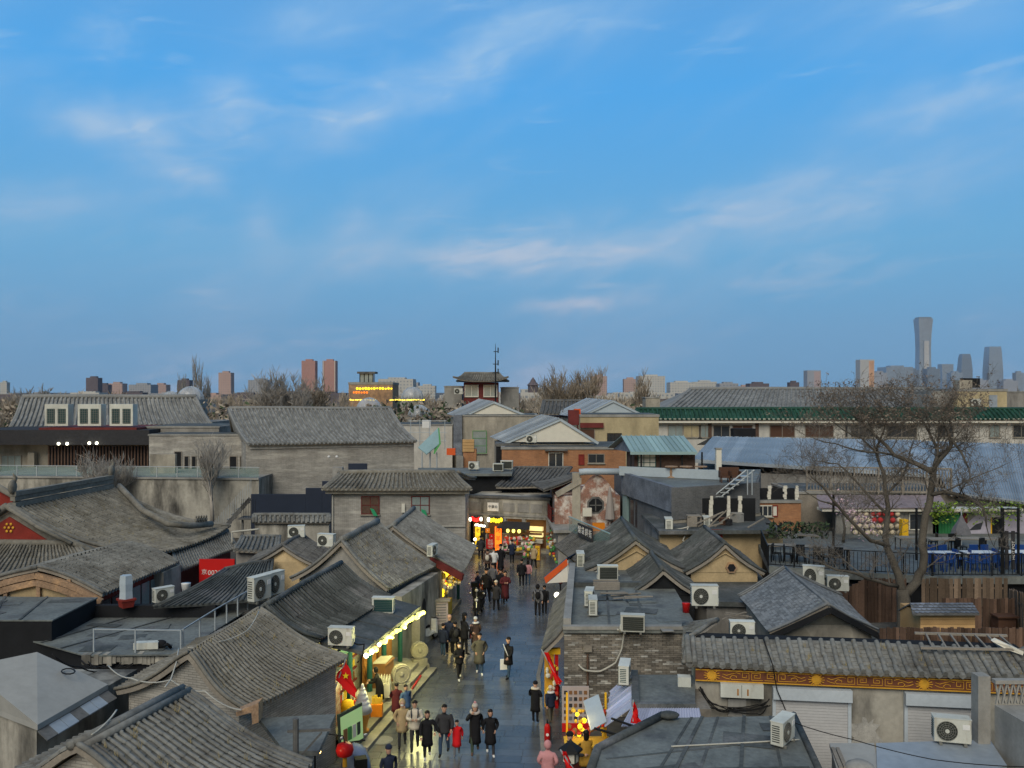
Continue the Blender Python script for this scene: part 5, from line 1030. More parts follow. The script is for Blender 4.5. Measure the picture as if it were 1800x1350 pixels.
tile_patch(gw, W(1262, 1090, 3.9), gp_(-.1, 3.74, -.75), W(1203, 1100, 3.25), gp_(-.35, 3.2, .25), row=.22, tl=.3, rad=.06, sag=.03, mat='tile', ridge=.07)
for ts in (2.35, 6.25):
    MB().obox(gp_(ts, 2.18, .24), gd*2.35, -gn*.238, V((0, 0, .36))).build('shutter_box', 'shutter_box', gw); sh_ = MB().obox(gp_(ts, 0, .1), gd*.1, -gn*.098, V((0, 0, 2.177))).build('shutter', 'shutter_box', gw); MB().obox(gp_(ts+2.25, 0, .1), gd*.1, -gn*.098, V((0, 0, 2.177))).build('guide_rail', 'shutter_box', sh_)
    sm = MB().obox(V((0, 0, 0)), gd*2.14, -gn*.05+V((0, 0, .012)), V((0, 0, .078))).mesh('slat', 'shutter')
    for i in range(24): o = link('slat', sm, sh_); o.location = gp_(ts+.105, .02+.09*i, .07)-BASE[gw.name]
MB().prism([gp_(5.0+x_, z_, .004) for x_, z_ in [(.15+cos(k*.26)*rnd(.25, .6), 1.15+sin(k*.26)*rnd(.35, .65)) for k in range(24)]], gn*.012).build('whitewash_patch', 'lime', gw)
eb = thing('electric_box', 'rust-streaked white electric cabinet under the gold frieze', 'box', gp_(1.2, 2.1, .2)); MB().obox(gp_(.75, 2.2, .3), gd*1.3, -gn*.26, V((0, 0, .42))).build('cabinet', 'ac_white', eb); MB().obox(gp_(1.38, 2.22, .306), gd*.015, -gn*.005, V((0, 0, .38))).build('door_gap', 'grille', eb)
for q in (1.25, 1.55): MB().obox(gp_(q, 2.28, .308), gd*.05, -gn*.006, V((0, 0, .2))).build('rust_streak', 'wood_orange', eb)
tag(MB().obox(gp_(-.55, 1.75, .25), gd*.4, -gn*.3, V((0, 0, 1.0))).build('plastic_duct', 'ac_white'), 'upright pale duct at the left end of the gold frieze', 'duct'); tag(MB().obox(gp_(1.0, 1.55, .12), gd*.55, -gn*.1, V((0, 0, .55))).build('wall_cabinet', 'concrete'), 'grey wall cabinet beneath the electric box', 'box')
# --- cluster at bottom-right: pale concrete parapet, blue-grey sheet roof
cp = thing('roof_parapet', 'concrete stair parapet with a tiled lattice panel and thorny twigs', 'wall', (13, 22, 0)); cA = D(1752, 1235, 22.5)
MB().obox(V((cA.x, 22.6, 0)), V((.25, -4, 0)), V((2.5, 0, 0)), V((0, 0, 3.4))).build('wall', 'concrete', cp); MB().obox(V((cA.x-.35, 22.75, 0)), V((.33, 0, 0)), V((0, .35, 0)), V((0, 0, 4.1))).build('post', 'concrete', cp)
for i in range(9):
    MB().beam(V((cA.x+.05+.16*i, 22.62, 3.41)), V((cA.x+.17+.16*i, 22.62, 3.95)), .05, .04).build('lattice_bar', 'concrete', cp); MB().beam(V((cA.x+.17+.16*i, 22.66, 3.41)), V((cA.x+.05+.16*i, 22.66, 3.95)), .05, .04).build('lattice_bar', 'concrete', cp)
MB().obox(V((cA.x, 22.55, 3.96)), V((2.5, 0, 0)), V((0, .2, 0)), V((0, 0, .1))).build('cap', 'concrete', cp)
sr_ = thing('sheet_roof', 'bluish sheet roof carrying an outdoor unit below the right shutter', 'roof', (11, 22, 0)); zb = 2.3; P5 = [W(1540, 1306, zb), W(1740, 1300, zb), W(1770, 1345, zb), W(1545, 1420, zb)]; flat_roof(sr_, P5, zb, .1, 'metal_blue'); solid([toward(p, V((10.8, 21.5, 0)), .2) for p in P5], zb-.12).build('wall', 'concrete', sr_)
g2 = thing('sheet_roof', 'pale grey concrete slab with loose battens between felt and sheet roofs', 'roof', (9, 21.5, 0)); P6 = [W(1458, 1306, 2.25), W(1536, 1306, 2.25), W(1560, 1420, 2.25), W(1490, 1420, 2.25)]; flat_roof(g2, P6, 2.25, .1, 'concrete_roof'); solid([toward(p, V((9, 21.3, 0)), .1) for p in P6], 2.1).build('wall', 'concrete', g2)
for i in range(2): MB().beam(W(1464+8*i, 1315, 2.29), W(1478+9*i, 1350, 2.29), .09, .05).build('batten', 'wood_grey', g2)
tag(MB().sph(W(1512, 1352, 2.26), (.38, .38, .22), 14, 6).build('roof_dome', 'concrete', None, True), 'grey rounded vent cap on the pale slab', 'vent')
# --- shingled house with the stained gable
sg_, _, _ = gable_house('shingled_house', 'small house with grey-blue shingle roof and stained pale gable', W(1457, 1064, 4.3), W(1380, 998, 4.3), W(1352, 1112, 3.0), W(1298, 1047, 3.0), W(1543, 1110, 3.0), W(1478, 1047, 3.0), 'plaster', 'plaster', roof=dict(row=.17, tl=.13, rad=.03, sag=.04, mat='tile_blue', ridge=.05, cover=False), gov=.1)
g = MB()
for a_, b_ in ((W(1457, 1064, 4.3), W(1543, 1110, 3.0)), (W(1457, 1064, 4.3), W(1352, 1112, 3.0))): g.beam(a_+V((0, -.12, -.14)), b_+V((0, -.12, -.14)), .1, .2)
g.build('bargeboard', 'black', sg_)
# --- yellow-gabled pair and the small dark one in the middle
def ygable(label, ax, ay, bx0, bx1, by, z, depth, wall, gab, mat='felt'):
    Yb = F*(H-z)/(by-HZ); ap = D(ax, ay, Yb-.2); l, r_ = D(bx0, by-4, Yb-.2), D(bx1, by-4, Yb-.2); bk = V((depth*.03, depth, 0))
    root, A, B = gable_house('gabled_house', label, ap, ap+bk, l, l+bk, r_, r_+bk, wall, gab, roof=dict(row=.2, tl=.5, rad=.045, sag=.1, mat=mat, ridge=.1)); return root, Yb, A
y1, Yb, A = ygable('dark tiled house with a yellow gable and a hexagonal vent near the street', 1118, 951, 1030, 1205, 1008, 3.0, 7, 'gable_yellow', 'gable_yellow'); 
def hexvent(root, px, py, Yv, s):
    c = D(px, py, Yv); g = MB().prism([c+V((cos(k*pi/3)*s, 0, sin(k*pi/3)*s)) for k in range(6)], (0, .1, 0)).build('vent', 'wood_old', root); MB().prism([c+V((cos(k*pi/3)*s*.7, -.02, sin(k*pi/3)*s*.7)) for k in range(6)], (0, .05, 0)).build('vent_opening', 'black', g)
def chevron(root, ax, ay, w, hgt, Yv):
    c = D(ax, ay, Yv); MB().beam(c, c+V((-w, 0, -hgt)), .05, .05).beam(c, c+V((w, 0, -hgt)), .05, .05).build('moulding', 'gable_yellow', root)
hexvent(y1, 1127, 995, A[0].y-.12, .30); chevron(y1, 1119, 968, 1.1, .6, A[0].y-.1)
y2, Yb, A = ygable('dark tiled house with a yellow gable and a dark hexagonal vent by the terrace', 1275, 957, 1205, 1345, 1012, 3.0, 5, 'gable_yellow', 'gable_yellow'); hexvent(y2, 1286, 998, A[0].y-.12, .28); chevron(y2, 1275, 972, 1.0, .55, A[0].y-.1)
y3, Yb, A = ygable('small dark felt-covered gable house with black pediment among the units', 1165, 1003, 1105, 1235, 1052, 2.75, 4.5, 'black', 'black', 'felt')
# valley roof between them
vr = thing('valley_roof', 'dark felt valley roof joining the gabled houses', 'roof', (8.5, 41, 0)); P7 = [(8.2, 36.6), (11.6, 36.2), (12.4, 44), (6.2, 46)]; flat_roof(vr, P7, 2.7, .2, 'felt'); solid([(8.4, 36.8), (11.4, 36.5), (12.2, 43.8), (6.4, 45.8)], 2.48).build('wall', 'plaster_grey', vr)
ug = thing('low_gable_wall', 'low wall with stained yellow plaster and red patches behind the gabled pair', 'wall', (10, 47, 0)); a, b = D(1160, 945, 47), D(1372, 932, 48); MB().obox(V((a.x, 47, 0)), V((b.x-a.x, .6, 0)), V((0, .4, 0)), V((0, 0, 4.0))).build('wall', 'gable_yellow', ug); MB().obox(D(1235, 945, 46.9), V((1.1, 0, 0)), V((0, .06, 0)), V((0, 0, .45))).build('red_patch', 'red_paint', ug)
rp = thing('roof_terrace', 'dark flat roof platform with white pipes behind the yellow gables', 'roof', (11, 50, 0)); flat_roof(rp, [(8.0, 46.5), (14.8, 46.8), (15.5, 53), (8.0, 53)], 4.1, .2, 'felt'); solid([(8.2, 47.3), (14.6, 47.6), (15.2, 52.8), (8.2, 52.8)], 3.88).build('wall', 'plaster_grey', rp)
for px in (1275, 1290): tag(MB().obox(D(px, 933, 48), V((1.4, .3, 0)), V((.2, .6, 0)), V((0, 0, .05))).build('metal_sheet', 'metal_pale'), 'loose pale metal sheet lying on the dark flat roof', 'sheet', 'metal sheets on the dark roof')
for i in range(9):
    p = V((rnd(9.5, 14), rnd(47.6, 51), 4.11)); s_ = rnd(.3, .7); tag(MB().box(p+V((0, 0, s_*.4)), (s_, s_*.8, s_*.8), rnd(0, 3)).box(p+V((0, 0, s_*.83)), (s_*1.08, s_*.88, .05), 0).build('storage_crate', random.choice(['wood_grey', 'wicker', 'c_char', 'concrete'])), 'old crate among the clutter on the dark flat roof behind the gables', 'crate', 'crates on the dark flat roof')
for i in range(6): p = V((9+rnd(0, 5.5), rnd(46.9, 48), 4.11)); tag(MB().beam(p, p+V((rnd(1, 2.2), rnd(-.4, .4), rnd(.3, 1.1))), .07, .06).build('timber_beam', 'wood_grey'), 'loose timber beam propped on the dark flat roof behind the gables', 'beam', 'timber beams on the dark flat roof')
# --- dark sign roof & glass sign by the street
gl = thing('sign_fence', 'green glass parapet carrying a dark sign plate with pale lettering', 'sign', D(1040, 950, 47)); a, b = D(1000, 922, 50), D(1072, 955, 44)
a.z = 3.55; b.z = 3.55
for i in range(4): p, q = lerp(a, b, i/4), lerp(a, b, (i+.96)/4); MB().obox(p, q-p, V((.02, .02, 0)), V((0, 0, .8))).build('glass_pane', 'glass_green', gl)
MB().beam(a+V((0, 0, .82)), b+V((0, 0, .82)), .06, .05).build('rail', 'metal_teal', gl); p, q = lerp(a, b, .3), lerp(a, b, .66); dr = (q-p).normalized(); nr = V((dr.y, -dr.x, 0)); nr = nr if nr.y < 0 else -nr
MB().obox(p+nr*.1+V((0, 0, .02)), q-p, nr*.05, V((0, 0, .72))).build('sign_plate', 'c_char', gl)
for i, ch in enumerate('烟袋斜街'): lettering(ch, .46, lerp(p, q, (i+.5)/4)+nr*.158+V((0, 0, .38)), dr, (0, 0, 1), 'sign_white', gl)
sk = thing('street_roof', 'weathered tiled skirt roof below the glass sign parapet', 'roof', (4, 46, 0)); tile_patch(sk, V((3.85, 50, 3.6)), V((5.3, 43.8, 3.6)), V((2.5, 49.0, 2.75)), V((3.7, 42.8, 2.75)), row=.28, tl=.5, rad=.06, sag=.03, mat='tile_dark', ridge=.08)
solid([(3.3, 49.6), (4.3, 43.2), (6.6, 43.8), (6.6, 50)], 3.0).build('wall', 'plaster_grey', sk)
oa = thing('awning', 'blue-grey awning with a red-orange stripe and white valance', 'awning', D(965, 1010, 45)); c = V((1.65, 44.0, 2.1)); d_ = V((.75, 2.2, 0)); 
MB().prism([c+V((1.2, .4, .9)), c+d_+V((1.2, 0, .9)), c+d_, c], (0, 0, .05)).build('canopy', 'c_blue', oa); MB().prism([c+V((0, -.02, -.0)), c+V((1.2, .38, .9)), c+V((1.3, .38, .62)), c+V((.1, -.02, -.3))], (0, .04, 0)).build('stripe', 'orange_fabric', oa); MB().prism([c+V((.15, -.01, -.3)), c+V((1.3, .39, .55)), c+V((1.35, .39, -.3))], (0, .04, 0)).build('valance', 'sign_white', oa)
for q in (c+V((1.25, .4, 0)), c+d_+V((1.2, 0, 0))): MB().tube([V((q.x, q.y, 0)), V((q.x, q.y, 2.9))], .04, 6).build('pole', 'railing_grey', oa)
# --- octagon-window building
ob = thing('octagon_window_house', 'old house with peeling red brick wall and an octagonal window', 'house', (6, 60, 0)); Yo = 58
a, b = D(975, 880, Yo), D(1090, 880, Yo); MB().obox(V((a.x, Yo, 0)), V((b.x-a.x, 0, 0)), V((0, 7, 0)), V((0, 0, 4.6))).build('wall', 'brick_red', ob)
c = D(1043, 850, Yo); arcp = [D(1018+(1082-1018)*k/10, 868-33*sin(pi*k/10), Yo-.02) for k in range(11)]; MB().prism(arcp+[D(1082, 930, Yo-.02), D(1018, 930, Yo-.02)], (0, .3, 0)).build('arched_panel', 'brick_red', ob)
MB().obox(D(1006, 935, Yo-.1), V((.55, 0, 0)), V((0, .4, 0)), V((0, 0, 4.0))).build('pilaster', 'plaster', ob)
c = D(1047, 888, Yo-.05); oct_ = [c+V((cos(k*pi/4+pi/8)*.62, 0, sin(k*pi/4+pi/8)*.62)) for k in range(8)]; wn = MB().prism(oct_, (0, .12, 0)).build('window', 'tile_dark', ob); MB().prism([c+(p-c)*.78+V((0, -.03, 0)) for p in oct_], (0, .05, 0)).build('pane', 'black', wn); ln = MB(); ln.beam(c+V((-.4, -.05, 0)), c+V((.4, -.05, 0)), .03, .06).beam(c+V((0, -.05, -.4)), c+V((0, -.05, .4)), .03, .06).build('lattice', 'tile_dark', wn)
tile_patch(ob, D(1018, 835, 60), D(1000, 835, 66), D(955, 862, 57.5), D(935, 850, 63), row=.3, tl=.5, rad=.07, sag=.12, mat='tile_dark', ridge=.15)
MB().prism([D(1022, 840, Yo-.2), D(976, 866, Yo-.2), D(980, 874, Yo-.2), D(1022, 850, Yo-.2)], (0, .3, 0)).build('verge', 'plaster', ob); MB().tube([D(1018, 830, 57.7), D(1030, 829, 57.7), D(1090, 829, 57.7)], .22, 8).build('white_duct', 'metal_pale', ob, True)
um = thing('parasol', 'folded grey parasol leaning against the peeling wall', 'parasol', D(1072, 928, 57.4)); q = D(1072, 925, 57.4); MB().lathe(q, [(.05, 0), (.05, .3), (.34, .5), (.24, 1.4), (.08, 2.5), (.02, 2.7)], 9).build('canopy', 'cloth_grey', um); MB().tube([q-V((0, 0, .4)), q+V((0, 0, .5))], .03, 6).build('pole', 'railing_grey', um)
tag(MB().box(D(1032, 900, 57.5), (.6, .3, .55)).build('white_box', 'goods_white'), 'white box fixed below the octagonal window', 'box'); tag(MB().box(D(1052, 926, 56), (.8, .4, .5)).build('orange_crate', 'plastic_orange'), 'orange plastic crate at the foot of the peeling wall', 'crate')
MB().obox(V((3.0, 61.5, 0)), V((1.2, 0, 0)), V((0, 4, 0)), V((0, 0, 5))).build('red_lattice', 'red_dark', ob)
# --- dark slate-clad restaurant with glazing, roof bar pavilion
sr2 = thing('slate_building', 'dark slate-clad building with a raking fascia and tall dark windows', 'building', (13, 54, 0)); cA, cB, cC = V((X(1092, 58), 58, 0)), V((X(1180, 49), 49, 0)), V((X(1335, 52), 52, 0)); zt = 6.0
bk = [V((cC.x+3, 62, 0)), V((cA.x, 62, 0))]; solid([cA+V((.25, .3, 0)), cB+V((.05, .35, 0)), cC+V((0, .3, 0)), bk[0], bk[1]], zt-.02).build('wall', 'brick_dark', sr2)
dv = cB-cA; MB().obox(cA+V((0, 0, 4.75)), dv, V((.3, .2, 0)), V((0, 0, 1.45))).build('fascia', 'slate_clad', sr2); MB().obox(cB+V((.02, 0, 4.3)), cC-cB, V((0, .25, 0)), V((0, 0, 1.85))).build('brick_parapet', 'brick_dark', sr2)
for i in range(6): t0 = .12+i*.14; MB().obox(lerp(cA, cB, t0)+V((.2, .25, 1.6)), dv*.105, V((.08, .06, 0)), V((0, 0, 2.9))).build('window', 'glass_dark', sr2)
MB().obox(cA+V((.1, .1, 0)), dv*.1, V((.3, .2, 0)), V((0, 0, 4.74))).build('corner_pier', 'metal_teal', sr2); flat_roof(sr2, [cA+V((.5, .6, 0)), cB+V((.3, .7, 0)), cC+V((-.1, .6, 0)), bk[0], bk[1]], zt+.03, .04, 'felt_light', name='roof_deck')
MB().obox(cB+V((.1, .1, 0)), cC-cB, V((0, .2, 0)), V((0, 0, 4.29))).build('lower_wall', 'plaster', sr2)
pv = thing('roof_pavilion', 'rooftop pavilion with pale teal standing-seam roof and lattice window', 'pavilion', D(1160, 825, 60)); zf = 6.05
r0, r1 = D(1092, 766, 62), D(1202, 766, 62); e0, e1 = D(1108, 794, 58), D(1226, 794, 58); panels(pv, r0, r1, e0, e1, 13, 'metal_teal', rib=.07); panels(pv, r1, r0, r1+V((.6, 3.6, -1.1)), r0+V((-.6, 3.6, -1.1)), 6, 'metal_teal', rib=.07); MB().beam(e0+V((0, 0, -.1)), e1+V((0, 0, -.1)), .05, .2).build('eave_board', 'metal_teal', pv)
MB().prism([r0+V((.3, 0, -.2)), e0+V((.3, .5, -.1)), r0+V((-.2, 3.4, -1.2))], (.08, 0, 0)).build('gable', 'slate_clad', pv)
MB().obox(V((e0.x+.4, 58.9, zf)), V((4.2, 0, 0)), V((0, 4, 0)), V((0, 0, 1.6))).build('wall', 'c_brown', pv); window(pv, D(1137, 809, 58.85), 1.25, .95, nx=3, ny=3, frame='teal_paint', glass='goods_white', sill=False, fw=.05)
for px in (1108, 1126, 1160, 1198, 1233): q = D(px, 0, 58.3); MB().obox(V((q.x, 58.3, zf)), V((.1, 0, 0)), V((0, .1, 0)), V((0, 0, 1.5))).build('post', 'railing_black', pv)
tb = MB(); tb.obox(V((X(1090, 57), 57.5, zf)), V((7.2, -3.5, 0)), V((0, .15, 0)), V((0, 0, .6))); tag(tb.build('roof_parapet', 'metal_pale'), 'pale metal parapet along the roof pavilion terrace', 'parapet')
for i, px in enumerate((1180, 1206, 1232)):
    k = thing('cafe_table', 'round wooden cafe table beside the roof pavilion', 'table', V((X(px, 56), 56, zf)), 'cafe tables on the roof terrace'); q = BASE[k.name]; MB().disc(q+V((0, 0, .72)), (0, 0, 1), .42, .05, 12).build('tabletop', 'wood_old', k); MB().lathe(q, [(.28, 0), (.1, .1), (.12, .4), (.08, .69)], 8).build('pedestal', 'wood_old', k)
for i, px in enumerate((1274, 1292)):
    k = thing('wicker_chair', 'brown wicker tub chair on the edge of the roof terrace', 'chair', V((X(px, 53), 53, zf)), 'wicker chairs on the roof terrace'); q = BASE[k.name]; MB().box(q+V((0, 0, .36)), (.6, .55, .12)).build('seat', 'wicker', k); MB().box(q+V((0, .26, .6)), (.62, .08, .65)).build('backrest', 'wicker', k)
    for s_ in (-1, 1): MB().box(q+V((s_*.3, 0, .5)), (.07, .55, .4)).build('armrest', 'wicker', k); MB().box(q+V((s_*.24, -.2, .15)), (.06, .06, .3)).build('leg', 'wicker', k); MB().box(q+V((s_*.24, .2, .15)), (.06, .06, .3)).build('leg', 'wicker', k)
ch_ = thing('chimney_duct', 'tall cream chimney duct rising from the roof terrace', 'chimney', V((X(1264, 55), 55, zf))); q = BASE[ch_.name]; MB().box(q+V((0, .2, .95)), (.34, .34, 1.9)).build('shaft', 'goods_white', ch_); MB().box(q+V((0, .2, 1.95)), (.42, .42, .09)).build('cap', 'concrete', ch_)
# black panels with pale posts
for nm_, (xs, yt, yb, Yp), lab in (('hoarding', ((1222, 1250, 1280, 1300, 1330), 876, 916, 50), 'low black sheet hoarding with four torn white posts on the flat roof'), ('hoarding', ((1330, 1352, 1380, 1400), 858, 884, 53), 'black sheet hoarding with white posts above the orange brick hut')):
    k = thing(nm_, lab, 'hoarding', D(xs[0], yb, Yp))
    for a_, b_ in zip(xs, xs[1:]):
        p, q = D(a_+2, yb, Yp), D(b_-2, yb, Yp); MB().obox(p, q-p, V((0, .06, 0)), V((0, 0, (yb-yt)*Yp/F))).build('panel', 'black', k)
    for a_ in xs[:-1] if yb > 900 else xs[1:]:
        p = D(a_, yb, Yp-.05); g = MB()
        for i in range(6): g.box(p+V((rnd(-.03, .03), 0, (i+.5)*(yb-yt+4)*Yp/F/6)), (.2+rnd(-.05, .05), .1, (yb-yt+6)*Yp/F/6))
        g.build('post', 'goods_white', k)
oh, aa, ff, nn = block('brick_hut', 'low orange brick hut under the black hoarding', 'hut', 1330, 1408, 884, 52.5, 3, 'brick_orange', 4.1 if False else 0); window(oh, D(1345, 898, 52.47), .9, .7, nx=3, frame='goods_white', glass='glass_dark'); window(oh, D(1362, 898, 52.47), .35, .7, nx=1, frame='red_paint', glass='goods_white', sill=False)
st_ = thing('steel_steps', 'slanting steel handrails climbing past the brick parapet', 'stairs', D(1280, 880, 50)); 
for dx in (0, 14): MB().tube([D(1255+dx, 872, 50.5), D(1312+dx, 826, 50.5)], .04, 6).build('handrail', 'railing_grey', st_)
for i in range(6): MB().box(D(1262+9*i, 872-7*i, 50.8), (.5, .7, .05)).build('tread', 'railing_grey', st_)
for px in (1314, 1322): MB().tube([D(px, 870, 50.4), D(px, 826, 50.4)], .035, 6).build('post', 'railing_grey', st_)
# ================================================================ right: courtyard, terrace restaurant, sheet-metal roofs
# courtyard deck
cy = thing('courtyard_deck', 'dark raised courtyard deck around the bare tree', 'deck', (17, 34, 0)); flat_roof(cy, [(13.4, 30.2), (24, 29.5), (26, 38.6), (14.5, 38.6)], 1.45, .2, 'felt', name='deck'); solid([(13.5, 30.3), (23.9, 29.7), (25.8, 38.5), (14.6, 38.5)], 1.24).build('base', 'concrete', cy)
def plank_fence(name, label, pts, tops, z0, mat, w=.13, cat='fence'):
    root = thing(name, label, cat, pts[0]); ms = [MB().box((0, 0, .5), (w*.92, .03, 1), 0, 0, t).mesh('plank', mat) for t in (-.8, -.2, .3, .8)]
    for (p, ta), (q, tb_) in zip(zip(pts, tops), zip(pts[1:], tops[1:])):
        p, q = V(p), V(q); n = max(1, round((q-p).length/w)); rz = math.atan2(q.y-p.y, q.x-p.x)
        for i in range(n):
            c = lerp(p, q, (i+.5)/n); o = link('plank', random.choice(ms), root); o.location = V((c.x, c.y, z0))-BASE[root.name]; o.rotation_euler = (rnd(-.02, .02), rnd(-.015, .015), rz); o.scale = (1, 1, lerp(ta, tb_, (i+.5)/n)-z0+rnd(-.03, .03))
        for zz in (.25, .8): MB().beam(V((p.x, p.y+.04, z0+(ta-z0)*zz)), V((q.x, q.y+.04, z0+(tb_-z0)*zz)), .04, .08).build('batten', mat, root)
    return root
fp = [V((X(1468, 37.5), 37.5, 0)), V((X(1525, 37.8), 37.8, 0)), V((X(1592, 38), 38, 0))]; plank_fence('plank_fence', 'reddish brown plank fence rising in a curve beside the tree trunk', fp, [Z(1040, 37.5), Z(1017, 37.8), Z(1017, 38)], 1.45, 'fence_brown', .16)
fp = [V((X(1620, 37.6), 37.6, 0)), V((X(1770, 36.5), 36.5, 0))]; plank_fence('plank_fence', 'weathered plank fence below the terrace railing right of the tree', fp, [Z(1016, 37.6), Z(1016, 36.5)], 1.45, 'fence_old', .16)
fp = [V((X(1655, 34.5), 34.5, 0)), V((X(1785, 34.2), 34.2, 0))]; plank_fence('plank_fence', 'lower brown plank fence behind the little pine hut', fp, [Z(1052, 34.5), Z(1052, 34.2)], 1.45, 'fence_brown', .14)
fp = [V((X(1775, 35.5), 35.5, 0)), V((X(1830, 30), 30, 0))]; plank_fence('plank_fence', 'dark plank fence turning the courtyard corner at the frame edge', fp, [Z(1035, 35.5), Z(1050, 30)], 1.45, 'fence_old', .16)
fp = [V((X(1546, 28.6), 28.6, 0)), V((X(1840, 28.2), 28.2, 0))]; plank_fence('plank_fence', 'long low red-brown plank fence behind the tiled coping', fp, [Z(1103, 28.6), Z(1104, 28.2)], 2.6, 'fence_brown', .11)
# pine hut
ht = thing('pine_hut', 'little pine board hut with grey hexagonal shingle roof', 'hut', D(1665, 1100, 31)); Yh = 31; a, b = D(1618, 1102, Yh), D(1714, 1102, Yh); zh0 = 1.5; zh1 = Z(1078, Yh)
for i in range(9):
    z0_ = zh1-.02-.2*(i+1)
    if z0_ > 1.45: MB().obox(V((a.x, Yh, z0_)), V((b.x-a.x, 0, 0)), V((0, .05, 0)), V((0, 0, .19)), 0, rnd(-1, 1)).build('board', 'wood_pine', ht)
MB().obox(V((a.x+.02, Yh+.06, 1.46)), V((b.x-a.x-.04, 0, 0)), V((0, 1.6, 0)), V((0, 0, zh1-1.5))).build('body', 'wood_pine', ht)
e0, e1, r0, r1 = D(1604, 1079, Yh-.25), D(1722, 1079, Yh-.25), D(1600, 1060, Yh+.75), D(1710, 1060, Yh+.75); n = 13
MB().prism([r0, r1, e1, e0], (0, 0, -.06)).build('roof_slope', 'tile_dark', ht)
for j in range(4):
    for i in range(n):
        u0, u1 = (i+(j % 2)*.5)/n, min(1, (i+(j % 2)*.5+.96)/n); v0, v1 = j/4, (j+1)/4
        if u0 >= 1: continue
        P_ = lambda u, v: lerp(lerp(r0, r1, u), lerp(e0, e1, u), v)+V((0, 0, .012+.02*(v-v0)/.25))
        MB().add([P_(u0, v0), P_(u1, v0), P_(u1, v1-.09), P_(lerp(u0, u1, .5), v1), P_(u0, v1-.09)], [(0, 4, 3, 2, 1)], 0, rnd(-1, 1)).build('shingle', 'slate_clad', ht)
MB().prism([r0, r1, r1+V((0, 1, -.5)), r0+V((0, 1, -.5))], (0, 0, -.05)).build('roof_slope', 'tile_dark', ht)
lp_ = thing('garden_lamp', 'slim black garden lamp beside the pine hut', 'lamp', V((X(1727, 30.5), 30.5, 1.45))); q = BASE[lp_.name]; MB().tube([q, q+V((0, 0, 1.5))], .025, 6).build('pole', 'railing_black', lp_); MB().lathe(q+V((0, 0, 1.5)), [(.06, 0), (.1, .18), (.14, .2), (.02, .3)], 6).build('lantern', 'railing_black', lp_)
tag(MB().obox(V((X(1760, 31), 31, 1.46)), V((2.2, -.3, 0)), V((0, .9, 0)), V((0, 0, .75))).build('bench_table', 'wood_grey'), 'long grey table top in the courtyard at the frame edge', 'table'); tag(MB().obox(V((X(1755, 33.5), 33.5, 1.46)), V((.7, 0, 0)), V((0, .5, 0)), V((0, 0, 1.35))).obox(V((X(1752, 33.5), 33.4, 2.815)), V((.85, 0, 0)), V((0, .6, 0)), V((0, 0, .06))).build('cabinet', 'wicker'), 'dark wooden cabinet by the courtyard fence', 'cabinet')
# roof beside tree trunk
tag(MB().prism([W(1595, 1072, 2.6), W(1618, 1072, 2.6), W(1620, 1100, 2.2), W(1590, 1100, 2.2)], (0, 0, -.08)).build('lean_roof', 'tile_blue'), 'scrap of grey tiled lean-to roof at the foot of the tree', 'roof')
# terrace deck with black railing
td = thing('roof_terrace', 'raised grey terrace deck with black railings behind the tree', 'terrace', (20, 45, 0)); zt_ = 3.2; TP = [(X(1352, 41.5), 41.5), (X(1490, 40.2), 40.2), (X(1640, 39.2), 39.2), (X(1850, 39.2), 39.2), (34, 52), (14.6, 52)]; flat_roof(td, TP, zt_, .35, 'felt_light'); solid([(TP[0][0]+.3, 42), (TP[1][0], 40.8), (TP[2][0], 39.7), (TP[3][0]-.2, 39.7), (33.8, 51.8), (14.8, 51.8)], zt_-.36).build('wall', 'black', td)
railing('railing', 'black baluster railing along the left part of the terrace', [V((TP[0][0], 41.6, zt_)), V((TP[1][0], 40.3, zt_))], 1.0, 'railing_black', .22)
railing('railing', 'black baluster railing of the terrace running behind the tree trunk', [V((TP[1][0]+.05, 40.3, zt_)), V((TP[2][0], 39.3, zt_))], 1.0, 'railing_black', .17)
railing('railing', 'black baluster railing in front of the blue chairs', [V((TP[2][0]+.05, 39.3, zt_)), V((TP[3][0], 39.3, zt_))], 1.0, 'railing_black', .17)
railing('railing', 'dark railing stepping down beside the black tarpaulin on the terrace end', [V((X(1338, 44.5), 44.5, zt_+.3)), V((TP[0][0], 41.7, zt_))], .95, 'railing_black', .2)
# furniture
def stool_chair():
    k = thing('plastic_chair', 'blue plastic chair', 'chair', (0, 0, 0)); MB().box((0, 0, .43), (.42, .4, .04)).build('seat', 'plastic_blue', k); MB().box((0, .19, .68), (.42, .04, .42)).build('backrest', 'plastic_blue', k)
    for sx in (-1, 1):
        for sy in (-1, 1): MB().beam((sx*.17, sy*.16, .42), (sx*.21, sy*.2, 0), .04, .04).build('leg', 'plastic_blue', k)
    return k
def folding(lab, mat, topm):
    k = thing('table', lab, 'table', (0, 0, 0)); MB().box((0, 0, .72), (1.5, .75, .04)).build('tabletop', topm, k)
    for sx in (-1, 1):
        for sy in (-1, 1): MB().box((sx*.66, sy*.3, .35), (.04, .04, .7)).build('leg', mat, k)
    return k
bc = stool_chair(); wt = folding('white table', 'railing_black', 'plastic_white'); bt_ = folding('dark table', 'railing_black', 'wood_grey')
for i, px in enumerate((1655, 1722, 1795)): place(wt, USED, V((X(px, 41.2), 41.2+.1*i, zt_+.002)), 0, 'white folding table between the blue chairs', 'white tables on the terrace', (1.0, 1, 1))
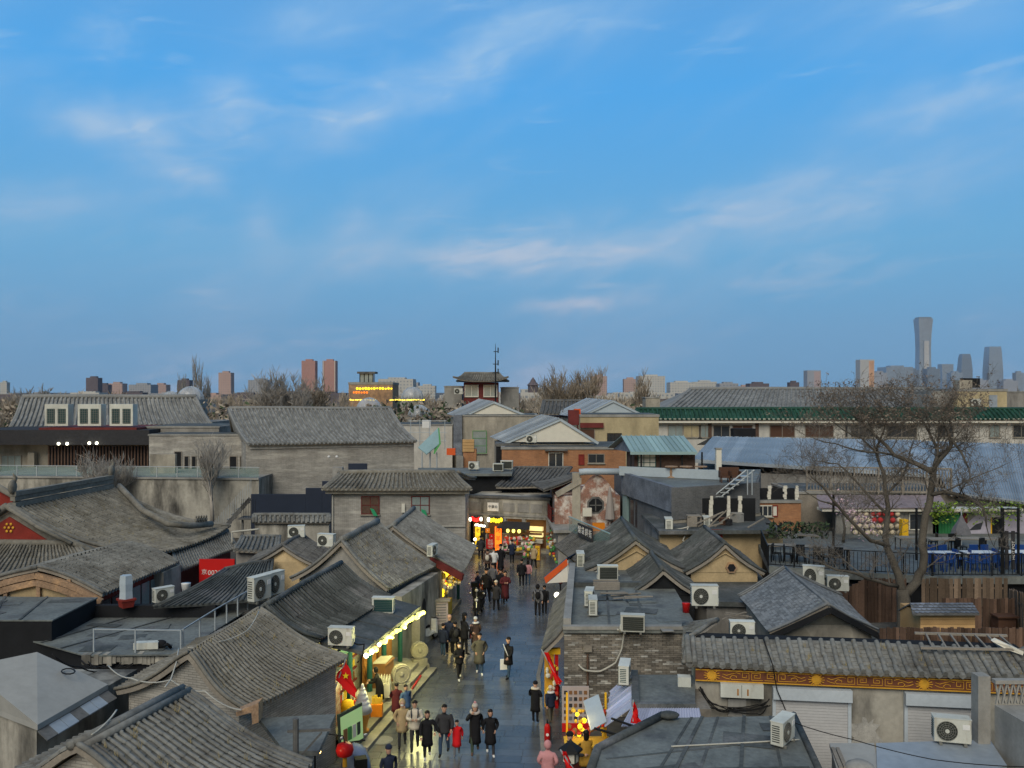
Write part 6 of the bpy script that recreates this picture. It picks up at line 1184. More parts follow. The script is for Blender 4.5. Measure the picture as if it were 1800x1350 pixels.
for px, dy, a_ in ((1632, 40.4, 180), (1648, 40.3, 180), (1668, 40.4, 180), (1685, 41.2, 90), (1697, 41.2, -90), (1708, 40.3, 180), (1728, 40.3, 180), (1745, 40.4, 180), (1755, 41.3, 90), (1642, 42.2, 0), (1660, 42.2, 0), (1715, 42.2, 0), (1735, 42.2, 0), (1785, 40.4, 180), (1795, 42.2, 0)): place(bc, USED, V((X(px, dy), dy, zt_+.002)), R(a_+rnd(-12, 12)), 'blue plastic chair at the white tables behind the railing', 'blue plastic chairs on the terrace')
for px, dy in ((1655, 45), (1705, 45.2), (1750, 45.1), (1600, 45.5), (1375, 43.2), (1420, 42.8), (1465, 42.3)): place(bt_, USED, V((X(px, dy), dy, zt_+.002)), 0, 'dark topped table set out on the terrace', 'dark tables on the terrace')
dc = stool_chair(); 
for ch in dc.children: ch.data.materials.clear(); ch.data.materials.append(MATS['railing_black'])
dc.name = 'terrace_chair'
for px, dy in ((1365, 42.6), (1385, 42.4), (1408, 42.2), (1432, 42), (1452, 41.7), (1475, 41.5), (1640, 45.9), (1670, 45.9), (1690, 44.4), (1720, 44.5), (1765, 44.5)): place(dc, USED, V((X(px, dy), dy, zt_+.002)), R(rnd(0, 360)), 'black chair standing by the dark terrace tables', 'black chairs on the terrace')
# folded parasol heaps
for i, (px, Yp, lab) in enumerate(((1690, 47, 'collapsed grey parasol drooping over the dark tables'),)):
    k = thing('parasol', lab, 'parasol', V((X(px, Yp), Yp, zt_))); q = BASE[k.name]; MB().tube([q, q+V((0, 0, 2.0))], .03, 6).build('pole', 'railing_grey', k); MB().lathe(q+V((0, 0, .95)), [(.55, -.3), (.42, .05), (.2, .4), (.03, .75)], 7).build('canopy', 'c_grey', k)
# painted back wall of the terrace
wallm = thing('painted_wall', 'terrace wall of green boards, grey mural and dark doorway under an ivy roof edge', 'wall', (24, 51.5, zt_)); Yg = 51
def wp(x0_, x1_, yt_, m_, n_='panel', o=0.): a_, b_ = X(x0_, Yg), X(x1_, Yg); MB().obox(V((a_, Yg-o, zt_+.003)), V((b_-a_-.01, 0, 0)), V((0, .2, 0)), V((0, 0, Z(yt_, Yg)-zt_))).build(n_, m_, wallm)
wp(1470, 1590, 898, 'concrete'); wp(1590, 1640, 898, 'plaster_grey'); wp(1640, 1650, 900, 'goods_green')
for i in range(10): wp(1640+5.2*i, 1645+5.2*i, 902, 'green_paint', 'board')
wp(1693, 1701, 902, 'red_dark', 'post'); wp(1701, 1738, 902, 'plaster_grey'); wp(1738, 1744, 910, 'sign_yellow', 'post'); wp(1744, 1762, 910, 'black', 'doorway'); wp(1762, 1860, 902, 'mural_grey')
c0 = V((X(1688, Yg), Yg-.02, zt_)); MB().prism([c0, c0+V((1.8, 0, 0)), c0+V((1.8, 0, 1.6)), c0+V((1.2, 0, 1.35)), c0+V((.4, 0, .6))], (0, .015, 0)).build('mural', 'mural_grey', wallm); MB().prism([c0+V((.5, -.015, .2)), c0+V((1.2, -.015, .25)), c0+V((1.35, -.015, .7)), c0+V((.9, -.015, .55))], (0, .01, 0)).build('mural', 'mural_dark', wallm)
window(wallm, D(1612, 917, Yg-.02), 1.0, 1.0, nx=2, frame='goods_white', glass='glass_dark', sill=False)
MB().obox(V((X(1440, Yg), Yg-.5, Z(897, Yg))), V((X(1790, Yg)-X(1440, Yg), 0, 0)), V((0, .9, 0)), V((0, 0, .16))).build('eave_tube', 'goods_white', wallm)
panels(wallm, V((X(1440, 53), 53.5, Z(868, 53)-.15)), V((X(1660, 53), 53.5, Z(868, 53)-.15)), V((X(1440, 50.4), 50.4, Z(893, 50.4))), V((X(1668, 50.4), 50.4, Z(893, 50.4))), 8, 'pink_tile', corr=3, rib=.04)
tag(MB().obox(V((X(1586, 49.5), 49.5, zt_+.003)), V((.36, 0, 0)), V((0, .4, 0)), V((0, 0, 1.05))).build('yellow_kiosk', 'sign_yellow'), 'yellow cabinet standing against the terrace wall', 'cabinet')
# rows of pale lanterns
for j in range(5):
    for i in range(8):
        p = V((X(1500+11*i+3*(j % 2), Yg-.25), Yg-.28, Z(903+11*j, Yg-.25))); red = 3 <= i <= 6 and j in (0, 1); o = MB().lathe(p, [(.05, -.16), (.15, -.08), (.17, 0), (.15, .08), (.05, .16)], 8).build('paper_lantern', 'paper_red' if red else 'paper_lantern', None, True); tag(o, 'red paper lantern in the rows on the terrace wall' if red else 'pale paper lantern in the rows on the terrace wall', 'lantern', 'paper lanterns on the terrace wall')
def leafcloud(name, n, fn, s, mats, parent=None):
    g = MB()
    for i in range(n):
        p = V(fn()); a_ = V((rnd(-1, 1), rnd(-1, 1), rnd(-1, 1))).normalized()*s*rnd(.6, 1.3); b_ = a_.orthogonal().normalized()*s*rnd(.4, .8); g.add([p-a_, p+b_*.8, p+a_, p-b_*.8], [(0, 1, 2, 3)], random.randrange(len(mats)), rnd(-1, 1))
    return g.build(name, mats, parent, kind='stuff')
bs_ = thing('blossom_tree', 'small artificial tree of pale pink blossom by the lantern wall', 'tree', V((X(1482, 48), 48, zt_))); q = BASE[bs_.name]; MB().tube([q, q+V((.1, 0, .8)), q+V((-.1, 0, 1.8))], [.09, .07, .04], 7).build('trunk', 'bark', bs_, True)
def bf():
    t = random.random(); c = q+V((lerp(-.3, 1.6, t), rnd(-.4, .4), lerp(2.3, .7, t))); return c+V((random.gauss(0, .3), random.gauss(0, .25), random.gauss(0, .3)))
leafcloud('crown', 420, bf, .09, ['blossom', 'blossom', 'c_fur'], bs_)
iv = leafcloud('ivy', 900, lambda: V((X(random.choice([rnd(1630, 1800), rnd(1700, 1800), rnd(1640, 1680)]), 50.3), 50.3+rnd(-.3, .4), Z(rnd(882, 905) if random.random() < .75 else rnd(900, 922), 50.3))), .1, ['ivy', 'shrub_green', 'ivy']); iv['kind'] = 'stuff'; tag(iv, 'yellow-green ivy trailing along the terrace roof edge', 'ivy')
nt_ = leafcloud('green_netting', 500, lambda: D(rnd(1348, 1456), rnd(918, 946), 45.5+rnd(-.6, .6)), .13, ['shrub_green', 'shrub_green', 'black']); tag(nt_, 'heap of dark green netting and twigs behind the terrace railing', 'netting')
tag(MB().prism([D(1402, 942, 44.5), D(1440, 944, 44), D(1430, 940, 45.5), D(1408, 938, 45.5)], (0, 0, .06)).build('plywood_sheet', 'wood_grey'), 'loose plywood sheet lying on the green netting', 'sheet')
for px, Yp, lab in ((1465, 43.5, 'tall black pole carrying the light strings near the blossom'), (1611, 43, 'thin black pole standing behind the forked trunk')): tag(MB().tube([V((X(px, Yp), Yp, zt_)), V((X(px, Yp), Yp, Z(868 if px < 1500 else 893, Yp)))], .06, 6).build('pole', 'railing_black'), lab, 'pole')
# tall black frame sign at right
fsn = thing('frame_sign', 'tall black open-frame sign with vertical white lettering on the terrace', 'sign', V((X(1775, 39.8), 39.8, zt_))); xa, xb = X(1762, 39.8), X(1790, 39.8); z1 = Z(893, 39.8)
for x_ in (xa, xb): MB().box((x_, 39.8, (zt_-1.4+z1)/2), (.13 if x_ == xa else .08, .1, z1-zt_+1.4)).build('post', 'railing_black', fsn)
for z_ in (zt_+.9, zt_+1.9, z1-.05): MB().beam((xa, 39.8, z_), (xb, 39.8, z_), .06, .06).build('bar', 'railing_black', fsn)
MB().obox(V((xa+.1, 39.75, zt_+.2)), V((.16, 0, 0)), V((0, .04, 0)), V((0, 0, 1.8))).build('sign_strip', 'c_char', fsn); MB().obox(V((xa+.4, 39.75, zt_+.2)), V((.16, 0, 0)), V((0, .04, 0)), V((0, 0, 1.8))).build('sign_strip', 'c_char', fsn)
lettering('HOT POT', .2, V((xa+.48, 39.735, zt_+1.1)), (0, 0, 1), (-1, 0, 0), 'sign_white', fsn)
# --- lattice fence roof terrace in front of the blue roofs
lf_ = thing('lattice_fence', 'long weathered diagonal lattice fence below the blue sheet roofs', 'fence', D(1500, 870, 54)); a, b = D(1418, 862, 54.5), D(1672, 866, 53.5); hh = 1.5
for i in range(46):
    p, q = lerp(a, b, i/46), lerp(a, b, min(1, (i+1.6)/46)); MB().beam(p, q+V((0, 0, hh)), .05, .03).build('lattice_strip', 'wood_grey', lf_); MB().beam(p+V((0, .04, hh)), q+V((0, .04, 0)), .05, .03).build('lattice_strip', 'wood_grey', lf_)
for i in range(7): p = lerp(a, b, i/6); MB().box(p+V((0, 0, hh/2-.1)), (.09, .12, hh+.25)).build('post', 'wood_grey', lf_)
for z_ in (0, hh): MB().beam(a+V((0, 0, z_)), b+V((0, 0, z_)), .1, .09).build('rail', 'wood_grey', lf_)
lb2, _, _, _ = block('terrace_house', 'low plank-faced house under the diagonal lattice fence', 'house', 1400, 1680, 868, 54.2, 5, 'wood_grey')
# --- blue sheet metal roofs
br = thing('sheet_metal_hall', 'broad hall with a pale blue ribbed sheet metal roof', 'hall', (24, 70, 0)); r0, r1, e0, e1 = D(1252, 768, 84), D(1620, 775, 80), D(1216, 808, 66), D(1660, 836, 60); panels(br, r0, r1, e0, e1, 22, 'metal_blue', corr=3, rib=.1, th=.05)
panels(br, r1+V((0, .1, 0)), r0+V((0, .1, 0)), r1+V((0, 7, -1.2)), r0+V((0, 7, -1.2)), 10, 'metal_blue', corr=2, rib=.1)
solid([toward(e0, r1, .6), toward(e1, r0, .6), (r1.x, r1.y+6), (r0.x, r0.y+6)], min(e0.z, e1.z)-.3).build('wall', 'plaster_grey', br); MB().beam(e0+V((0, -.02, -.1)), e1+V((0, -.02, -.1)), .06, .22).build('gutter', 'metal_blue', br)
br2 = thing('sheet_metal_hall', 'second blue ribbed sheet roof sloping down to the ivy edge', 'hall', (34, 62, 0)); r0, r1, e0, e1 = D(1620, 776, 78), D(1830, 782, 78), D(1668, 866, 54), D(1850, 888, 50.8); panels(br2, r0, r1, e0, e1, 14, 'metal_blue', corr=3, rib=.1, th=.05); solid([toward(e0, r1, .8), toward(e1, r0, .8), (r1.x, r1.y+3), (r0.x, r0.y+3)], 4.9).build('wall', 'plaster_grey', br2)
g = MB()
for i in range(26): g.box(lerp(e0, e1, i/25)+V((0, -.1, -.08)), (.16, .3, .14))
g.build('eave_tiles', 'tile_blue', br2)
# --- long white building with green tile edge
wl = thing('long_white_building', 'long white two-storey building with a green tiled eave', 'building', (30, 104, 0)); Yl = 100; x0_, x1_ = X(1152, Yl), X(1840, Yl); MB().obox(V((x0_, Yl, 0)), V((x1_-x0_, 0, 0)), V((0, 12, 0)), V((0, 0, Z(742, Yl)))).build('wall', 'wall_white', wl); MB().obox(V((x0_-.3, Yl-.8, Z(743, Yl))), V((x1_-x0_+.6, 0, 0)), V((0, 1.2, 0)), V((0, 0, .5))).build('cornice', 'goods_white', wl)
tile_patch(wl, V((X(1120, Yl), Yl+.8, Z(720, Yl))), V((x1_, Yl+.8, Z(720, Yl))), V((X(1118, Yl), Yl-.9, Z(738, Yl))), V((x1_, Yl-.9, Z(738, Yl))), row=.55, tl=.6, rad=.13, sag=0, mat='tile_green', ridge=.2)
for i, (px, w_, gm) in enumerate(((1188, 1.9, 'glass_pale'), (1216, 2.2, 'wall_yellow'), (1240, 1.6, 'glass_pale'), (1268, 2.0, 'glass_dark'), (1305, 2.4, 'wicker'), (1375, 3, 'wicker'), (1440, 3.4, 'wicker'), (1510, 3.4, 'glass_dark'), (1585, 3.6, 'glass_dark'), (1662, 2, 'glass_dark'), (1748, 1.3, 'glass_pale'), (1795, 2, 'glass_dark'))): window(wl, V((X(px, Yl-.02), Yl-.02, Z(758, Yl))), w_, 1.5, nx=2, frame='wood_grey', glass=gm, fw=.09)
for px in (1245, 1328, 1490): MB().obox(V((X(px, Yl-.1), Yl-.1, 0)), V((.4, 0, 0)), V((0, .12, 0)), V((0, 0, Z(742, Yl)))).build('pilaster', 'c_brown' if px < 1400 else 'concrete', wl)
tag(MB().obox(V((X(1290, 94), 94, Z(768, 94))), V((2.4, 0, 0)), V((0, 1.5, 0)), V((0, 0, .9))).build('roof_shack', 'black'), 'dark tarpaulin shack with red trim before the white building', 'shack')
# big tiled roof behind it
bt2 = thing('big_tiled_hall', 'big hip-roofed hall in pale grey tiles behind the green eave', 'hall', (40, 125, 0)); tile_patch(bt2, D(1212, 685, 135), D(1640, 685, 135), D(1165, 722, 118), D(1700, 722, 118), row=.75, tl=.9, rad=.16, sag=.1, mat='tile_far', ridge=.3)
MB().prism([D(1212, 685, 135), D(1165, 722, 118), D(1140, 716, 140)], (0, 0, -.2)).build('hip_slope', 'tile_far', bt2); solid([(X(1175, 119), 119.5), (X(1690, 119), 119.5), (X(1690, 119), 150), (X(1160, 119), 150)], 8.8).build('wall', 'plaster', bt2)
ch1, _, _, _ = block('chimney_block', 'pale square chimney block beside the hip roof', 'chimney', 1135, 1160, 700, 115, 3, 'plaster')
ry, aa, ff, nn = block('rooftop_block', 'ochre rooftop block with grey door and a black tank on the right', 'building', 1683, 1770, 688, 106, 8, 'wall_yellow', cap=.3); MB().obox(D(1739, 717, 105.9), V((1.0, 0, 0)), V((0, .1, 0)), V((0, 0, 1.6))).build('door', 'metal_blue', ry); MB().box(D(1705, 676, 108)+V((0, 0, .2)), (1.9, 1.2, 1.2)).build('tank', 'black', ry); MB().box(D(1692, 678, 108), (1.6, 1.6, 1.4)).build('tank_plinth', 'plaster', ry)
ry2, _, _, _ = block('rooftop_block', 'grey lower block left of the ochre rooftop block', 'building', 1640, 1683, 690, 107, 8, 'concrete'); ry3, _, _, _ = block('rooftop_block', 'grey rooftop wall at the right frame edge', 'building', 1770, 1840, 690, 120, 8, 'plaster_grey')
# --- middle distance, centre: orange brick house, metal gables, yellow wall
oh2, aa, ff, nn = block('brick_house', 'orange brick house with a white window under a blue sheet gable roof', 'house', 882, 1100, 790, 72, 8, 'brick_orange', cap=.2); window(oh2, D(977, 811, 71.97), 1.25, 1.5, nx=2, frame='goods_white', glass='glass_dark'); MB().obox(D(958, 793, 71.6), V((1.9, 0, 0)), V((0, .4, 0)), V((0, 0, .15))).build('door_hood', 'tile_dark', oh2); window(oh2, D(1048, 806, 71.97), 1.4, .8, nx=2, frame='wood_grey', glass='glass_dark'); window(oh2, D(1022, 808, 71.97), .5, .9, nx=1, frame='red_paint', glass='red_paint', sill=False)
def metal_gable(label, ax, ay, lx, rx, by, Yn, depth, wall, rm='metal_blue', n=8):
    root = thing('metal_roof_house', label, 'house', D(ax, by, Yn)); ap, l, r_ = D(ax, ay, Yn), D(lx, by, Yn), D(rx, by, Yn); bk = V((-depth*.25, depth, .2)); panels(root, ap, ap+bk, l, l+bk, n, rm, rib=.08); panels(root, ap+bk, ap, r_+bk, r_, n, rm, rib=.08); MB().prism([ap+V((0, .15, -.1)), lerp(ap, l, .93)+V((0, .15, -.1)), lerp(ap, r_, .93)+V((0, .15, -.1))], (0, .1, 0)).build('gable', wall, root)
    MB().beam(ap+V((0, .05, -.08)), l+V((0, .05, -.08)), .1, .22).beam(ap+V((0, .05, -.08)), r_+V((0, .05, -.08)), .1, .22).build('bargeboard', 'metal_pale', root); MB().obox(V((l.x+.3, Yn+.5, 0)), V((r_.x-l.x-.6, 0, 0)), bk*.9-V((0, 0, bk.z*.9)), V((0, 0, l.z-.15))).build('wall', 'plaster', root); return root
metal_gable('blue sheet metal gable roof standing on the orange brick house', 985, 736, 888, 1052, 778, 74, 6, 'goods_white'); mg = metal_gable('far blue-grey metal gable above the stained plaster house', 868, 706, 808, 936, 734, 92, 8, 'goods_white')
metal_gable('blue sheet metal gable roof above the yellow wall', 1078, 704, 1016, 1142, 734, 95, 9, 'metal_pale')
sh2, aa, ff, nn = block('plaster_house', 'stained plaster house with a green-framed window behind the crates', 'house', 812, 945, 732, 90, 7, 'plaster', cap=.15); window(sh2, D(843, 777, 89.95), 1.5, 2.4, nx=1, ny=3, frame='goods_green', glass='glass_pale'); MB().obox(D(797, 800, 89.5), V((.9, 0, 0)), V((0, 1, 0)), V((0, 0, 4.2))).build('blue_pier', 'slate_clad', sh2)
yw, aa, ff, nn = block('yellow_house', 'flat ochre house with a dark barred window beside the red rusty tank', 'house', 1020, 1158, 733, 88, 7, 'wall_yellow', cap=.25); window(yw, D(1080, 769, 87.95), 1.5, .9, nx=4, frame='railing_black', glass='glass_dark'); MB().obox(D(1020, 752, 87.7), V((2.4, 0, 0)), V((0, .4, 0)), V((0, 0, .5))).build('brown_hood', 'red_dark', yw); window(yw, D(1032, 763, 87.95), 1.6, 1.1, nx=1, frame='wood_grey', glass='wicker')
rt_ = thing('rusty_tank', 'rust-red tank on a lattice stand beside the ochre house', 'tank', D(1008, 775, 80)); q = D(1008, 775, 80); MB().box(q+V((0, 0, 2.2)), (1.0, .9, 1.4)).build('tank', 'red_dark', rt_); MB().box(q+V((.35, 0, 2.75)), (.6, .6, .5)).build('header', 'orange_fabric', rt_)
for sx, sy in ((-1, -1), (1, -1), (-1, 1), (1, 1)): MB().beam(q+V((sx*.7, sy*.4, 0)), q+V((sx*.35, sy*.3, 1.5)), .07, .07).build('leg', 'red_dark', rt_)
dk, aa, ff, nn = block('dark_shed', 'dark timber shed beside the orange brick house', 'shed', 872, 912, 785, 73.5, 5, 'black', cap=.25, capmat='tile_dark')
dt_ = thing('tiled_house', 'dark tiled roof with white rails behind the end shops', 'house', (0, 68, 0)); tile_patch(dt_, D(905, 823, 70), D(1005, 823, 70), D(872, 856, 65), D(975, 856, 65), row=.33, tl=.6, rad=.08, sag=.1, mat='tile_dark', ridge=.12); solid([(X(882, 66), 66), (X(970, 66), 66), (X(1005, 70), 71), (X(905, 70), 71)], 4.2).build('wall', 'black', dt_)
gr_ = thing('grey_flat_roof', 'curved grey felt roof with outdoor units above the end shops', 'roof', (-1, 69, 0)); flat_roof(gr_, [(X(735, 66), 66), (X(900, 66), 66), (X(905, 71), 71), (X(735, 71), 71)], 5.35, .2, 'felt_light'); solid([(X(800, 67), 66.6), (X(895, 66), 66.6), (X(900, 71), 70.8), (X(740, 71), 70.8)], 5.1).build('wall', 'black', gr_)
bkp = thing('brick_pillar', 'orange brick stack with graffiti beside the grey cabinet', 'pillar', D(827, 820, 74)); MB().obox(D(814, 830, 74), V((1.15, 0, 0)), V((0, 1, 0)), V((0, 0, 2.0))).build('stack', 'brick_orange', bkp)
for i in range(4): MB().obox(D(813, 788, 73.9)+V((0, 0, .27*i-.3)), V((1.0, 0, 0)), V((0, .7, 0)), V((0, 0, .25))).build('crate', 'wood_pine', bkp)
MB().obox(D(802, 822, 73.6), V((.6, 0, 0)), V((0, .4, 0)), V((0, 0, 1.0))).build('grey_cabinet', 'concrete', bkp); MB().obox(D(800, 832, 74.2)-V((1.6, 0, 3)), V((5, 0, 0)), V((0, 3, 0)), V((0, 0, 2.6))).build('base', 'plaster_grey', bkp)
ob_ = tag(MB().obox(D(785, 800, 71), V((.72, 0, 0)), V((0, .5, 0)), V((0, 0, .55))).build('orange_locker', 'orange_fabric'), 'bright orange delivery box on the cluttered roof edge', 'box')
ga = thing('green_sheet_roof', 'folded pale green sheet roof tilted over a cluttered yard', 'roof', D(750, 800, 72)); MB().prism([D(735, 786, 72), D(770, 752, 74), D(772, 780, 72), D(750, 798, 70.5)], (0, 0, -.08)).build('sheet', 'metal_teal', ga); MB().prism([D(770, 752, 74), D(773, 780, 72), D(762, 798, 71)], (.1, 0, 0)).build('side', 'goods_green', ga)
for px in (742, 756, 768): MB().tube([D(px, 795, 71.5), V((X(px, 71.5), 71.5, 0))], .06, 6).build('post', 'railing_grey', ga)
lw2, _, _, _ = block('low_yellow_house', 'low pale green-grey house seen between the brick house and the plaster house', 'house', 690, 795, 748, 96, 6, 'wall_white'); tag(MB().obox(D(742, 752, 92), V((.9, 0, 0)), V((0, .6, 0)), V((0, 0, .8))).build('white_tank', 'plastic_white'), 'small white water tank on the low pale house', 'tank')
scf = thing('scaffold', 'thin steel scaffold frame on the roofs behind the brick house', 'scaffold', D(760, 780, 78))
for px in (722, 738, 755, 782): MB().tube([D(px, 790, 78), D(px, 738, 78)], .035, 5).build('pole', 'railing_grey', scf)
for py in (740, 760, 775): MB().tube([D(718, py, 78), D(785, py, 78)], .03, 5).build('ledger', 'railing_grey', scf)
dm_r = thing('dark_ridge_roof', 'dark grey tiled roof between the two metal gables', 'house', D(1000, 715, 105)); tile_patch(dm_r, D(955, 706, 108), D(1048, 706, 108), D(950, 728, 102), D(1050, 728, 102), row=.5, tl=.8, rad=.12, sag=.05, mat='tile_dark', ridge=.2); solid([(X(953, 103), 103), (X(1047, 103), 103), (X(1047, 108), 110), (X(953, 108), 110)], 8.7).build('wall', 'red_dark', dm_r)
# ================================================================ bare trees
def grow(g, p, d, L, r, lev, up=.25, spread=.7, kids=4, mi=0, sides=4, ends=None, rmin=.006):
    n = 3; pts = [V(p)]; q = V(p); dd = V(d).normalized()
    for i in range(n):
        dd = (dd+V((rnd(-1, 1), rnd(-1, 1), rnd(-1, 1)))*.22+V((0, 0, up*.35))).normalized(); q = q+dd*(L/n); pts.append(q)
    rr = [max(rmin, r*(1-.22*i)) for i in range(n+1)]
    if lev == 0: rr[-1] = rmin*.6
    g.tube(pts, rr, sides if lev > 0 else 3, mi, False, rnd(-1, 1))
    if ends is not None and lev == 0: ends.append(pts[-1])
    if lev > 0:
        for k in range(kids):
            t = rnd(.3, 1.); i = min(n-1, int(t*n)); b = lerp(pts[i], pts[i+1], t*n-i)
            v = V((rnd(-1, 1), rnd(-1, 1), rnd(-.5, .9))); v = (dd*(1-spread)+v.normalized()*spread+V((0, 0, up))).normalized(); grow(g, b, v, L*rnd(.5, .78), max(rmin, r*.52), lev-1, up, spread, kids, mi, sides, ends, rmin)
# --- the tree in the courtyard: limbs traced over the place, each given its own depth
ht_ = thing('bare_tree', 'big bare tree with forked trunk rising from the fenced courtyard', 'tree', V((X(1588, 36), 36, 1.4)))
def limb(pts, r0, r1): 
    n = len(pts); pts = [(a-(max(0, 1640-a)*.14 if b < 900 else 0), b if b > 770 else 770-(770-b)*.62, c) for a, b, c in pts]; ps = [D(a, b, 36+c) for a, b, c in pts]; return ps, [lerp(r0, r1, i/(n-1))*.82 for i in range(n)]
LB = [limb([(1590, 1100, 0), (1589, 1075, 0), (1588, 1050, 0), (1587, 1036, 0)], .37, .30), limb([(1588, 1045, 0), (1580, 1012, .1), (1566, 978, .3), (1556, 945, .5), (1560, 908, .6), (1568, 872, .7), (1565, 835, .9), (1552, 795, 1.2)], .24, .07),
      limb([(1590, 1048, 0), (1612, 1022, -.1), (1622, 1000, -.2), (1620, 955, -.2), (1627, 905, -.1), (1637, 862, 0), (1641, 832, 0)], .24, .16), limb([(1641, 832, 0), (1612, 814, .3), (1580, 800, .6), (1552, 765, .9), (1535, 728, 1.2), (1512, 700, 1.4)], .14, .035),
      limb([(1641, 832, 0), (1654, 806, -.3), (1671, 786, -.5), (1673, 772, -.6), (1690, 795, -1), (1702, 822, -1.2)], .12, .04), limb([(1650, 812, 0), (1646, 785, .4), (1632, 745, .7), (1620, 712, .8), (1600, 682, 1)], .09, .03), limb([(1634, 870, 0), (1660, 864, -.5), (1698, 872, -1), (1728, 893, -1.4), (1734, 925, -1.5)], .12, .035),
      limb([(1578, 1030, 0), (1545, 1022, -.5), (1505, 1008, -1), (1470, 1002, -1.4), (1442, 988, -1.6)], .11, .03), limb([(1562, 960, .4), (1530, 950, -.2), (1505, 925, -.6), (1494, 890, -.8), (1470, 855, -1), (1452, 838, -1.2)], .12, .035), limb([(1560, 905, .6), (1538, 868, 1.2), (1515, 838, 1.5), (1492, 815, 1.8), (1470, 812, 2)], .08, .025),
      limb([(1567, 870, .7), (1590, 845, 1.3), (1602, 812, 1.7), (1610, 775, 2)], .07, .025), limb([(1552, 795, 1.2), (1530, 770, 1.6), (1500, 745, 2), (1478, 715, 2.2)], .06, .02), limb([(1552, 795, 1.2), (1562, 760, .8), (1568, 720, .5), (1560, 690, .3)], .06, .02),
      limb([(1671, 786, -.5), (1665, 750, -.3), (1672, 715, 0), (1690, 690, .3)], .05, .02), limb([(1580, 800, .6), (1540, 795, .0), (1490, 780, -.5), (1455, 770, -.8)], .06, .02), limb([(1660, 864, -.5), (1690, 850, .3), (1730, 832, .9), (1770, 815, 1.2)], .05, .015), limb([(1494, 890, -.8), (1465, 880, -.6), (1440, 862, -.3)], .05, .015)]
tg = MB()
for ps, rs in LB[:1]: tg.tube([ps[0]-V((0, 0, .3))]+ps, [.44]+rs, 10)
tg.build('trunk', 'bark', ht_, True); tg = MB()
for ps, rs in LB[1:]:
    q = [ps[0]]
    for a, b in zip(ps, ps[1:]): q.append((a+b)/2+V((rnd(-.06, .06), rnd(-.06, .06), rnd(-.05, .05)))); q.append(b)
    R_ = [lerp(rs[0], rs[-1], i/(len(q)-1)) for i in range(len(q))]; tg.tube(q, R_, 8, 0, True)
tg.build('limbs', 'bark', ht_, True)
tw = MB(); ends = []
for ps, rs in LB[1:]:
    m_ = len(ps)
    for i in range(1, m_):
        for k in range(3 if rs[i] < .07 else 1):
            v = V((rnd(-1, 1), rnd(-.8, .8), rnd(-.1, 1))); grow(tw, lerp(ps[i-1], ps[i], rnd(.2, 1)), v, rnd(.8, 1.5), min(.03, rs[i]*.5), 3 if rs[i] < .09 else 2, .12, .72, 4, 0, 4, ends, .0042)
    grow(tw, ps[-1], ps[-1]-ps[-2], 1.2, rs[-1]*.8, 3, .1, .65, 4, 0, 4, ends, .0042)
tw.build('twigs', 'twig', ht_, kind='stuff')
lf2 = MB()
for p in ends:
    if Z(745, 37) < p.z and random.random() < .4:
        for k in range(3): q = p+V((rnd(-.09, .09), rnd(-.09, .09), rnd(-.1, .05))); a_ = V((rnd(-1, 1), rnd(-1, 1), rnd(-1, 1))).normalized()*.055; b_ = a_.orthogonal().normalized()*.03; lf2.add([q-a_, q+b_, q+a_, q-b_], [(0, 1, 2, 3)], 0, rnd(-1, 1))
if lf2.f: lf2.build('seed_clusters', 'leaf_brown', ht_, kind='stuff')
# --- smaller bare trees in view
def bare(label, px, py, Y, ytop, wide, mat='twig_far', lev=4, trunks=1, up=.3, spread=.6, z0=None, rm=.03, kids=5):
    b = D(px, py, Y) if z0 is None else V((X(px, Y), Y, z0)); hgt = Z(ytop, Y)-b.z; root = thing('bare_tree', label, 'tree', b); t = MB(); c = MB()
    for k in range(trunks):
        a_ = rnd(0, 6.28); bb = b+V((cos(a_), sin(a_), 0))*(.0 if trunks == 1 else .3); d_ = V((rnd(-.15, .15), rnd(-.15, .15), 1)) if trunks == 1 else V((cos(a_)*.4*wide/hgt, sin(a_)*.4*wide/hgt, 1)); tp = bb+d_*hgt*(.3 if trunks == 1 else .2); r_ = hgt*.018/trunks**.4+rm*.5
        t.tube([bb-V((0, 0, .2)), lerp(bb, tp, .5), tp], [r_*1.2, r_, r_*.8], 7)
        for j in range(6 if trunks == 1 else 3): a2 = rnd(0, 6.28); v = V((cos(a2)*wide, sin(a2)*wide, hgt*rnd(.35, .8))); grow(c, lerp(bb, tp, rnd(.6, 1)), v, hgt*rnd(.26, .36), r_*.6, lev-1, up, spread, kids, 0, 3, None, rm)
    t.build('trunk', mat, root, True); c.build('crown', mat, root); return root
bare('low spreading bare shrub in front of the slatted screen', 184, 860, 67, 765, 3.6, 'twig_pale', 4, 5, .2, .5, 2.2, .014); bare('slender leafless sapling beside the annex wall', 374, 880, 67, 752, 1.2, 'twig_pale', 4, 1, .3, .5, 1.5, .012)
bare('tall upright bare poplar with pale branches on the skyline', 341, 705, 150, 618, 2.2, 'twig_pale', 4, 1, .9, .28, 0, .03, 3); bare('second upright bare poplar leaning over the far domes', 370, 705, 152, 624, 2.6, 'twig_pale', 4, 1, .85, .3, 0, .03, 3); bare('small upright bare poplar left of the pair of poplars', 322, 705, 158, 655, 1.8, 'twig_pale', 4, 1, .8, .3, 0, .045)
bare('rounded grey bare tree rising behind the wide brick house', 505, 720, 110, 645, 4.5, 'twig_pale', 5, 1, .3, .6, 0, .026); bare('smaller dense bare tree beside the rounded grey tree', 470, 720, 115, 662, 3.2, 'twig_far', 5, 1, .25, .6, 0, .035); bare('dense brown bare tree behind the brick house roof', 555, 720, 118, 668, 4, 'twig_far', 5, 1, .25, .6, 0, .035)
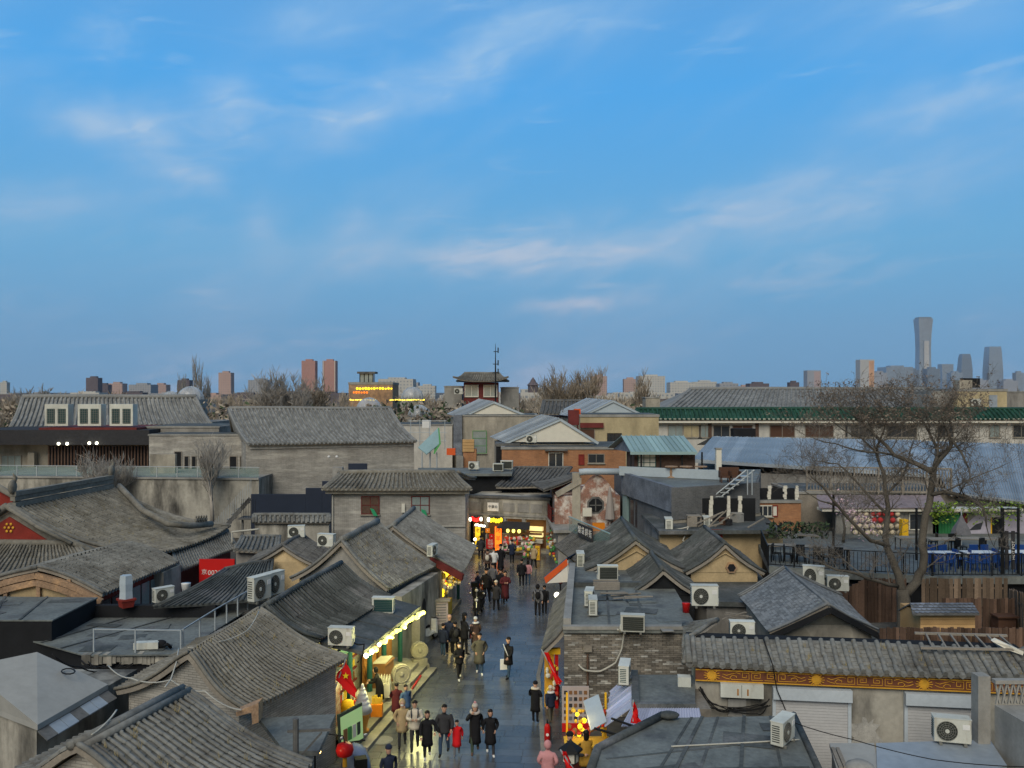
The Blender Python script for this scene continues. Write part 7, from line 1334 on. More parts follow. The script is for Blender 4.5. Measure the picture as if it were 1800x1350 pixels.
bare('broad bare tree on the skyline right of the antenna pavilion', 1003, 715, 125, 643, 4.8, 'twig_far', 5, 1, .4, .55, 0, .028); bare('thin bare tree beside the far pink flats', 1125, 700, 150, 655, 2.5, 'twig_far', 4, 1, .5, .5, 0, .045); bare('bare tree crown over the roofs at the left', 85, 705, 140, 668, 5, 'twig_pale', 5, 1, .3, .6, 0, .04)
# --- brown wood beyond the roofs
def wood():
    tmpl = []
    for k in range(7):
        g = MB(); random.seed(100+k); g.tube([(0, 0, -1), (0, 0, 3.5)], [.2, .14], 4, 0, False)
        for j in range(8): a_ = rnd(0, 6.28); grow(g, (0, 0, rnd(2, 4)), V((cos(a_), sin(a_), rnd(.6, 1.6))), rnd(2.6, 3.6), .09, 2, .4, .55, 4, 0, 3, None, .05)
        tmpl.append((np.array(g.v, float), g.f))
    vs, fs, tn = [], [], []; off = 0
    for i in range(520):
        Y = rnd(118, 150) if i < 90 else rnd(150, 420) if i < 330 else rnd(70, 420); px = random.choice((rnd(-800, -30), rnd(1830, 2600))) if i >= 330 else rnd(-30, 1830) if i > 120 else rnd(-30, 1160); v, f = random.choice(tmpl); s = rnd(.85, 1.25)*(1. if Y > 150 else .92); a_ = rnd(0, 6.28)
        ca, sa = cos(a_), sin(a_); w = v.copy(); w[:, 0], w[:, 1] = (v[:, 0]*ca-v[:, 1]*sa)*s*1.3, (v[:, 0]*sa+v[:, 1]*ca)*s*1.3; w[:, 2] *= s*1.04; w += np.array((X(px, Y), Y, 0)); vs.append(w); fs += [tuple(q+off for q in t) for t in f]; off += len(v); tn += [rnd(-1, 1)]*len(f)
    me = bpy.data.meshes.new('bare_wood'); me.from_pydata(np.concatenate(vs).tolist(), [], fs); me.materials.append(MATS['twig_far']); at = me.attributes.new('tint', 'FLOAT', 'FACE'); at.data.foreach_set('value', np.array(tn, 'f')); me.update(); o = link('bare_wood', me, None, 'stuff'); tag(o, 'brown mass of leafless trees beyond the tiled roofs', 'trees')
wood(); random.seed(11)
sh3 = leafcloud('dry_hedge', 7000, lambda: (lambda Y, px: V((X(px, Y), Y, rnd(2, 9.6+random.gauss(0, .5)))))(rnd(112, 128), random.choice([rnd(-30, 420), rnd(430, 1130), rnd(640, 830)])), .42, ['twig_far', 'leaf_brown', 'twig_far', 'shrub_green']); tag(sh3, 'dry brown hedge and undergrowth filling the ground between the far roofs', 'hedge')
# ================================================================ middle distance landmarks
Yp = 135; pv2 = thing('pavilion', 'rooftop pavilion with a red-brown curved tile roof below the antenna', 'pavilion', D(845, 700, Yp)); r0, r1 = D(816, 657, Yp+2), D(878, 657, Yp+2); e0, e1 = D(797, 670, Yp-1.5), D(893, 670, Yp-1.5); tile_patch(pv2, r0, r1, e0, e1, row=.42, tl=.6, rad=.12, sag=.2, mat='tile_warm', ridge=.2, lift=.6); tile_patch(pv2, r1, r0, r1+V((1.5, 4, -1.2)), r0+V((-1.5, 4, -1.2)), row=.8, tl=1, rad=.1, sag=.1, mat='tile_warm', ridge=0)
a, b = D(815, 699, Yp), D(876, 699, Yp); MB().obox(V((a.x, Yp, 0)), V((b.x-a.x, 0, 0)), V((0, 4, 0)), V((0, 0, Z(672, Yp)))).build('wall', 'red_dark', pv2)
for px in (829, 862): window(pv2, D(px, 687, Yp-.05), 2.2, 1.9, nx=2, frame='goods_white', glass='glass_pale', fw=.12)
block('flat_block', 'flat concrete block left of the antenna pavilion', 'building', 781, 812, 680, 137, 8, 'concrete'); block('flat_block', 'flat concrete block right of the antenna pavilion', 'building', 880, 912, 682, 137, 8, 'concrete')
at_ = thing('antenna_mast', 'thin dark antenna mast standing by the red-brown pavilion', 'antenna', D(871, 700, 131)); q0, q1 = D(871, 702, 131), D(871, 604, 131); MB().tube([V((q0.x, 131, 0)), lerp(q0, q1, .5), q1], [.16, .12, .03], 6).build('mast', 'railing_black', at_)
for py, w_ in ((618, .6), (640, .8), (655, .9)): c = D(871, py, 131); MB().tube([c-V((w_/2, 0, 0)), c+V((w_/2, 0, 0))], .06, 5).build('crossarm', 'railing_black', at_); MB().box(c+V((.4, 0, .2)), (.18, .18, .8)).build('aerial', 'railing_black', at_)
# lantern-lit rooftop restaurant and clear domes
lr_, _, _, _ = block('rooftop_restaurant', 'rooftop restaurant edged with rows of golden lights', 'restaurant', 613, 690, 676, 150, 8, 'wood_old', cap=.4); lt_ = thing('glass_cupola', 'small glass cupola with a dark flat roof above the golden lights', 'cupola', D(646, 675, 152)); q = D(646, 676, 152)
MB().box(q+V((0, 0, 1.0)), (2.3, 2.3, 1.9)).build('glazing', 'glass_pale', lt_); MB().box(q+V((0, 0, 2.1)), (3.2, 3.0, .35)).build('roof', 'tile_dark', lt_)
for sx in (-1.15, -.38, .38, 1.15): MB().box(q+V((sx, -1.16, 1.0)), (.14, .1, 1.9)).build('mullion', 'railing_black', lt_)
def lights(label, x0_, x1_, py, Y, n, r, m_='string_gold', dy=0):
    k = thing('light_string', label, 'lights', D(x0_, py, Y)); pts = [D(lerp(x0_, x1_, i/(n-1)), py+dy*i/(n-1)+rnd(-.5, .5), Y) for i in range(n)]; MB().tube(pts, .03, 4).build('wire', 'cable_black', k)
    for p in pts: MB().sph(p, r*rnd(.7, 1.2), 7, 5).build('bulb', m_, k, True)
lights('row of golden lanterns along the rooftop restaurant parapet', 628, 688, 683, 148, 13, .22, 'lamp_yellow'); lights('golden light string above the left clear dome', 616, 660, 703, 130, 16, .11); lights('golden light string above the right clear dome', 686, 745, 703, 130, 20, .11); lights('short cluster of orange lanterns below the restaurant parapet', 622, 645, 690, 147, 6, .2, 'lamp_orange')
for px, py, Y, r_, lab in ((725, 700, 136, 1.75, 'clear igloo dome with a small door beside the golden lights'), (649, 722, 126, 1.9, 'clear igloo dome half hidden by the wide tiled ridge'), (737, 732, 118, 1.55, 'clear igloo dome among the brown trees'), (335, 702, 128, 1.9, 'pale dome roof behind the long tiled ridge'), (300, 702, 128, 1.2, 'small pale dome beside the larger dome')):
    k = thing('igloo_dome', lab, 'dome', D(px, py, Y)); q = D(px, py, Y); MB().lathe(q, [(r_, 0), (r_*.97, r_*.3), (r_*.83, r_*.62), (r_*.55, r_*.88), (r_*.2, r_*1.0), (.02, r_*1.02)], 14).build('shell', 'dome_clear', k, True); rb = MB()
    for i in range(7): a_ = pi*i/7; rb.tube([q+V((cos(a_)*r_*cos(t)*1.01, sin(a_)*r_*cos(t)*1.01, r_*sin(t)*1.02)) for t in [pi*j/10 for j in range(11)]], .045, 4)
    rb.build('ribs', 'metal_pale', k); MB().box(q+V((0, 0, -1.6)), (r_*2, r_*2, 3.15)).build('platform', 'concrete', k)
# ================================================================ the city on the horizon
def tower(name, label, x0_, x1_, yt, Y, mat, prof=None, depth=None, top=None, cat='building', side=None):
    a, b = D(x0_, yt, Y), D(x1_, yt, Y); w = b.x-a.x; d_ = depth or w*.8; root = thing(name, label, cat, ((a.x+b.x)/2, Y, 0)); c = V(((a.x+b.x)/2, Y+d_/2, 0)); hz = a.z
    prof = prof or [(0, 1), (1, 1)]
    rings = [[c+V((sx*w/2*k, sy*d_/2*k, hz*t)) for sx, sy in ((-1, -1), (1, -1), (1, 1), (-1, 1))] for t, k in prof]; g = MB()
    for A_, B_ in zip(rings, rings[1:]): g.add(A_+B_, [(0, 1, 5, 4), (1, 2, 6, 5), (2, 3, 7, 6), (3, 0, 4, 7)])
    g.add(rings[-1], [(0, 1, 2, 3)]); g.build('facade', mat, root)
    if top: MB().box(c+V((0, 0, hz+top[1]/2+.05)), (w*top[0], d_*top[0], top[1])).build('roof_plant', top[2], root)
    if side:  # strip of glazing with the sunset's glow put into its colour
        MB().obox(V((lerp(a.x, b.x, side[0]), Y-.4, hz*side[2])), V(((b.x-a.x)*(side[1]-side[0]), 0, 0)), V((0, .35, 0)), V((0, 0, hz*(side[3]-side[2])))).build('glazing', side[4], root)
    return root
tower('skyscraper', 'tallest skyscraper with a waisted shaft flaring to a notched crown', 1615, 1640, 560, 6180, 'glass_tower', [(0, 1.0), (.1, .97), (.35, .84), (.6, .80), (.8, .86), (.92, .95), (1, 1.02)], top=(.86, 12, 'glass_tower_dark'), cat='skyscraper', side=(.38, .72, .12, .70, 'city_pale'))
tower('skyscraper', 'tapering ribbed skyscraper at the right of the business district', 1738, 1764, 609, 6400, 'glass_tower', [(0, 1), (.5, .97), (.85, .86), (1, .78)], cat='skyscraper'); tower('skyscraper', 'rounded tapering tower between the tallest and the ribbed skyscraper', 1690, 1710, 622, 6500, 'glass_tower_dark', [(0, 1), (.6, .98), (.9, .82), (1, .68)], cat='skyscraper'); tower('skyscraper', 'plain pale glass block right of the tallest skyscraper', 1656, 1676, 640, 6300, 'glass_tower', cat='skyscraper'); tower('skyscraper', 'pale office tower with a flank painted with sunset glow', 1512, 1537, 632, 5200, 'city_pale', cat='skyscraper', side=(.62, .98, .1, .96, 'painted_sunset')); tower('skyscraper', 'lower tower with a flank painted sunset pink behind the courtyard tree', 1419, 1443, 651, 5000, 'city_grey', cat='skyscraper', side=(.5, .97, .2, .95, 'city_pink'))
for i, (x0_, x1_, yt, Y, mt, lab) in enumerate(((1537, 1560, 655, 5600, 'city_grey', 'squat grey office block beside the sunset-flanked tower'), (1558, 1605, 645, 5800, 'glass_tower', 'broad pale glass block left of the tallest skyscraper'), (1600, 1616, 650, 6000, 'glass_tower_dark', 'slim dark block at the foot of the tallest skyscraper'), (1630, 1653, 648, 5900, 'glass_tower_dark', 'dark blue block right under the tallest skyscraper'), (1672, 1692, 655, 6100, 'glass_tower', 'low glass block beside the plain pale block'), (1764, 1790, 669, 6000, 'city_grey', 'low grey block right of the ribbed skyscraper'), (1786, 1800, 655, 6300, 'glass_tower', 'slim block at the frame edge of the business district'), (1710, 1738, 668, 5900, 'city_grey', 'low block between rounded tower and ribbed skyscraper'),
        (530, 554, 634, 2300, 'city_brick', 'brick-red twin tower without roof lights'), (567, 590, 634, 2300, 'city_brick', 'brick-red twin tower with white light edges painted on'), (151, 172, 664, 1300, 'city_dark', 'dark mauve tower block above the condenser cabinets'), (172, 190, 676, 1350, 'city_dark', 'low dark block beside the mauve tower'), (190, 215, 674, 1500, 'city_pink', 'pinkish low block beside the dark mauve block'), (226, 265, 676, 1400, 'city_grey', 'grey stepped block over the long tiled ridge'), (268, 292, 676, 1500, 'city_pink', 'small pink block next to the grey stepped block'), (384, 406, 655, 1200, 'city_pink', 'pink block with rounded roof plant behind the poplars'), (436, 470, 668, 1400, 'city_grey', 'grey slab left of the rounded bare tree'), (312, 333, 668, 1300, 'city_dark', 'dark block behind the small poplar'),
        (665, 726, 666, 900, 'city_pale', 'long pale ribbed hall behind the glass cupola'), (735, 765, 678, 1000, 'city_pale', 'low pale block right of the clear domes'), (1040, 1067, 661, 1300, 'city_pink', 'pink flats beside the broad bare tree'), (1097, 1120, 666, 1300, 'city_pink', 'smaller pink flats by the thin bare tree'), (1123, 1169, 661, 1200, 'city_pale', 'wide cream flats with pink parapet'), (1178, 1222, 672, 1100, 'city_pale', 'long white block with arcaded roofline'), (1222, 1260, 671, 1150, 'city_pale', 'white flat-topped block beside the arcaded block'), (1265, 1298, 674, 1000, 'city_grey', 'grey mansard block above the tiled hall'), (1318, 1352, 674, 1000, 'city_dark', 'dark mansard block above the tiled hall'), (1388, 1405, 672, 900, 'city_dark', 'small dark roof box above the tiled hall'), (915, 968, 684, 500, 'city_pale', 'low cream wall block under the small cupola'), (1300, 1320, 679, 1100, 'city_pink', 'tiny pink block between the mansard blocks'), (0, 12, 672, 1500, 'city_pale', 'pale block at the left frame edge'), (700, 735, 672, 1100, 'city_grey', 'grey block behind the clear dome'))):
    k = tower('city_block', lab, x0_, x1_, yt, Y, mt, top=(.5, (1350-yt)*Y/F*.004, mt))
for px in (568.5, 588.5): o = MB().box(D(px, 662, 2298), (1.5, 1.2, 86)).build('painted_edge_light', 'goods_white'); tag(o, 'vertical white strip painted as a light line on the edge of the brick-red twin tower', 'light', 'edge lights of the twin tower')  # plain white strips that do not glow, the light is only their colour
cu = thing('small_cupola', 'small pointed cupola on the cream block right of the pavilion', 'cupola', D(937, 690, 400)); q = D(937, 690, 400); MB().lathe(q, [(2.4, 0), (2.4, 3.2), (3.0, 3.4), (1.4, 5), (1.2, 5.6), (.1, 7.2)], 8).build('turret', 'city_dark', cu)
for i in range(70):   # low roofs between the trees and the towers
    Y = rnd(430, 1500); px = rnd(-20, 1820); w = rnd(14, 45); h_ = rnd(5, 10.8); mt = random.choice(['city_pink', 'city_grey', 'city_pale', 'city_pale', 'city_dark']); o = MB().box((X(px, Y), Y, h_/2), (w, rnd(10, 25), h_), 0).box((X(px, Y), Y, h_+.6), (w*.6, 8, 1.2), 0).build('low_block', mt); tag(o, 'low distant flat block in the band of roofs under the skyline', 'building', 'low distant blocks under the skyline')
# ================================================================ outdoor units
ac(600, 1136, 3.12, -8, 'outdoor unit with fan facing the street on the dark apron roof', 1., AC); ac(674, 1079, 3.08, 176, 'outdoor unit showing its dark coil above the lit bulbs', 1., AC2)
ac(456, 1058, 3.6, 62, 'tall outdoor unit turned sideways on the ridge of the ribbed roof', (1.1, 1.1, 1.55)); ac(482, 1048, 3.6, 62, 'second tall outdoor unit behind the first on the ribbed roof ridge', (1.0, 1., 1.5)); ac(287, 1059, 2.75, 48, 'small outdoor unit by the red lattice of the rounded roof house'); ac(521, 946, 4.2, 10, 'outdoor unit peeking over the low tiled shed'); ac(574, 962, 4.2, -15, 'outdoor unit with green badge behind the yellow gable'); ac(760, 978, 3.75, 75, 'slim outdoor unit standing on the tiled verge above the red beam', .9)
ac(1068, 1021, RZ+.0, 180, 'outdoor unit with dark coil on a wooden crate by the yellow gable', 1.08); ac(1036, 1064, RZ, 80, 'outdoor unit seen side-on at the parapet corner', 1.); ac(1042, 1080, RZ, 86, 'narrow outdoor unit with dark grille near the parapet corner', 1.); ac(1112, 1112, RZ+.0, 172, 'outdoor unit showing its dark coil near the brick wall edge', 1.); ac(1238, 1067, 3.1, -3, 'large outdoor unit with round fan beside the black gable', (1.25, 1.2, 1.35)); ac(1304, 1124, 3.2, -6, 'outdoor unit with dark fan above the tile coping', .98)
ac(1376, 1306, 2.66, 52, 'outdoor unit turned aside on the near felt roof', 1.02); ac(1672, 1306, 2.31, -14, 'outdoor unit with swirl fan on the bluish sheet roof', 1.08); ac(1430, 1034, 3.0, -20, 'tall outdoor unit behind the shingled roof', (1.05, 1, 1.5), None, 37); ac(1472, 1040, 2.9, -10, 'outdoor unit by the curved plank fence', 1.05, None, 36.5)
ac(1175, 936, 4.12, 84, 'slim white outdoor unit on the dark flat roof', 1.25, None, 47.6); ac(1241, 930, 4.12, 84, 'second slim white unit beside the metal sheets', 1.1, None, 48.2); ac(1020, 997, 3.0, 88, 'slim white unit between the skirt roof and yellow gable', 1.15, None, 42.5); ac(833, 826, 5.36, -10, 'outdoor unit with round fan on the curved grey roof', 1., None, 68.2); ac(876, 829, 5.36, 168, 'outdoor unit with dark coil on the curved grey roof', 1., None, 67.4); ac(891, 826, 5.36, 170, 'larger outdoor unit with dark coil at the end of the curved grey roof', 1.15, None, 68.4); ac(934, 779, 0, -4, 'outdoor unit on the cap of the orange brick house', 1.05, None, 71.7); ac(1415, 697, 0, -4, 'outdoor unit on the wall of the ochre rooftop block', 1.3, None, 105.5) if False else ac(1715, 714, 0, -4, 'outdoor unit on the wall of the ochre rooftop block', 1.4, None, 105.6); ac(806, 694, 0, 0, 'outdoor unit beside the red-brown pavilion', 1.6, None, 134.4)
tag(MB().lathe(W(1206, 1076, RZ), [(.13, 0), (.16, .34), (.17, .36)], 14).build('paint_tin', 'red_gloss', None, True), 'small red paint tin on the flat roof upstand', 'tin')
cr_ = thing('wooden_crate', 'broken wooden crate under the dark-coil unit', 'crate', W(1068, 1040, RZ)); q = W(1066, 1036, RZ)
for i in range(4): MB().box(q+V((0, -.2, .06+.09*i)), (1.1, .03, .07), rnd(-.03, .03)).build('slat', 'wood_grey', cr_); MB().box(q+V((0, .25, .06+.09*i)), (1.1, .03, .07), rnd(-.03, .03)).build('slat', 'wood_grey', cr_)
for i in range(7): p = W(1090+rnd(-20, 34), 1048+rnd(-6, 8), RZ+.03+.03*i); a_ = rnd(-.5, .5); tag(MB().box(p, (rnd(.8, 1.3), .09, .04), a_).build('loose_board', 'wood_grey'), 'loose grey board scattered on the flat roof near the black gable', 'board', 'loose boards on the flat roof')
tag(MB().box(W(1171, 1106, RZ+.03), (.42, .6, .03), .1).build('cover_plate', 'concrete'), 'square grey cover plate on the flat roof', 'plate')
twb = MB()
for i in range(30): p = D(rnd(1278, 1318), rnd(1080, 1096), 31.5); twb.tube([p, p+V((rnd(-.5, .5), rnd(-.2, .2), rnd(-.08, .12)))], .018, 4)
tag(twb.build('twig_bundle', 'wood_grey'), 'bundle of dry twigs lying above the tile coping', 'twigs')
ld = thing('ladder', 'grey wooden ladder lying on the wall behind the tile coping', 'ladder', D(1700, 1130, 27.3)); a, b, c, d_ = D(1608, 1112, 27.9), D(1770, 1124, 27.6), D(1618, 1135, 26.3), D(1800, 1138, 26.1)
a.z = b.z = 3.8; c.z = d_.z = 3.8; MB().beam(a, b, .08, .07).build('rail', 'wood_grey', ld); MB().beam(c, d_, .08, .07).build('rail', 'wood_grey', ld)
for i in range(7): t = .12+.8*i/6; MB().beam(lerp(a, b, t), lerp(c, d_, t), .05, .05).build('rung', 'wood_grey', ld)
tag(MB().prism([D(1745, 1128, 26.3), D(1752, 1124, 26.3), D(1775, 1135, 26.1), D(1800, 1146, 26), D(1798, 1152, 26), D(1770, 1142, 26.1)], (0, .12, .02)).build('gutter_piece', 'goods_white'), 'curved cream gutter piece lying on the tile coping', 'gutter')
# ================================================================ cables and pipes
cable('thick white hose looping down the old brick wall', [W(1085, 1106, RZ+.1), D(1097, 1112, 30.45), D(1093, 1140, 30.5), D(1082, 1165, 30.5), D(1055, 1180, 30.5), D(1028, 1178, 30.5), D(1017, 1168, 30.6)], .035, 'cable_white', .02, name='hose')
cable('white pipe running along the flat roof upstand', [D(1070, 1069, 37.2), D(1120, 1068, 37.1), D(1215, 1066, 37)], .04, 'cable_white', name='pipe'); cable('white hose from the slim unit to the crate unit', [D(1024, 990, 42.3), D(1036, 1000, 41), D(1050, 1004, 40.2)], .035, 'cable_white', .1, name='hose'); cable('white hose crossing the yellow gable vent', [D(1085, 1010, 39.5), D(1110, 1012, 40), D(1128, 998, 40.4)], .03, 'cable_white', .1, name='hose'); cable('white hose hanging off the dark flat roof edge', [D(1180, 930, 47.4), D(1210, 926, 47), D(1200, 950, 46.8), D(1222, 960, 46.6), D(1226, 945, 46.8)], .04, 'cable_white', .05, name='hose')
cable('black cable drooping across the shutters and sheet roof', [D(1395, 1270, 22.6), D(1500, 1300, 21.6), D(1640, 1335, 20.6), D(1800, 1348, 20)], .012, 'cable_black', .03); cable('pale conduit lying across the near felt roof', [W(1180, 1312, 2.68), W(1300, 1306, 2.68), W(1405, 1300, 2.7)], .022, 'cable_white'); cable('black strut leaning over the lit stall', [D(1075, 1263, 24.6), D(1112, 1276, 24), D(1150, 1290, 23.4)], .035, 'cable_black'); cable('second black strut leaning from the near roof edge', [D(1045, 1280, 23.6), D(1080, 1290, 23.2), D(1120, 1305, 22.8)], .035, 'cable_black')
cable('cable draped down the sweeping tiled roof', [W(314, 1140, 4.1), D(310, 1165, 23), D(300, 1195, 22.3), D(290, 1208, 21.8)], .02, 'cable_white'); cable('cable crossing the tiles from ridge to eave', [W(330, 1138, 4.5), W(385, 1128, 4.55), W(435, 1108, 4.6), W(455, 1075, 4.75)], .015, 'cable_white', .05); cable('grey cable looping in the gap beside the near roof', [D(190, 1170, 26), D(230, 1192, 24), D(300, 1195, 22.5), D(360, 1215, 22), D(424, 1248, 21.5)], .02, 'cable_white', .1); cable('white wires running down the near tiled ridge', [D(205, 1248, 18.6), D(185, 1272, 18), D(160, 1292, 17.6)], .02, 'cable_white', .02); cable('long thin cable from the concrete roof to the terrace', [D(92, 1150, 24.5), D(140, 1172, 25), D(190, 1178, 26)], .022, 'cable_black', .1)
for i in range(5): cable('tangled black cable hanging under the rubble wall', [D(rnd(140, 160), rnd(1150, 1170), 27.5), D(rnd(170, 190), rnd(1170, 1185), 27.2), D(rnd(210, 235), rnd(1160, 1172), 27.3)], .018, 'cable_black', .12, 'tangled cables under the rubble wall')
for i in range(6): cable('tangled black cable beside the electric cabinet', [gp_(rnd(-.1, .3), rnd(2.3, 2.6), .2), gp_(rnd(.2, .7), rnd(1.6, 2.), .3), gp_(rnd(.9, 1.9), rnd(1.6, 2.1), .2), gp_(rnd(1.9, 2.3), rnd(1.9, 2.3), .3)], .018, 'cable_black', .1, 'tangled cables by the electric cabinet')
cable('cable hanging over the tile coping and gold frieze', [gp_(2.2, 3.8, -.8), gp_(2.3, 3.3, .4), gp_(2.45, 2.5, .3), gp_(2.7, 1.9, .3)], .018, 'cable_black'); cable('overhead cable strung from the apron unit to the bulb string', [W(622, 1130, 3.4), D(640, 1132, 28.5), D(638, 1150, 28.4), D(628, 1165, 28.3)], .025, 'cable_black', .04)
# ================================================================ street furniture and goods
def flag(label, base, tip, cloth, star=True):
    k = thing('flag', label, 'flag', base); MB().tube([base, tip], .022, 6).build('pole', 'railing_grey', k); c = MB(); n = 6
    P_ = [[lerp(lerp(cloth[0], cloth[1], u/n), lerp(cloth[3], cloth[2], u/n), v/n)+V((sin(u*1.3+v*.8)*.05, cos(u*1.7)*.06, 0)) for v in range(n+1)] for u in range(n+1)]
    vs = [p for r_ in P_ for p in r_]; c.add(vs+[p+V((.006, .012, 0)) for p in vs], [(u*(n+1)+v, u*(n+1)+v+1, (u+1)*(n+1)+v+1, (u+1)*(n+1)+v) for u in range(n) for v in range(n)]+[((n+1)**2+u*(n+1)+v, (n+1)**2+(u+1)*(n+1)+v, (n+1)**2+(u+1)*(n+1)+v+1, (n+1)**2+u*(n+1)+v+1) for u in range(n) for v in range(n)]); o = c.build('cloth', 'flag_red', k, True)
    if star:
        s_ = MB(); cc = lerp(lerp(cloth[0], cloth[1], .3), lerp(cloth[3], cloth[2], .3), .35)+V((.0, -.09, 0)); pts = [cc+V((cos(pi/2+i*pi/5)*(.11 if i % 2 == 0 else .045), 0, sin(pi/2+i*pi/5)*(.11 if i % 2 == 0 else .045))) for i in range(10)]; s_.prism(pts, (0, -.01, 0)); s_.build('star', 'flag_yellow', o)
flag('national flag with a yellow star hanging from the sweeping tiled eave', D(587, 1215, 26.9), D(608, 1158, 26.9), [D(606, 1166, 26.9), D(588, 1194, 26.9), D(628, 1228, 26.9), D(622, 1200, 26.9)])
flag('furled red flag leaning out from the brick corner', D(985, 1203, 30), D(952, 1142, 30), [D(956, 1150, 30), D(961, 1146, 30), D(988, 1198, 30), D(980, 1204, 30)], False); flag('red pennant standing before the lilac sheet edge', D(1113, 1268, 23.5), D(1113, 1230, 23.5), [D(1113, 1234, 23.5), D(1114, 1238, 23.5), D(1128, 1268, 23.5), D(1112, 1272, 23.5)], False); flag('red flag on a white pole beside the black street lantern', D(1008, 1352, 21.2), D(985, 1318, 21.2), [D(987, 1322, 21.2), D(991, 1320, 21.2), D(1010, 1352, 21.2), D(999, 1354, 21.2)], False)
# giant ice cream
ic = thing('ice_cream_sign', 'giant soft-serve ice cream cone sign on the porch', 'sign', sp(.35, .325, .95)); q = BASE[ic.name]; MB().lathe(q, [(.22, 0), (.22, .05), (.13, .06), (.24, .55), (.27, .62)], 14).build('cone', 'cone_wafer', ic, True)
g = MB()
for i in range(5): r_ = .30-.052*i; g.tube([q+V((cos(t)*r_*.55, sin(t)*r_*.55, .68+.15*i+.15*t/6.28)) for t in [6.28*j/10 for j in range(11)]], [r_*.55]*10+[r_*.5], 8)
g.lathe(q+V((0, 0, .62)), [(.27, 0), (.2, .5), (.05, .85)], 10); g.sph(q+V((0, 0, 1.48)), (.06, .06, .12), 8, 6); g.build('swirl', 'plastic_white', ic, True)
fs = thing('fries_box', 'orange box of giant chips standing on the porch step', 'sign', sp(1.75, .325, .95)); q = BASE[fs.name]; MB().obox(q+V((-.2, -.14, 0)), V((.4, 0, 0)), V((0, .28, 0)), V((0, 0, .42))).build('box', 'plastic_orange', fs)
for i in range(10): MB().box(q+V((-.15+.034*i, rnd(-.08, .08), .52+rnd(-.06, .06)), ), (.045, .045, .3), rnd(-.3, .3)).build('chip', 'goods_yellow', fs)
bs2 = thing('snack_bin', 'rounded yellow cartoon-free snack bin at the shop corner', 'bin', sp(.9, .484, .2)); bs2['label'] = 'rounded yellow snack bin at the shop corner'; q = BASE[bs2.name]; MB().lathe(q, [(.22, 0), (.24, .35), (.2, .6), (.05, .66)], 12).build('body', 'sign_yellow', bs2, True)
for i, (t, o_, lab) in enumerate(((1.45, .35, 'rack of red and white bottles beside the teal column'), (3.2, .7, 'rack of pale bottles by the carved stone drum'))):
    k = thing('bottle_rack', lab, 'rack', sp(t, .484, o_)); q = BASE[k.name]; MB().box(q+V((0, 0, .25)), (.5, .36, .5)).build('crate', 'goods_red' if i == 0 else 'goods_white', k); bm_ = MB().lathe((0, 0, 0), [(.035, 0), (.035, .16), (.014, .22), (.014, .27)], 7).mesh('bottle', 'goods_white')
    for x_ in range(5):
        for y_ in range(3): o = link('bottle', bm_, k); o.location = (-.2+.1*x_, -.12+.12*y_, .503)
gb_ = thing('light_board', 'tilted glowing green menu board at the end of the porch', 'sign', sp(-.3, .2, .5)); p0 = W(596, 1325, .35); MB().prism([p0, p0+V((.55, .95, .0)), p0+V((.5, 1.0, 1.25)), p0+V((-.08, .05, 1.2))], (.05, -.03, 0)).build('panel', 'c_green', gb_); MB().prism([p0+V((.07, .05, .12)), p0+V((.59, .93, .12)), p0+V((.54, .96, 1.15)), p0+V((.02, .08, 1.1))], (.012, -.01, 0)).build('screen', 'sign_lit_green', gb_)
for i in range(4): MB().prism([p0+V((.12+.1*i, .1+.2*i, .3)), p0+V((.2+.1*i, .24+.2*i, .3)), p0+V((.19+.1*i, .25+.2*i, .7)), p0+V((.11+.1*i, .11+.2*i, .7))], (.03, -.02, 0)).build('picture', ['goods_brown', 'goods_green', 'goods_white', 'c_green'][i], gb_)
def drum(label, p, rz):
    k = thing('stone_drum', label, 'stone', (0, 0, 0)); MB().box((0, 0, .15), (.42, .75, .3)).build('plinth', 'stone', k); MB().box((0, 0, .42), (.34, .6, .24)).build('cushion', 'stone', k); d_ = MB(); d_.disc((0, 0, .88), (1, 0, 0), .36, .2, 20); o = d_.build('drum', 'stone', k)
    rg = MB()
    for sx in (-1, 1): rg.tube([(sx*.105, cos(t)*.29, .88+sin(t)*.29) for t in [6.283*j/20 for j in range(21)]], .03, 5, cap=False); rg.sph((sx*.105, 0, .88), (.03, .1, .1), 8, 5)
    rg.build('carving', 'stone', o, True); k.location = p; k.rotation_euler = (0, 0, rz); return k
drum('carved stone drum in the middle of the porch steps', W(705, 1226, .3), R(-66)); drum('carved stone drum at the far end of the porch steps', W(737, 1180, .03), R(-66)); tag(MB().obox(W(716, 1155, 0), V((.55, 0, 0)), V((.15, .6, 0)), V((0, 0, 1.75))).build('stone_pier', 'stone'), 'pale stone pier between the porch and the street wall', 'pier')
tag(MB().beam(W(722, 1215, .2), W(740, 1188, .2), .05, .08).build('red_rail', 'red_gloss'), 'short red painted edge on the porch side step', 'rail')
ln_ = thing('red_lantern', 'round red lantern with a golden tassel by the near kiosk', 'lantern', D(606, 1318, 24.5)); q = D(606, 1318, 24.5); MB().lathe(q, [(.1, -.2), (.22, -.14), (.26, 0), (.22, .14), (.1, .2)], 16).build('shade', 'red_gloss', ln_, True); MB().lathe(q, [(.03, -.5), (.07, -.48), (.06, -.2)], 8).build('tassel', 'gold', ln_); MB().tube([q+V((0, 0, .2)), q+V((-.05, 0, .4)), q+V((-.9, .2, .42))], .018, 5).build('hanger', 'railing_black', ln_); MB().tube([q+V((-.9, .2, .42)), V((q.x-.9, q.y+.2, 0))], .03, 6).build('post', 'railing_black', ln_)
lk = MB().sph(D(560, 1321, 24), .07, 10, 8).build('bulb', 'lamp_warm', None, True); tag(lk, 'single warm bulb on the near kiosk wall', 'bulb'); 
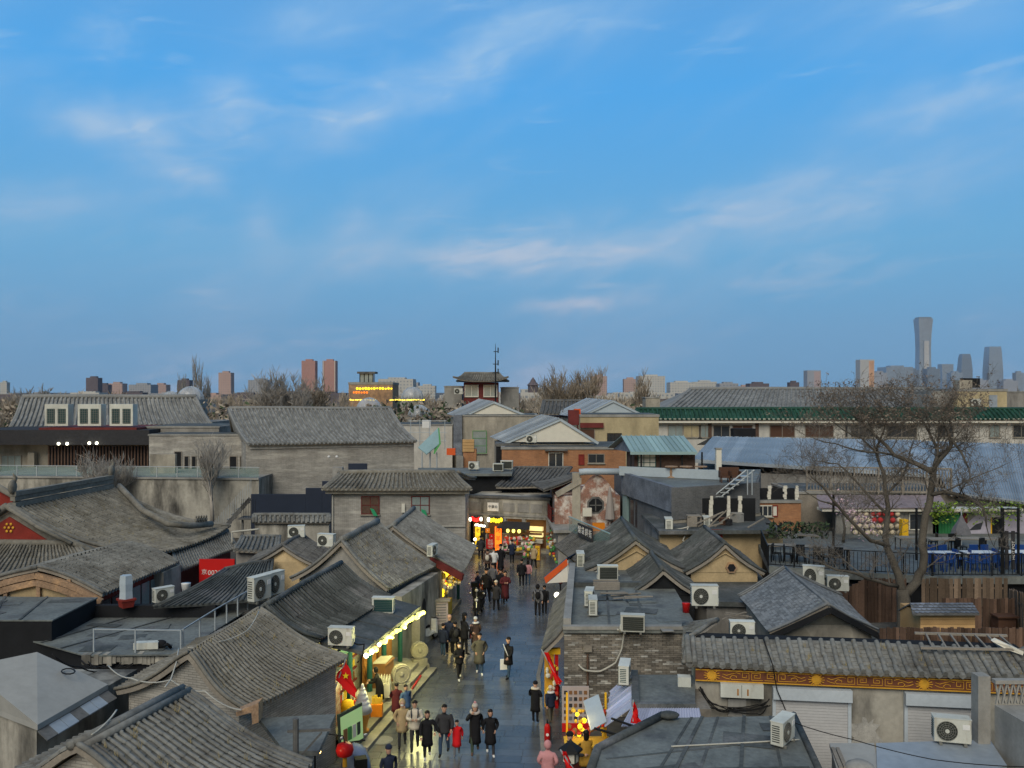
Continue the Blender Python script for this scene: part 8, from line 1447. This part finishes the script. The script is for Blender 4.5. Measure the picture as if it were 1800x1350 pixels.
l = bpy.data.lights.new('kiosk_bulb_light', 'POINT'); l.energy = 12; l.color = (1, .8, .45); l.shadow_soft_size = .1; o = bpy.data.objects.new('kiosk_bulb_light', l); COL.objects.link(o); o.location = D(566, 1321, 23.8)
# street lantern, stall with golden lights, price board, extinguishers
sl2 = thing('street_lantern', 'black hexagonal street lantern with pale panes at the bottom of the street', 'lamp', V((X(1003, 22), 22, 0))); q = BASE[sl2.name]; zb_ = Z(1343, 22); MB().tube([q, q+V((0, 0, zb_))], .06, 8).build('post', 'railing_black', sl2); MB().lathe(q+V((0, 0, zb_)), [(.1, 0), (.2, .05), (.2, .08)], 6).build('collar', 'railing_black', sl2); MB().lathe(q+V((0, 0, zb_+.36)), [(.32, 0), (.3, .05), (.06, .22), (.02, .28)], 6).build('roof', 'railing_black', sl2)
for i in range(6):
    a0, a1 = i*pi/3, (i+1)*pi/3; p, r_ = q+V((cos(a0)*.21, sin(a0)*.21, zb_+.08)), q+V((cos(a1)*.21, sin(a1)*.21, zb_+.08)); MB().prism([lerp(p, r_, .1), lerp(p, r_, .9), lerp(p, r_, .9)+V((0, 0, .27)), lerp(p, r_, .1)+V((0, 0, .27))], (0, .008, 0)).build('pane', 'goods_white', sl2); MB().tube([p, p+V((0, 0, .28))], .015, 4).build('bar', 'railing_black', sl2)
for i, (px, py) in enumerate(((962, 1312), (979, 1238))): 
    k = thing('fire_extinguisher', ('red fire extinguisher standing in the street by the pink robe', 'red fire extinguisher standing at the brick corner')[i], 'extinguisher', W(px, py, .033)); q = BASE[k.name]; MB().lathe(q, [(.1, 0), (.1, .62), (.07, .72), (.03, .76)], 12).build('cylinder', 'red_gloss', k, True); MB().box(q+V((0, 0, .82)), (.05, .12, .1)).build('valve', 'railing_black', k); MB().tube([q+V((0, .05, .8)), q+V((.12, .05, .6)), q+V((.12, 0, .2))], .015, 5).build('hose', 'rubber', k); MB().disc(q+V((0, -.1, .42)), (0, 1, 0), .05, .012, 10).build('badge', 'sign_white', k)
pbd = thing('price_board', 'pale price board with rows of small prints beside the lit stall', 'board', D(1005, 1285, 29)); p0 = D(988, 1277, 29.2); MB().obox(V((p0.x, 29.2, .05)), V((.92, 0, 0)), V((0, .06, 0)), V((0, 0, 1.55))).build('board', 'poster_pale', pbd); MB().obox(V((p0.x, 29.19, .05)), V((.92, 0, 0)), V((0, .05, 0)), V((0, 0, .3))).build('red_base', 'sign_red', pbd)
for j in range(5):
    for i in range(5): MB().box(V((p0.x+.12+.17*i, 29.185, .52+.22*j)), (.11, .012, .12)).build('print', random.choice(['c_grey', 'goods_brown', 'c_char']), pbd)
stl = thing('snack_stall', 'lit snack stall hung with golden lights beside the price board', 'stall', D(1040, 1290, 25.5)); q = V((X(1032, 26.2), 26.2, 0)); MB().box(q+V((0, 0, .45)), (1.3, .7, .9)).build('counter', 'red_dark', stl); MB().box(q+V((0, 0, .93)), (1.4, .8, .05)).build('counter_top', 'goods_yellow', stl)
for sx in (-.6, .6): MB().box(q+V((sx, .3, 1.2)), (.06, .06, 2.3)).build('post', 'sign_yellow', stl)
goods(stl, lambda t, z, o: q+V((t, o, z)), 50, -.55, .6, 1.0, 1.95, .0, .45, ['lamp_yellow', 'goods_yellow', 'goods_brown', 'goods_red', 'goods_yellow', 'lamp_orange'], .075)
l = bpy.data.lights.new('stall_lamp', 'POINT'); l.energy = 16; l.color = (1, .7, .25); l.shadow_soft_size = .2; o = bpy.data.objects.new('stall_lamp', l); COL.objects.link(o); o.location = q+V((-.2, -.6, 1.8))
for i in range(3): o = MB().sph(D(979, 1046+8*i, 38.5), .13, 10, 8).build('globe_lamp', 'lamp_white', None, True); tag(o, 'white globe lamp stacked at the corner of the flat-roofed shop', 'lamp', 'stacked globe lamps')
# scooters
def scooter(label, p, rz, body='railing_black', cover=None):
    k = thing('scooter', label, 'scooter', (0, 0, 0))
    for y in (-.6, .6):
        w = MB(); w.tube([(0, y+cos(t)*.2, .24+sin(t)*.2) for t in [6.283*j/16 for j in range(17)]], .055, 6, cap=False); wl_ = w.build('wheel', 'rubber', k, True, local=True); MB().disc((0, y, .24), (1, 0, 0), .14, .06, 12).build('rim', 'chrome', wl_, local=True)
    MB().prism([(-.14, -.5, .35), (-.14, .15, .3), (-.14, .75, .45), (-.14, .7, .72), (-.14, .1, .68), (-.14, -.1, .42), (-.14, -.42, .45)], (.28, 0, 0)).build('body', body, k, local=True); MB().prism([(-.18, -.55, .3), (-.18, -.42, .35), (-.18, -.38, .95), (-.18, -.5, .98)], (.36, 0, 0)).build('leg_shield', body, k, local=True)
    MB().box((0, .38, .76), (.28, .75, .1)).build('seat', 'rubber', k, local=True); MB().tube([(0, -.6, .3), (0, -.45, 1.02)], .04, 7).build('fork', 'chrome', k, local=True); MB().tube([(-.34, -.36, 1.06), (0, -.46, 1.02), (.34, -.36, 1.06)], .022, 6).build('handlebar', 'rubber', k, local=True); MB().sph((0, -.56, .88), (.1, .07, .09), 8, 6).build('headlight', 'plastic_white', k, True, local=True)
    for sx in (-1, 1): MB().sph((sx*.36, -.4, 1.2), (.07, .02, .05), 8, 5).build('mirror', 'chrome', k, True, local=True)
    MB().box((0, .78, .9), (.34, .3, .28)).build('top_box', 'rubber', k, local=True)
    if cover: g = MB(); g.lathe((0, 0, .35), [(.5, 0), (.45, .3), (.3, .62), (.05, .75)], 10, 0, .9, 1.7); g.build('cover', cover, k, True, local=True)
    k.location = p; k.rotation_euler = (0, 0, rz); return k
scooter('black scooter parked by the shop with yellow trinkets', W(836, 1062, .033), R(8)); scooter('black scooter parked behind the first one in the lane', W(842, 1080, .033), R(-12)); scooter('black and white scooter parked against the grey street wall', W(752, 1128, .033), R(150), 'c_white'); scooter('scooter under a blue-grey cover at the bottom of the street', V((X(626, 25.5), 25.5, .033)), R(200), 'railing_black', 'cloth_blue')
# ================================================================ people
def body_mesh(joints, edges, root, groups, mats):
    me = bpy.data.meshes.new('person_body'); me.from_pydata([j[0] for j in joints], edges, []); o = bpy.data.objects.new('person_body', me); COL.objects.link(o)
    sk = o.modifiers.new('skin', 'SKIN'); sk.branch_smoothing = .4; ss = o.modifiers.new('sub', 'SUBSURF'); ss.levels = 1; ss.render_levels = 1
    sv = me.skin_vertices[0].data
    for i, j in enumerate(joints): sv[i].radius = j[1] if hasattr(j[1], '__len__') else (j[1], j[1]); sv[i].use_root = (i == root)
    dg = bpy.context.evaluated_depsgraph_get(); dg.update(); r = bpy.data.meshes.new_from_object(o.evaluated_get(dg)); bpy.data.objects.remove(o); bpy.data.meshes.remove(me)
    n = len(r.polygons); c = np.empty(n*3, 'f'); r.polygons.foreach_get('center', c); c = c.reshape(-1, 3); best = np.full(n, 1e9); mi = np.zeros(n, 'i')
    for (a, b), g in zip(edges, groups):
        A, B = np.array(joints[a][0]), np.array(joints[b][0]); d = B-A; t = np.clip(((c-A)@d)/max(1e-9, d@d), 0, 1); q = A+t[:, None]*d; ra, rb = [np.mean(joints[k][1]) for k in (a, b)]; dist = np.linalg.norm(c-q, axis=1)-(ra+(rb-ra)*t); m = dist < best; best[m] = dist[m]; mi[m] = g
    vs = np.empty(len(r.vertices)*3, 'f'); r.vertices.foreach_get('co', vs); fs = [tuple(p.vertices) for p in r.polygons]; bpy.data.meshes.remove(r); return vs.reshape(-1, 3), fs, mi
PN = [0]
def person(label, px, py, top, rz=0., coat='c_black', legs='c_black', shoe='rubber', hem=None, walk=.85, arms=('down', 'down'), hair='hair', long_=False, hood=None, hat=None, fur=None, pack=None, bulk=0., Y=None, z=.035, lean=0., mask=False, bend=0., tall=None, hatb=None):
    p = W(px, py, z) if Y is None else V((X(px, Y), Y, z)); s = (tall or (py-top)*p.y/F)/1.78; root = thing('person', label, 'person', (0, 0, 0)); w = walk*rnd(.8, 1.25)*random.choice((-1, 1)); B = bulk
    ln = lambda q: (q[0], q[1]-max(0, q[2]-.9)*math.tan(bend), q[2]-max(0, q[2]-.9)*(1-cos(bend)))
    J = [((0, 0, .93), (.15+B, .125+B)), ((0, 0, 1.12), (.142+B, .115+B)), ((0, 0, 1.31), (.158+B, .12+B)), ((0, 0, 1.44), (.08, .075)), ((0, -.01, 1.51), .058), ((0, -.02, 1.565), (.085, .095)), ((0, -.018, 1.65), (.1, .112)), ((0, 0, 1.745), (.072, .085))]
    E = [(0, 1), (1, 2), (2, 3), (3, 4), (4, 5), (5, 6), (6, 7)]; G = [0, 0, 0, 0, 3, 3, 3]
    for sx, ph in ((-1, 1), (1, -1)):
        i = len(J); ay = -.2*w*ph; ky = -.12*w*ph-.03*w; az = .09+(.07*w if ph < 0 else 0)
        J += [((sx*.09, 0, .84), .1), ((sx*.1, ky, .49), .072), ((sx*.1, ay, az), .052), ((sx*.11, ay-.15, az-.045), .04)]; E += [(0, i), (i, i+1), (i+1, i+2), (i+2, i+3)]; G += [1, 1, 1, 2]
    hands = []
    for sx, am in ((-1, arms[0]), (1, arms[1])):
        i = len(J); sh = (sx*(.18+B*.6), 0, 1.375); sw = .16*w*sx
        el, wr = {'down': ((sx*(.245+B), .02+sw*.5, 1.13), (sx*(.235+B), -.07+sw*1.3, .9)), 'pocket': ((sx*(.28+B), .05, 1.13), (sx*.2, -.1, .97)), 'phone': ((sx*.27, -.04, 1.13), (sx*.1, -.28, 1.17)), 'up': ((sx*.3, -.1, 1.2), (sx*.13, -.2, 1.45)), 'out': ((sx*.33, -.03, 1.16), (sx*.42, -.1, .95)), 'fwd': ((sx*.25, -.15, 1.15), (sx*.18, -.42, 1.1)), 'hold': ((sx*.3, -.02, 1.14), (sx*.3, -.22, 1.0))}[am]
        J += [(sh, .072+B*.4), (el, .06+B*.5), (wr, .048+B*.25)]; E += [(2, i), (i, i+1), (i+1, i+2)]; G += [0, 0, 0]; hands.append((V(wr), (V(wr)-V(el)).normalized(), sx))
    if bend: J = [(ln(q), r_) for q, r_ in J]; hands = [(V(ln(h_[0])), h_[1], h_[2]) for h_ in hands]
    vs, fs, mi = body_mesh(J, E, 0, G, None); b = MB(); b.v = [tuple(q) for q in vs.tolist()]; b.f = fs; b.m = mi.tolist(); b.t = [0.]*len(fs); hd = V(J[6][0])
    b.add([hd+V(q) for q in ((-.014, -.085, -.02), (.014, -.085, -.02), (0, -.118, -.03), (0, -.088, .025))], [(0, 1, 2), (0, 2, 3), (1, 3, 2)], 3)
    for sx in (-1, 1): b.sph(hd+V((sx*.033, -.083, .012)), (.014, .008, .008), 6, 4, 4); b.sph(hd+V((sx*.085, .01, -.01)), (.014, .028, .036), 6, 5, 3); b.sph(hd+V((sx*.033, -.086, .032)), (.02, .006, .005), 6, 4, 4)
    b.sph(hd+V((0, -.083, -.058)), (.024, .008, .007), 6, 4, 5)
    if mask: b.sph(hd+V((0, -.055, -.045)), (.066, .055, .05), 10, 6, 6)
    for q, d, sx in hands:
        c = q+d*.06; b.sph(c, (.032, .04, .05), 8, 6, 3); r_ = d.orthogonal().normalized(); u = d.cross(r_)
        for k in range(4): a_ = c+u*(.024*(k-1.5))+d*.035; L = (.055, .068, .064, .048)[k]; b.tube([a_, a_+d*L*.6, a_+d*L+r_*.012], [.009, .0085, .007], 5, 3)
        a_ = c+u*.036*sx+d*.0; b.tube([a_, a_+u*.02*sx+d*.025, a_+u*.022*sx+d*.05], [.01, .0095, .008], 5, 3)
    b.build('body', [coat, legs, shoe, 'skin', 'eye', 'lip', 'c_white'], root, True, local=True)
    if hem:
        k = MB(); n = 14; L_ = 6; rings = []
        for i in range(L_):
            t = i/(L_-1); z_ = lerp(1.22, hem, t); rx, ry = lerp(.168+B, .2+B, t)+.012*sin(7*t), lerp(.135+B, .16+B+.08*abs(w)*(1.2-hem), t); rings.append([ln((cos(a_)*rx*(1+.04*sin(5*a_)*t), sin(a_)*ry*(1+.05*cos(4*a_)*t)-.01, z_)) for a_ in [6.28318*j/n for j in range(n)]])
        vsx = [q for r_ in rings for q in r_]; inn = [(q[0]*.93, q[1]*.93, q[2]+.001) for q in rings[-1]]; k.add(vsx+inn, [(i*n+j, (i+1)*n+j, (i+1)*n+(j+1) % n, i*n+(j+1) % n) for i in range(L_) for j in range(n)]); k.add(inn, [tuple(range(n))]); k.build('coat_skirt', coat, root, True, local=True)
    if hood and hood != 'down': MB().sph(hd+V((0, .055, .015)), (.125, .112, .15), 12, 8).build('hood', hood, root, True, local=True); 
    elif not hat or long_:
        h_ = MB(); h_.sph(hd+V((0, .022, .04)), (.1, .104, .09), 12, 8)
        if long_: h_.sph(hd+V((0, .04, -.07)), (.105, .06, .17), 10, 8)
        h_.build('hair', hair, root, True, local=True)
    if hat:
        h_ = MB(); h_.sph(hd+V((0, .005, .055)), (.108, .118, .09), 12, 8); h_.lathe(hd+V((0, .005, .015)), [(.1, 0), (.108, .01), (.108, .05), (.1, .06)], 14, 0, 1, 1.1); o = h_.build('hat', hat, root, True, local=True)
        if hatb: MB().sph(hd+V((0, .01, .16)), .05, 8, 6).build('bobble', hatb, o, True, local=True)
    if fur: MB().tube([V(ln((cos(t)*.14, sin(t)*.13+.01, 1.47+.02*sin(t)))) for t in [6.283*j/14 for j in range(15)]], .055, 7, cap=False).build('fur_collar', fur, root, True, local=True)
    if pack: g = MB(); g.sph(ln((0, .2+B, 1.22)), (.15, .1, .21), 10, 7); o = g.build('backpack', pack, root, True, local=True); MB().tube([ln((-.1, -.13-B, 1.1)), ln((-.12, -.12-B, 1.35)), ln((-.12, .05, 1.47)), ln((-.1, .15, 1.38))], .022, 5).tube([ln((.1, -.13-B, 1.1)), ln((.12, -.12-B, 1.35)), ln((.12, .05, 1.47)), ln((.1, .15, 1.38))], .022, 5).build('straps', pack, o, True, local=True)
    root.location = p; root.rotation_euler = (0, lean, R(rz)); root.scale = (s,)*3; PN[0] += 1; return root
# group walking towards us
person('person in a beige hooded padded coat and face mask walking by the porch', 707, 1313, 1230, 5, 'c_beige', 'c_char', hem=.62, hood='c_beige', bulk=.025, mask=True, arms=('pocket', 'pocket'))
person('person in a cream jacket with dark backpack straps looking at a phone', 729, 1318, 1230, 5, 'c_cream', 'c_char', hem=.78, arms=('phone', 'phone'), pack='c_navy', bulk=.03, hood=None)
person('person in a long black coat with long dark hair walking beside the cream jacket', 751, 1333, 1248, 10, 'c_black', 'c_black', 'c_white', hem=.5, long_=True, arms=('down', 'out'), bulk=.015)
person('person in a black quilted jacket and blue jeans holding a small hand', 781, 1327, 1237, -8, 'c_char', 'c_jean', hem=.82, arms=('down', 'hold'), bulk=.035)
person('very small person in a bright red coat', 803, 1328, 1265, 0, 'c_red', 'c_grey', 'c_grey', hem=.5, arms=('out', 'down'), bulk=.03)
person('person in a long black coat with pale bobble hat and fur collar making a sign', 835, 1324, 1236, 3, 'c_black', 'c_green', 'c_brown', hem=.4, arms=('up', 'down'), hat='c_fur', hatb='c_pink', fur='c_fur', long_=True, bulk=.015)
person('person in a long black puffer coat walking arm in arm', 862, 1325, 1246, 8, 'c_black', 'c_char', 'c_white', hem=.45, arms=('down', 'pocket'), long_=True, bulk=.03)
person('person in a maroon padded coat on the porch steps', 697, 1268, 1200, 190, 'c_maroon', 'c_char', hem=.5, arms=('phone', 'phone'), bulk=.04, z=.17); person('small person in a blue jacket beside the maroon coat', 713, 1268, 1215, 40, 'c_blue', 'c_navy', 'c_white', hem=.7, bulk=.04, tall=1.3, z=.17)
person('person in a long black hooded coat bending over the shop shelves', 668, 1240, 1172, 265, 'c_black', 'c_black', hem=.3, hood='c_black', arms=('fwd', 'fwd'), bulk=.03, walk=.1, z=.485, bend=.3)
mn = person('person in a black coat with a white cross strap and jeans standing alone', 894, 1192, 1119, -55, 'c_black', 'c_jean', hem=.62, arms=('down', 'hold'), walk=.5, bulk=.02); MB().tube([(-.17, -.16, 1.45), (0, -.175, 1.28), (.17, -.15, 1.02)], .022, 5).build('strap', 'c_white', mn, True, local=True)
tag(MB().obox(W(879, 1184, .05)+V((0, 0, .15)), V((.3, .05, 0)), V((0, .1, 0)), V((0, 0, .42))).build('shopping_bag', 'plastic_white'), 'white shopping bag carried by the person with the cross strap', 'bag')
person('person in a long olive grey coat and jeans with pale shoes', 843, 1184, 1112, 5, 'c_olive', 'c_jean', 'c_white', hem=.48, arms=('pocket', 'pocket'), bulk=.04); person('person in black with a bright face mask striding past the olive coat', 807, 1195, 1128, 25, 'c_black', 'c_black', 'c_white', walk=1.1, arms=('phone', 'down'), mask=True, bulk=.02, hem=.8)
person('person in a navy jacket and wide jeans waiting by the notice board', 779, 1154, 1095, 150, 'c_navy', 'c_jean', 'c_white', hem=.75, walk=.15, bulk=.03); person('tall bare-headed person in a dark navy coat in the waiting group', 790, 1150, 1080, 170, 'c_navy', 'c_black', hem=.6, walk=.15, hair='skin', bulk=.02); person('person in black with white sleeve stripes in the waiting group', 800, 1152, 1092, 200, 'c_black', 'c_black', 'c_white', hem=.7, walk=.15, bulk=.02, pack='c_char')
person('person in a black jacket carrying a white and red bag', 816, 1152, 1077, 120, 'c_black', 'c_black', hem=.7, walk=.3, hat='c_black', arms=('hold', 'phone'), long_=True); tag(MB().obox(W(818, 1140, .05)+V((0, -.2, .45)), V((.22, 0, 0)), V((0, .1, 0)), V((0, 0, .5))).build('shopping_bag', 'plastic_white'), 'white paper bag held by the person in the black jacket', 'bag'); tag(MB().obox(W(825, 1140, .05)+V((0, -.2, .5)), V((.22, 0, 0)), V((0, .12, 0)), V((0, 0, .4))).build('shopping_bag', 'red_gloss'), 'dark red bag held by the person in the black jacket', 'bag')
person('person in a brown coat and white hat walking behind the olive coat', 836, 1145, 1084, 200, 'c_brown', 'c_char', hem=.45, hat='c_white', fur='c_white', bulk=.03)
person('person with a black backpack over a pale jacket walking away', 945, 1084, 1027, 180, 'c_grey', 'c_black', 'c_white', pack='c_black', hood='c_black', bulk=.02); person('person in black walking away beside the backpack', 957, 1080, 1028, 175, 'c_black', 'c_black', 'c_white', arms=('down', 'out'), hem=.8)
person('person in a black coat with white fur hood standing at the street edge', 941, 1270, 1197, 160, 'c_black', 'c_black', hem=.5, fur='c_cream', hat='c_black', walk=.2, arms=('phone', 'phone'), bulk=.02); person('person in a black vest with white shoulders and cream knit hat stepping up', 968, 1271, 1205, 200, 'c_navy', 'c_olive', 'c_brown', hat='c_cream', walk=.9, fur='c_white', hem=.8, bulk=.02)
person('person in a pale pink hooded robe seen from above at the bottom of the street', 963, 1362, 1300, 170, 'c_pink', 'c_pink', hem=.08, hood='c_pink', walk=.1, arms=('pocket', 'pocket'), bulk=.03, Y=24.6, tall=1.6); person('person in a dark cap and grey jacket behind the lit stall', 1001, 1400, 1280, 100, 'c_char', 'c_char', hat='c_black', arms=('fwd', 'fwd'), walk=.1, Y=25.0, tall=1.7, bulk=.02); person('person in a mustard coat bending towards the lit stall', 1030, 1400, 1280, 210, 'c_gold', 'c_char', hem=.7, arms=('fwd', 'fwd'), walk=.1, Y=25.2, tall=1.68, bulk=.03, long_=True)
person('person with red scarf and dark skirt in the middle of the street', 888, 1061, 1003, 10, 'c_maroon', 'c_black', hem=.3, arms=('phone', 'phone'), long_=True, bulk=.02); person('person in black walking close behind the red scarf', 880, 1056, 998, 190, 'c_black', 'c_black', hem=.6)
person('person in a grey jacket walking up the street by the scooters', 866, 1040, 990, 185, 'c_grey', 'c_black', arms=('pocket', 'pocket'), bulk=.02, hat='c_black', hem=.8); person('person in a black jacket and cap near the parked scooters', 855, 1062, 998, 160, 'c_black', 'c_black', 'c_white', walk=.9, hat='c_black', hem=.8); person('person in a dark jacket facing the trinket stall', 839, 1050, 1004, 60, 'c_navy', 'c_char', arms=('phone', 'down'), hem=.8); person('small person in an orange top between the people by the scooters', 848, 1052, 1018, 0, 'orange_fabric', 'c_char', arms=('down', 'down'), bulk=.02)
person('person in a white jacket walking towards the end shops', 868, 1010, 962, 180, 'c_white', 'c_black', hem=.8, bulk=.02); person('person in a brown jacket with cream straps by the end shops', 857, 1012, 965, 175, 'c_brown', 'c_black', pack='c_cream', hem=.82); person('person in long black standing before the orange banner', 880, 1008, 956, 180, 'c_black', 'c_black', hem=.3, hat='c_black'); person('person in a black jacket walking away towards the toy stall', 917, 1032, 982, 180, 'c_black', 'c_black', hem=.75, bulk=.03); person('person in a pink jacket and jeans beside the person in black', 928, 1028, 984, 185, 'c_pink', 'c_jean', hem=.8, hood=None, long_=True)
for i_, (a_, b_, c_, d_, e_, l_) in enumerate(((845, 985, 941, 'c_char', 175, 'person in charcoal at the foot of the gold banner'), (900, 992, 948, 'c_navy', 185, 'person in a navy coat before the goods stall'), (938, 1000, 955, 'c_beige', 150, 'person in a beige coat beside the plush toys'), (872, 1075, 1020, 'c_char', 170, 'person in charcoal with a pale cap near the red scarf'))): person(l_, a_, b_, c_, e_, d_, 'c_black', hem=.7, arms=random.choice((('down', 'down'), ('pocket', 'phone'))), hat='c_cream' if i_ == 3 else None, bulk=.02)
person('person in black helmet at the bottom edge of the street', 683, 1395, 1337, 20, 'c_navy', 'c_black', hat='c_navy', Y=24.2, tall=1.66)
person('person in a red jacket sitting by the awning', 985, 1040, 1003, 100, 'c_maroon', 'c_black', hem=.7, walk=.1, arms=('phone', 'phone'))
# ================================================================ the evening air
hz_ = MB().box((0, 3600, 279.5), (9000, 7400, 561)).build('haze', 'black', None, kind='stuff'); tag(hz_, 'thin blue evening haze over the whole city', 'haze')
hm = bpy.data.materials.new('haze_air'); hm.use_nodes = True; hm.node_tree.nodes.clear(); ho = hm.node_tree.nodes.new('ShaderNodeOutputMaterial'); hv_ = hm.node_tree.nodes.new('ShaderNodeVolumePrincipled'); hv_.inputs['Color'].default_value = (.72, .82, 1, 1); hv_.inputs['Density'].default_value = 4e-5; hm.node_tree.links.new(hv_.outputs[0], ho.inputs['Volume']); hz_.data.materials.clear(); hz_.data.materials.append(hm)
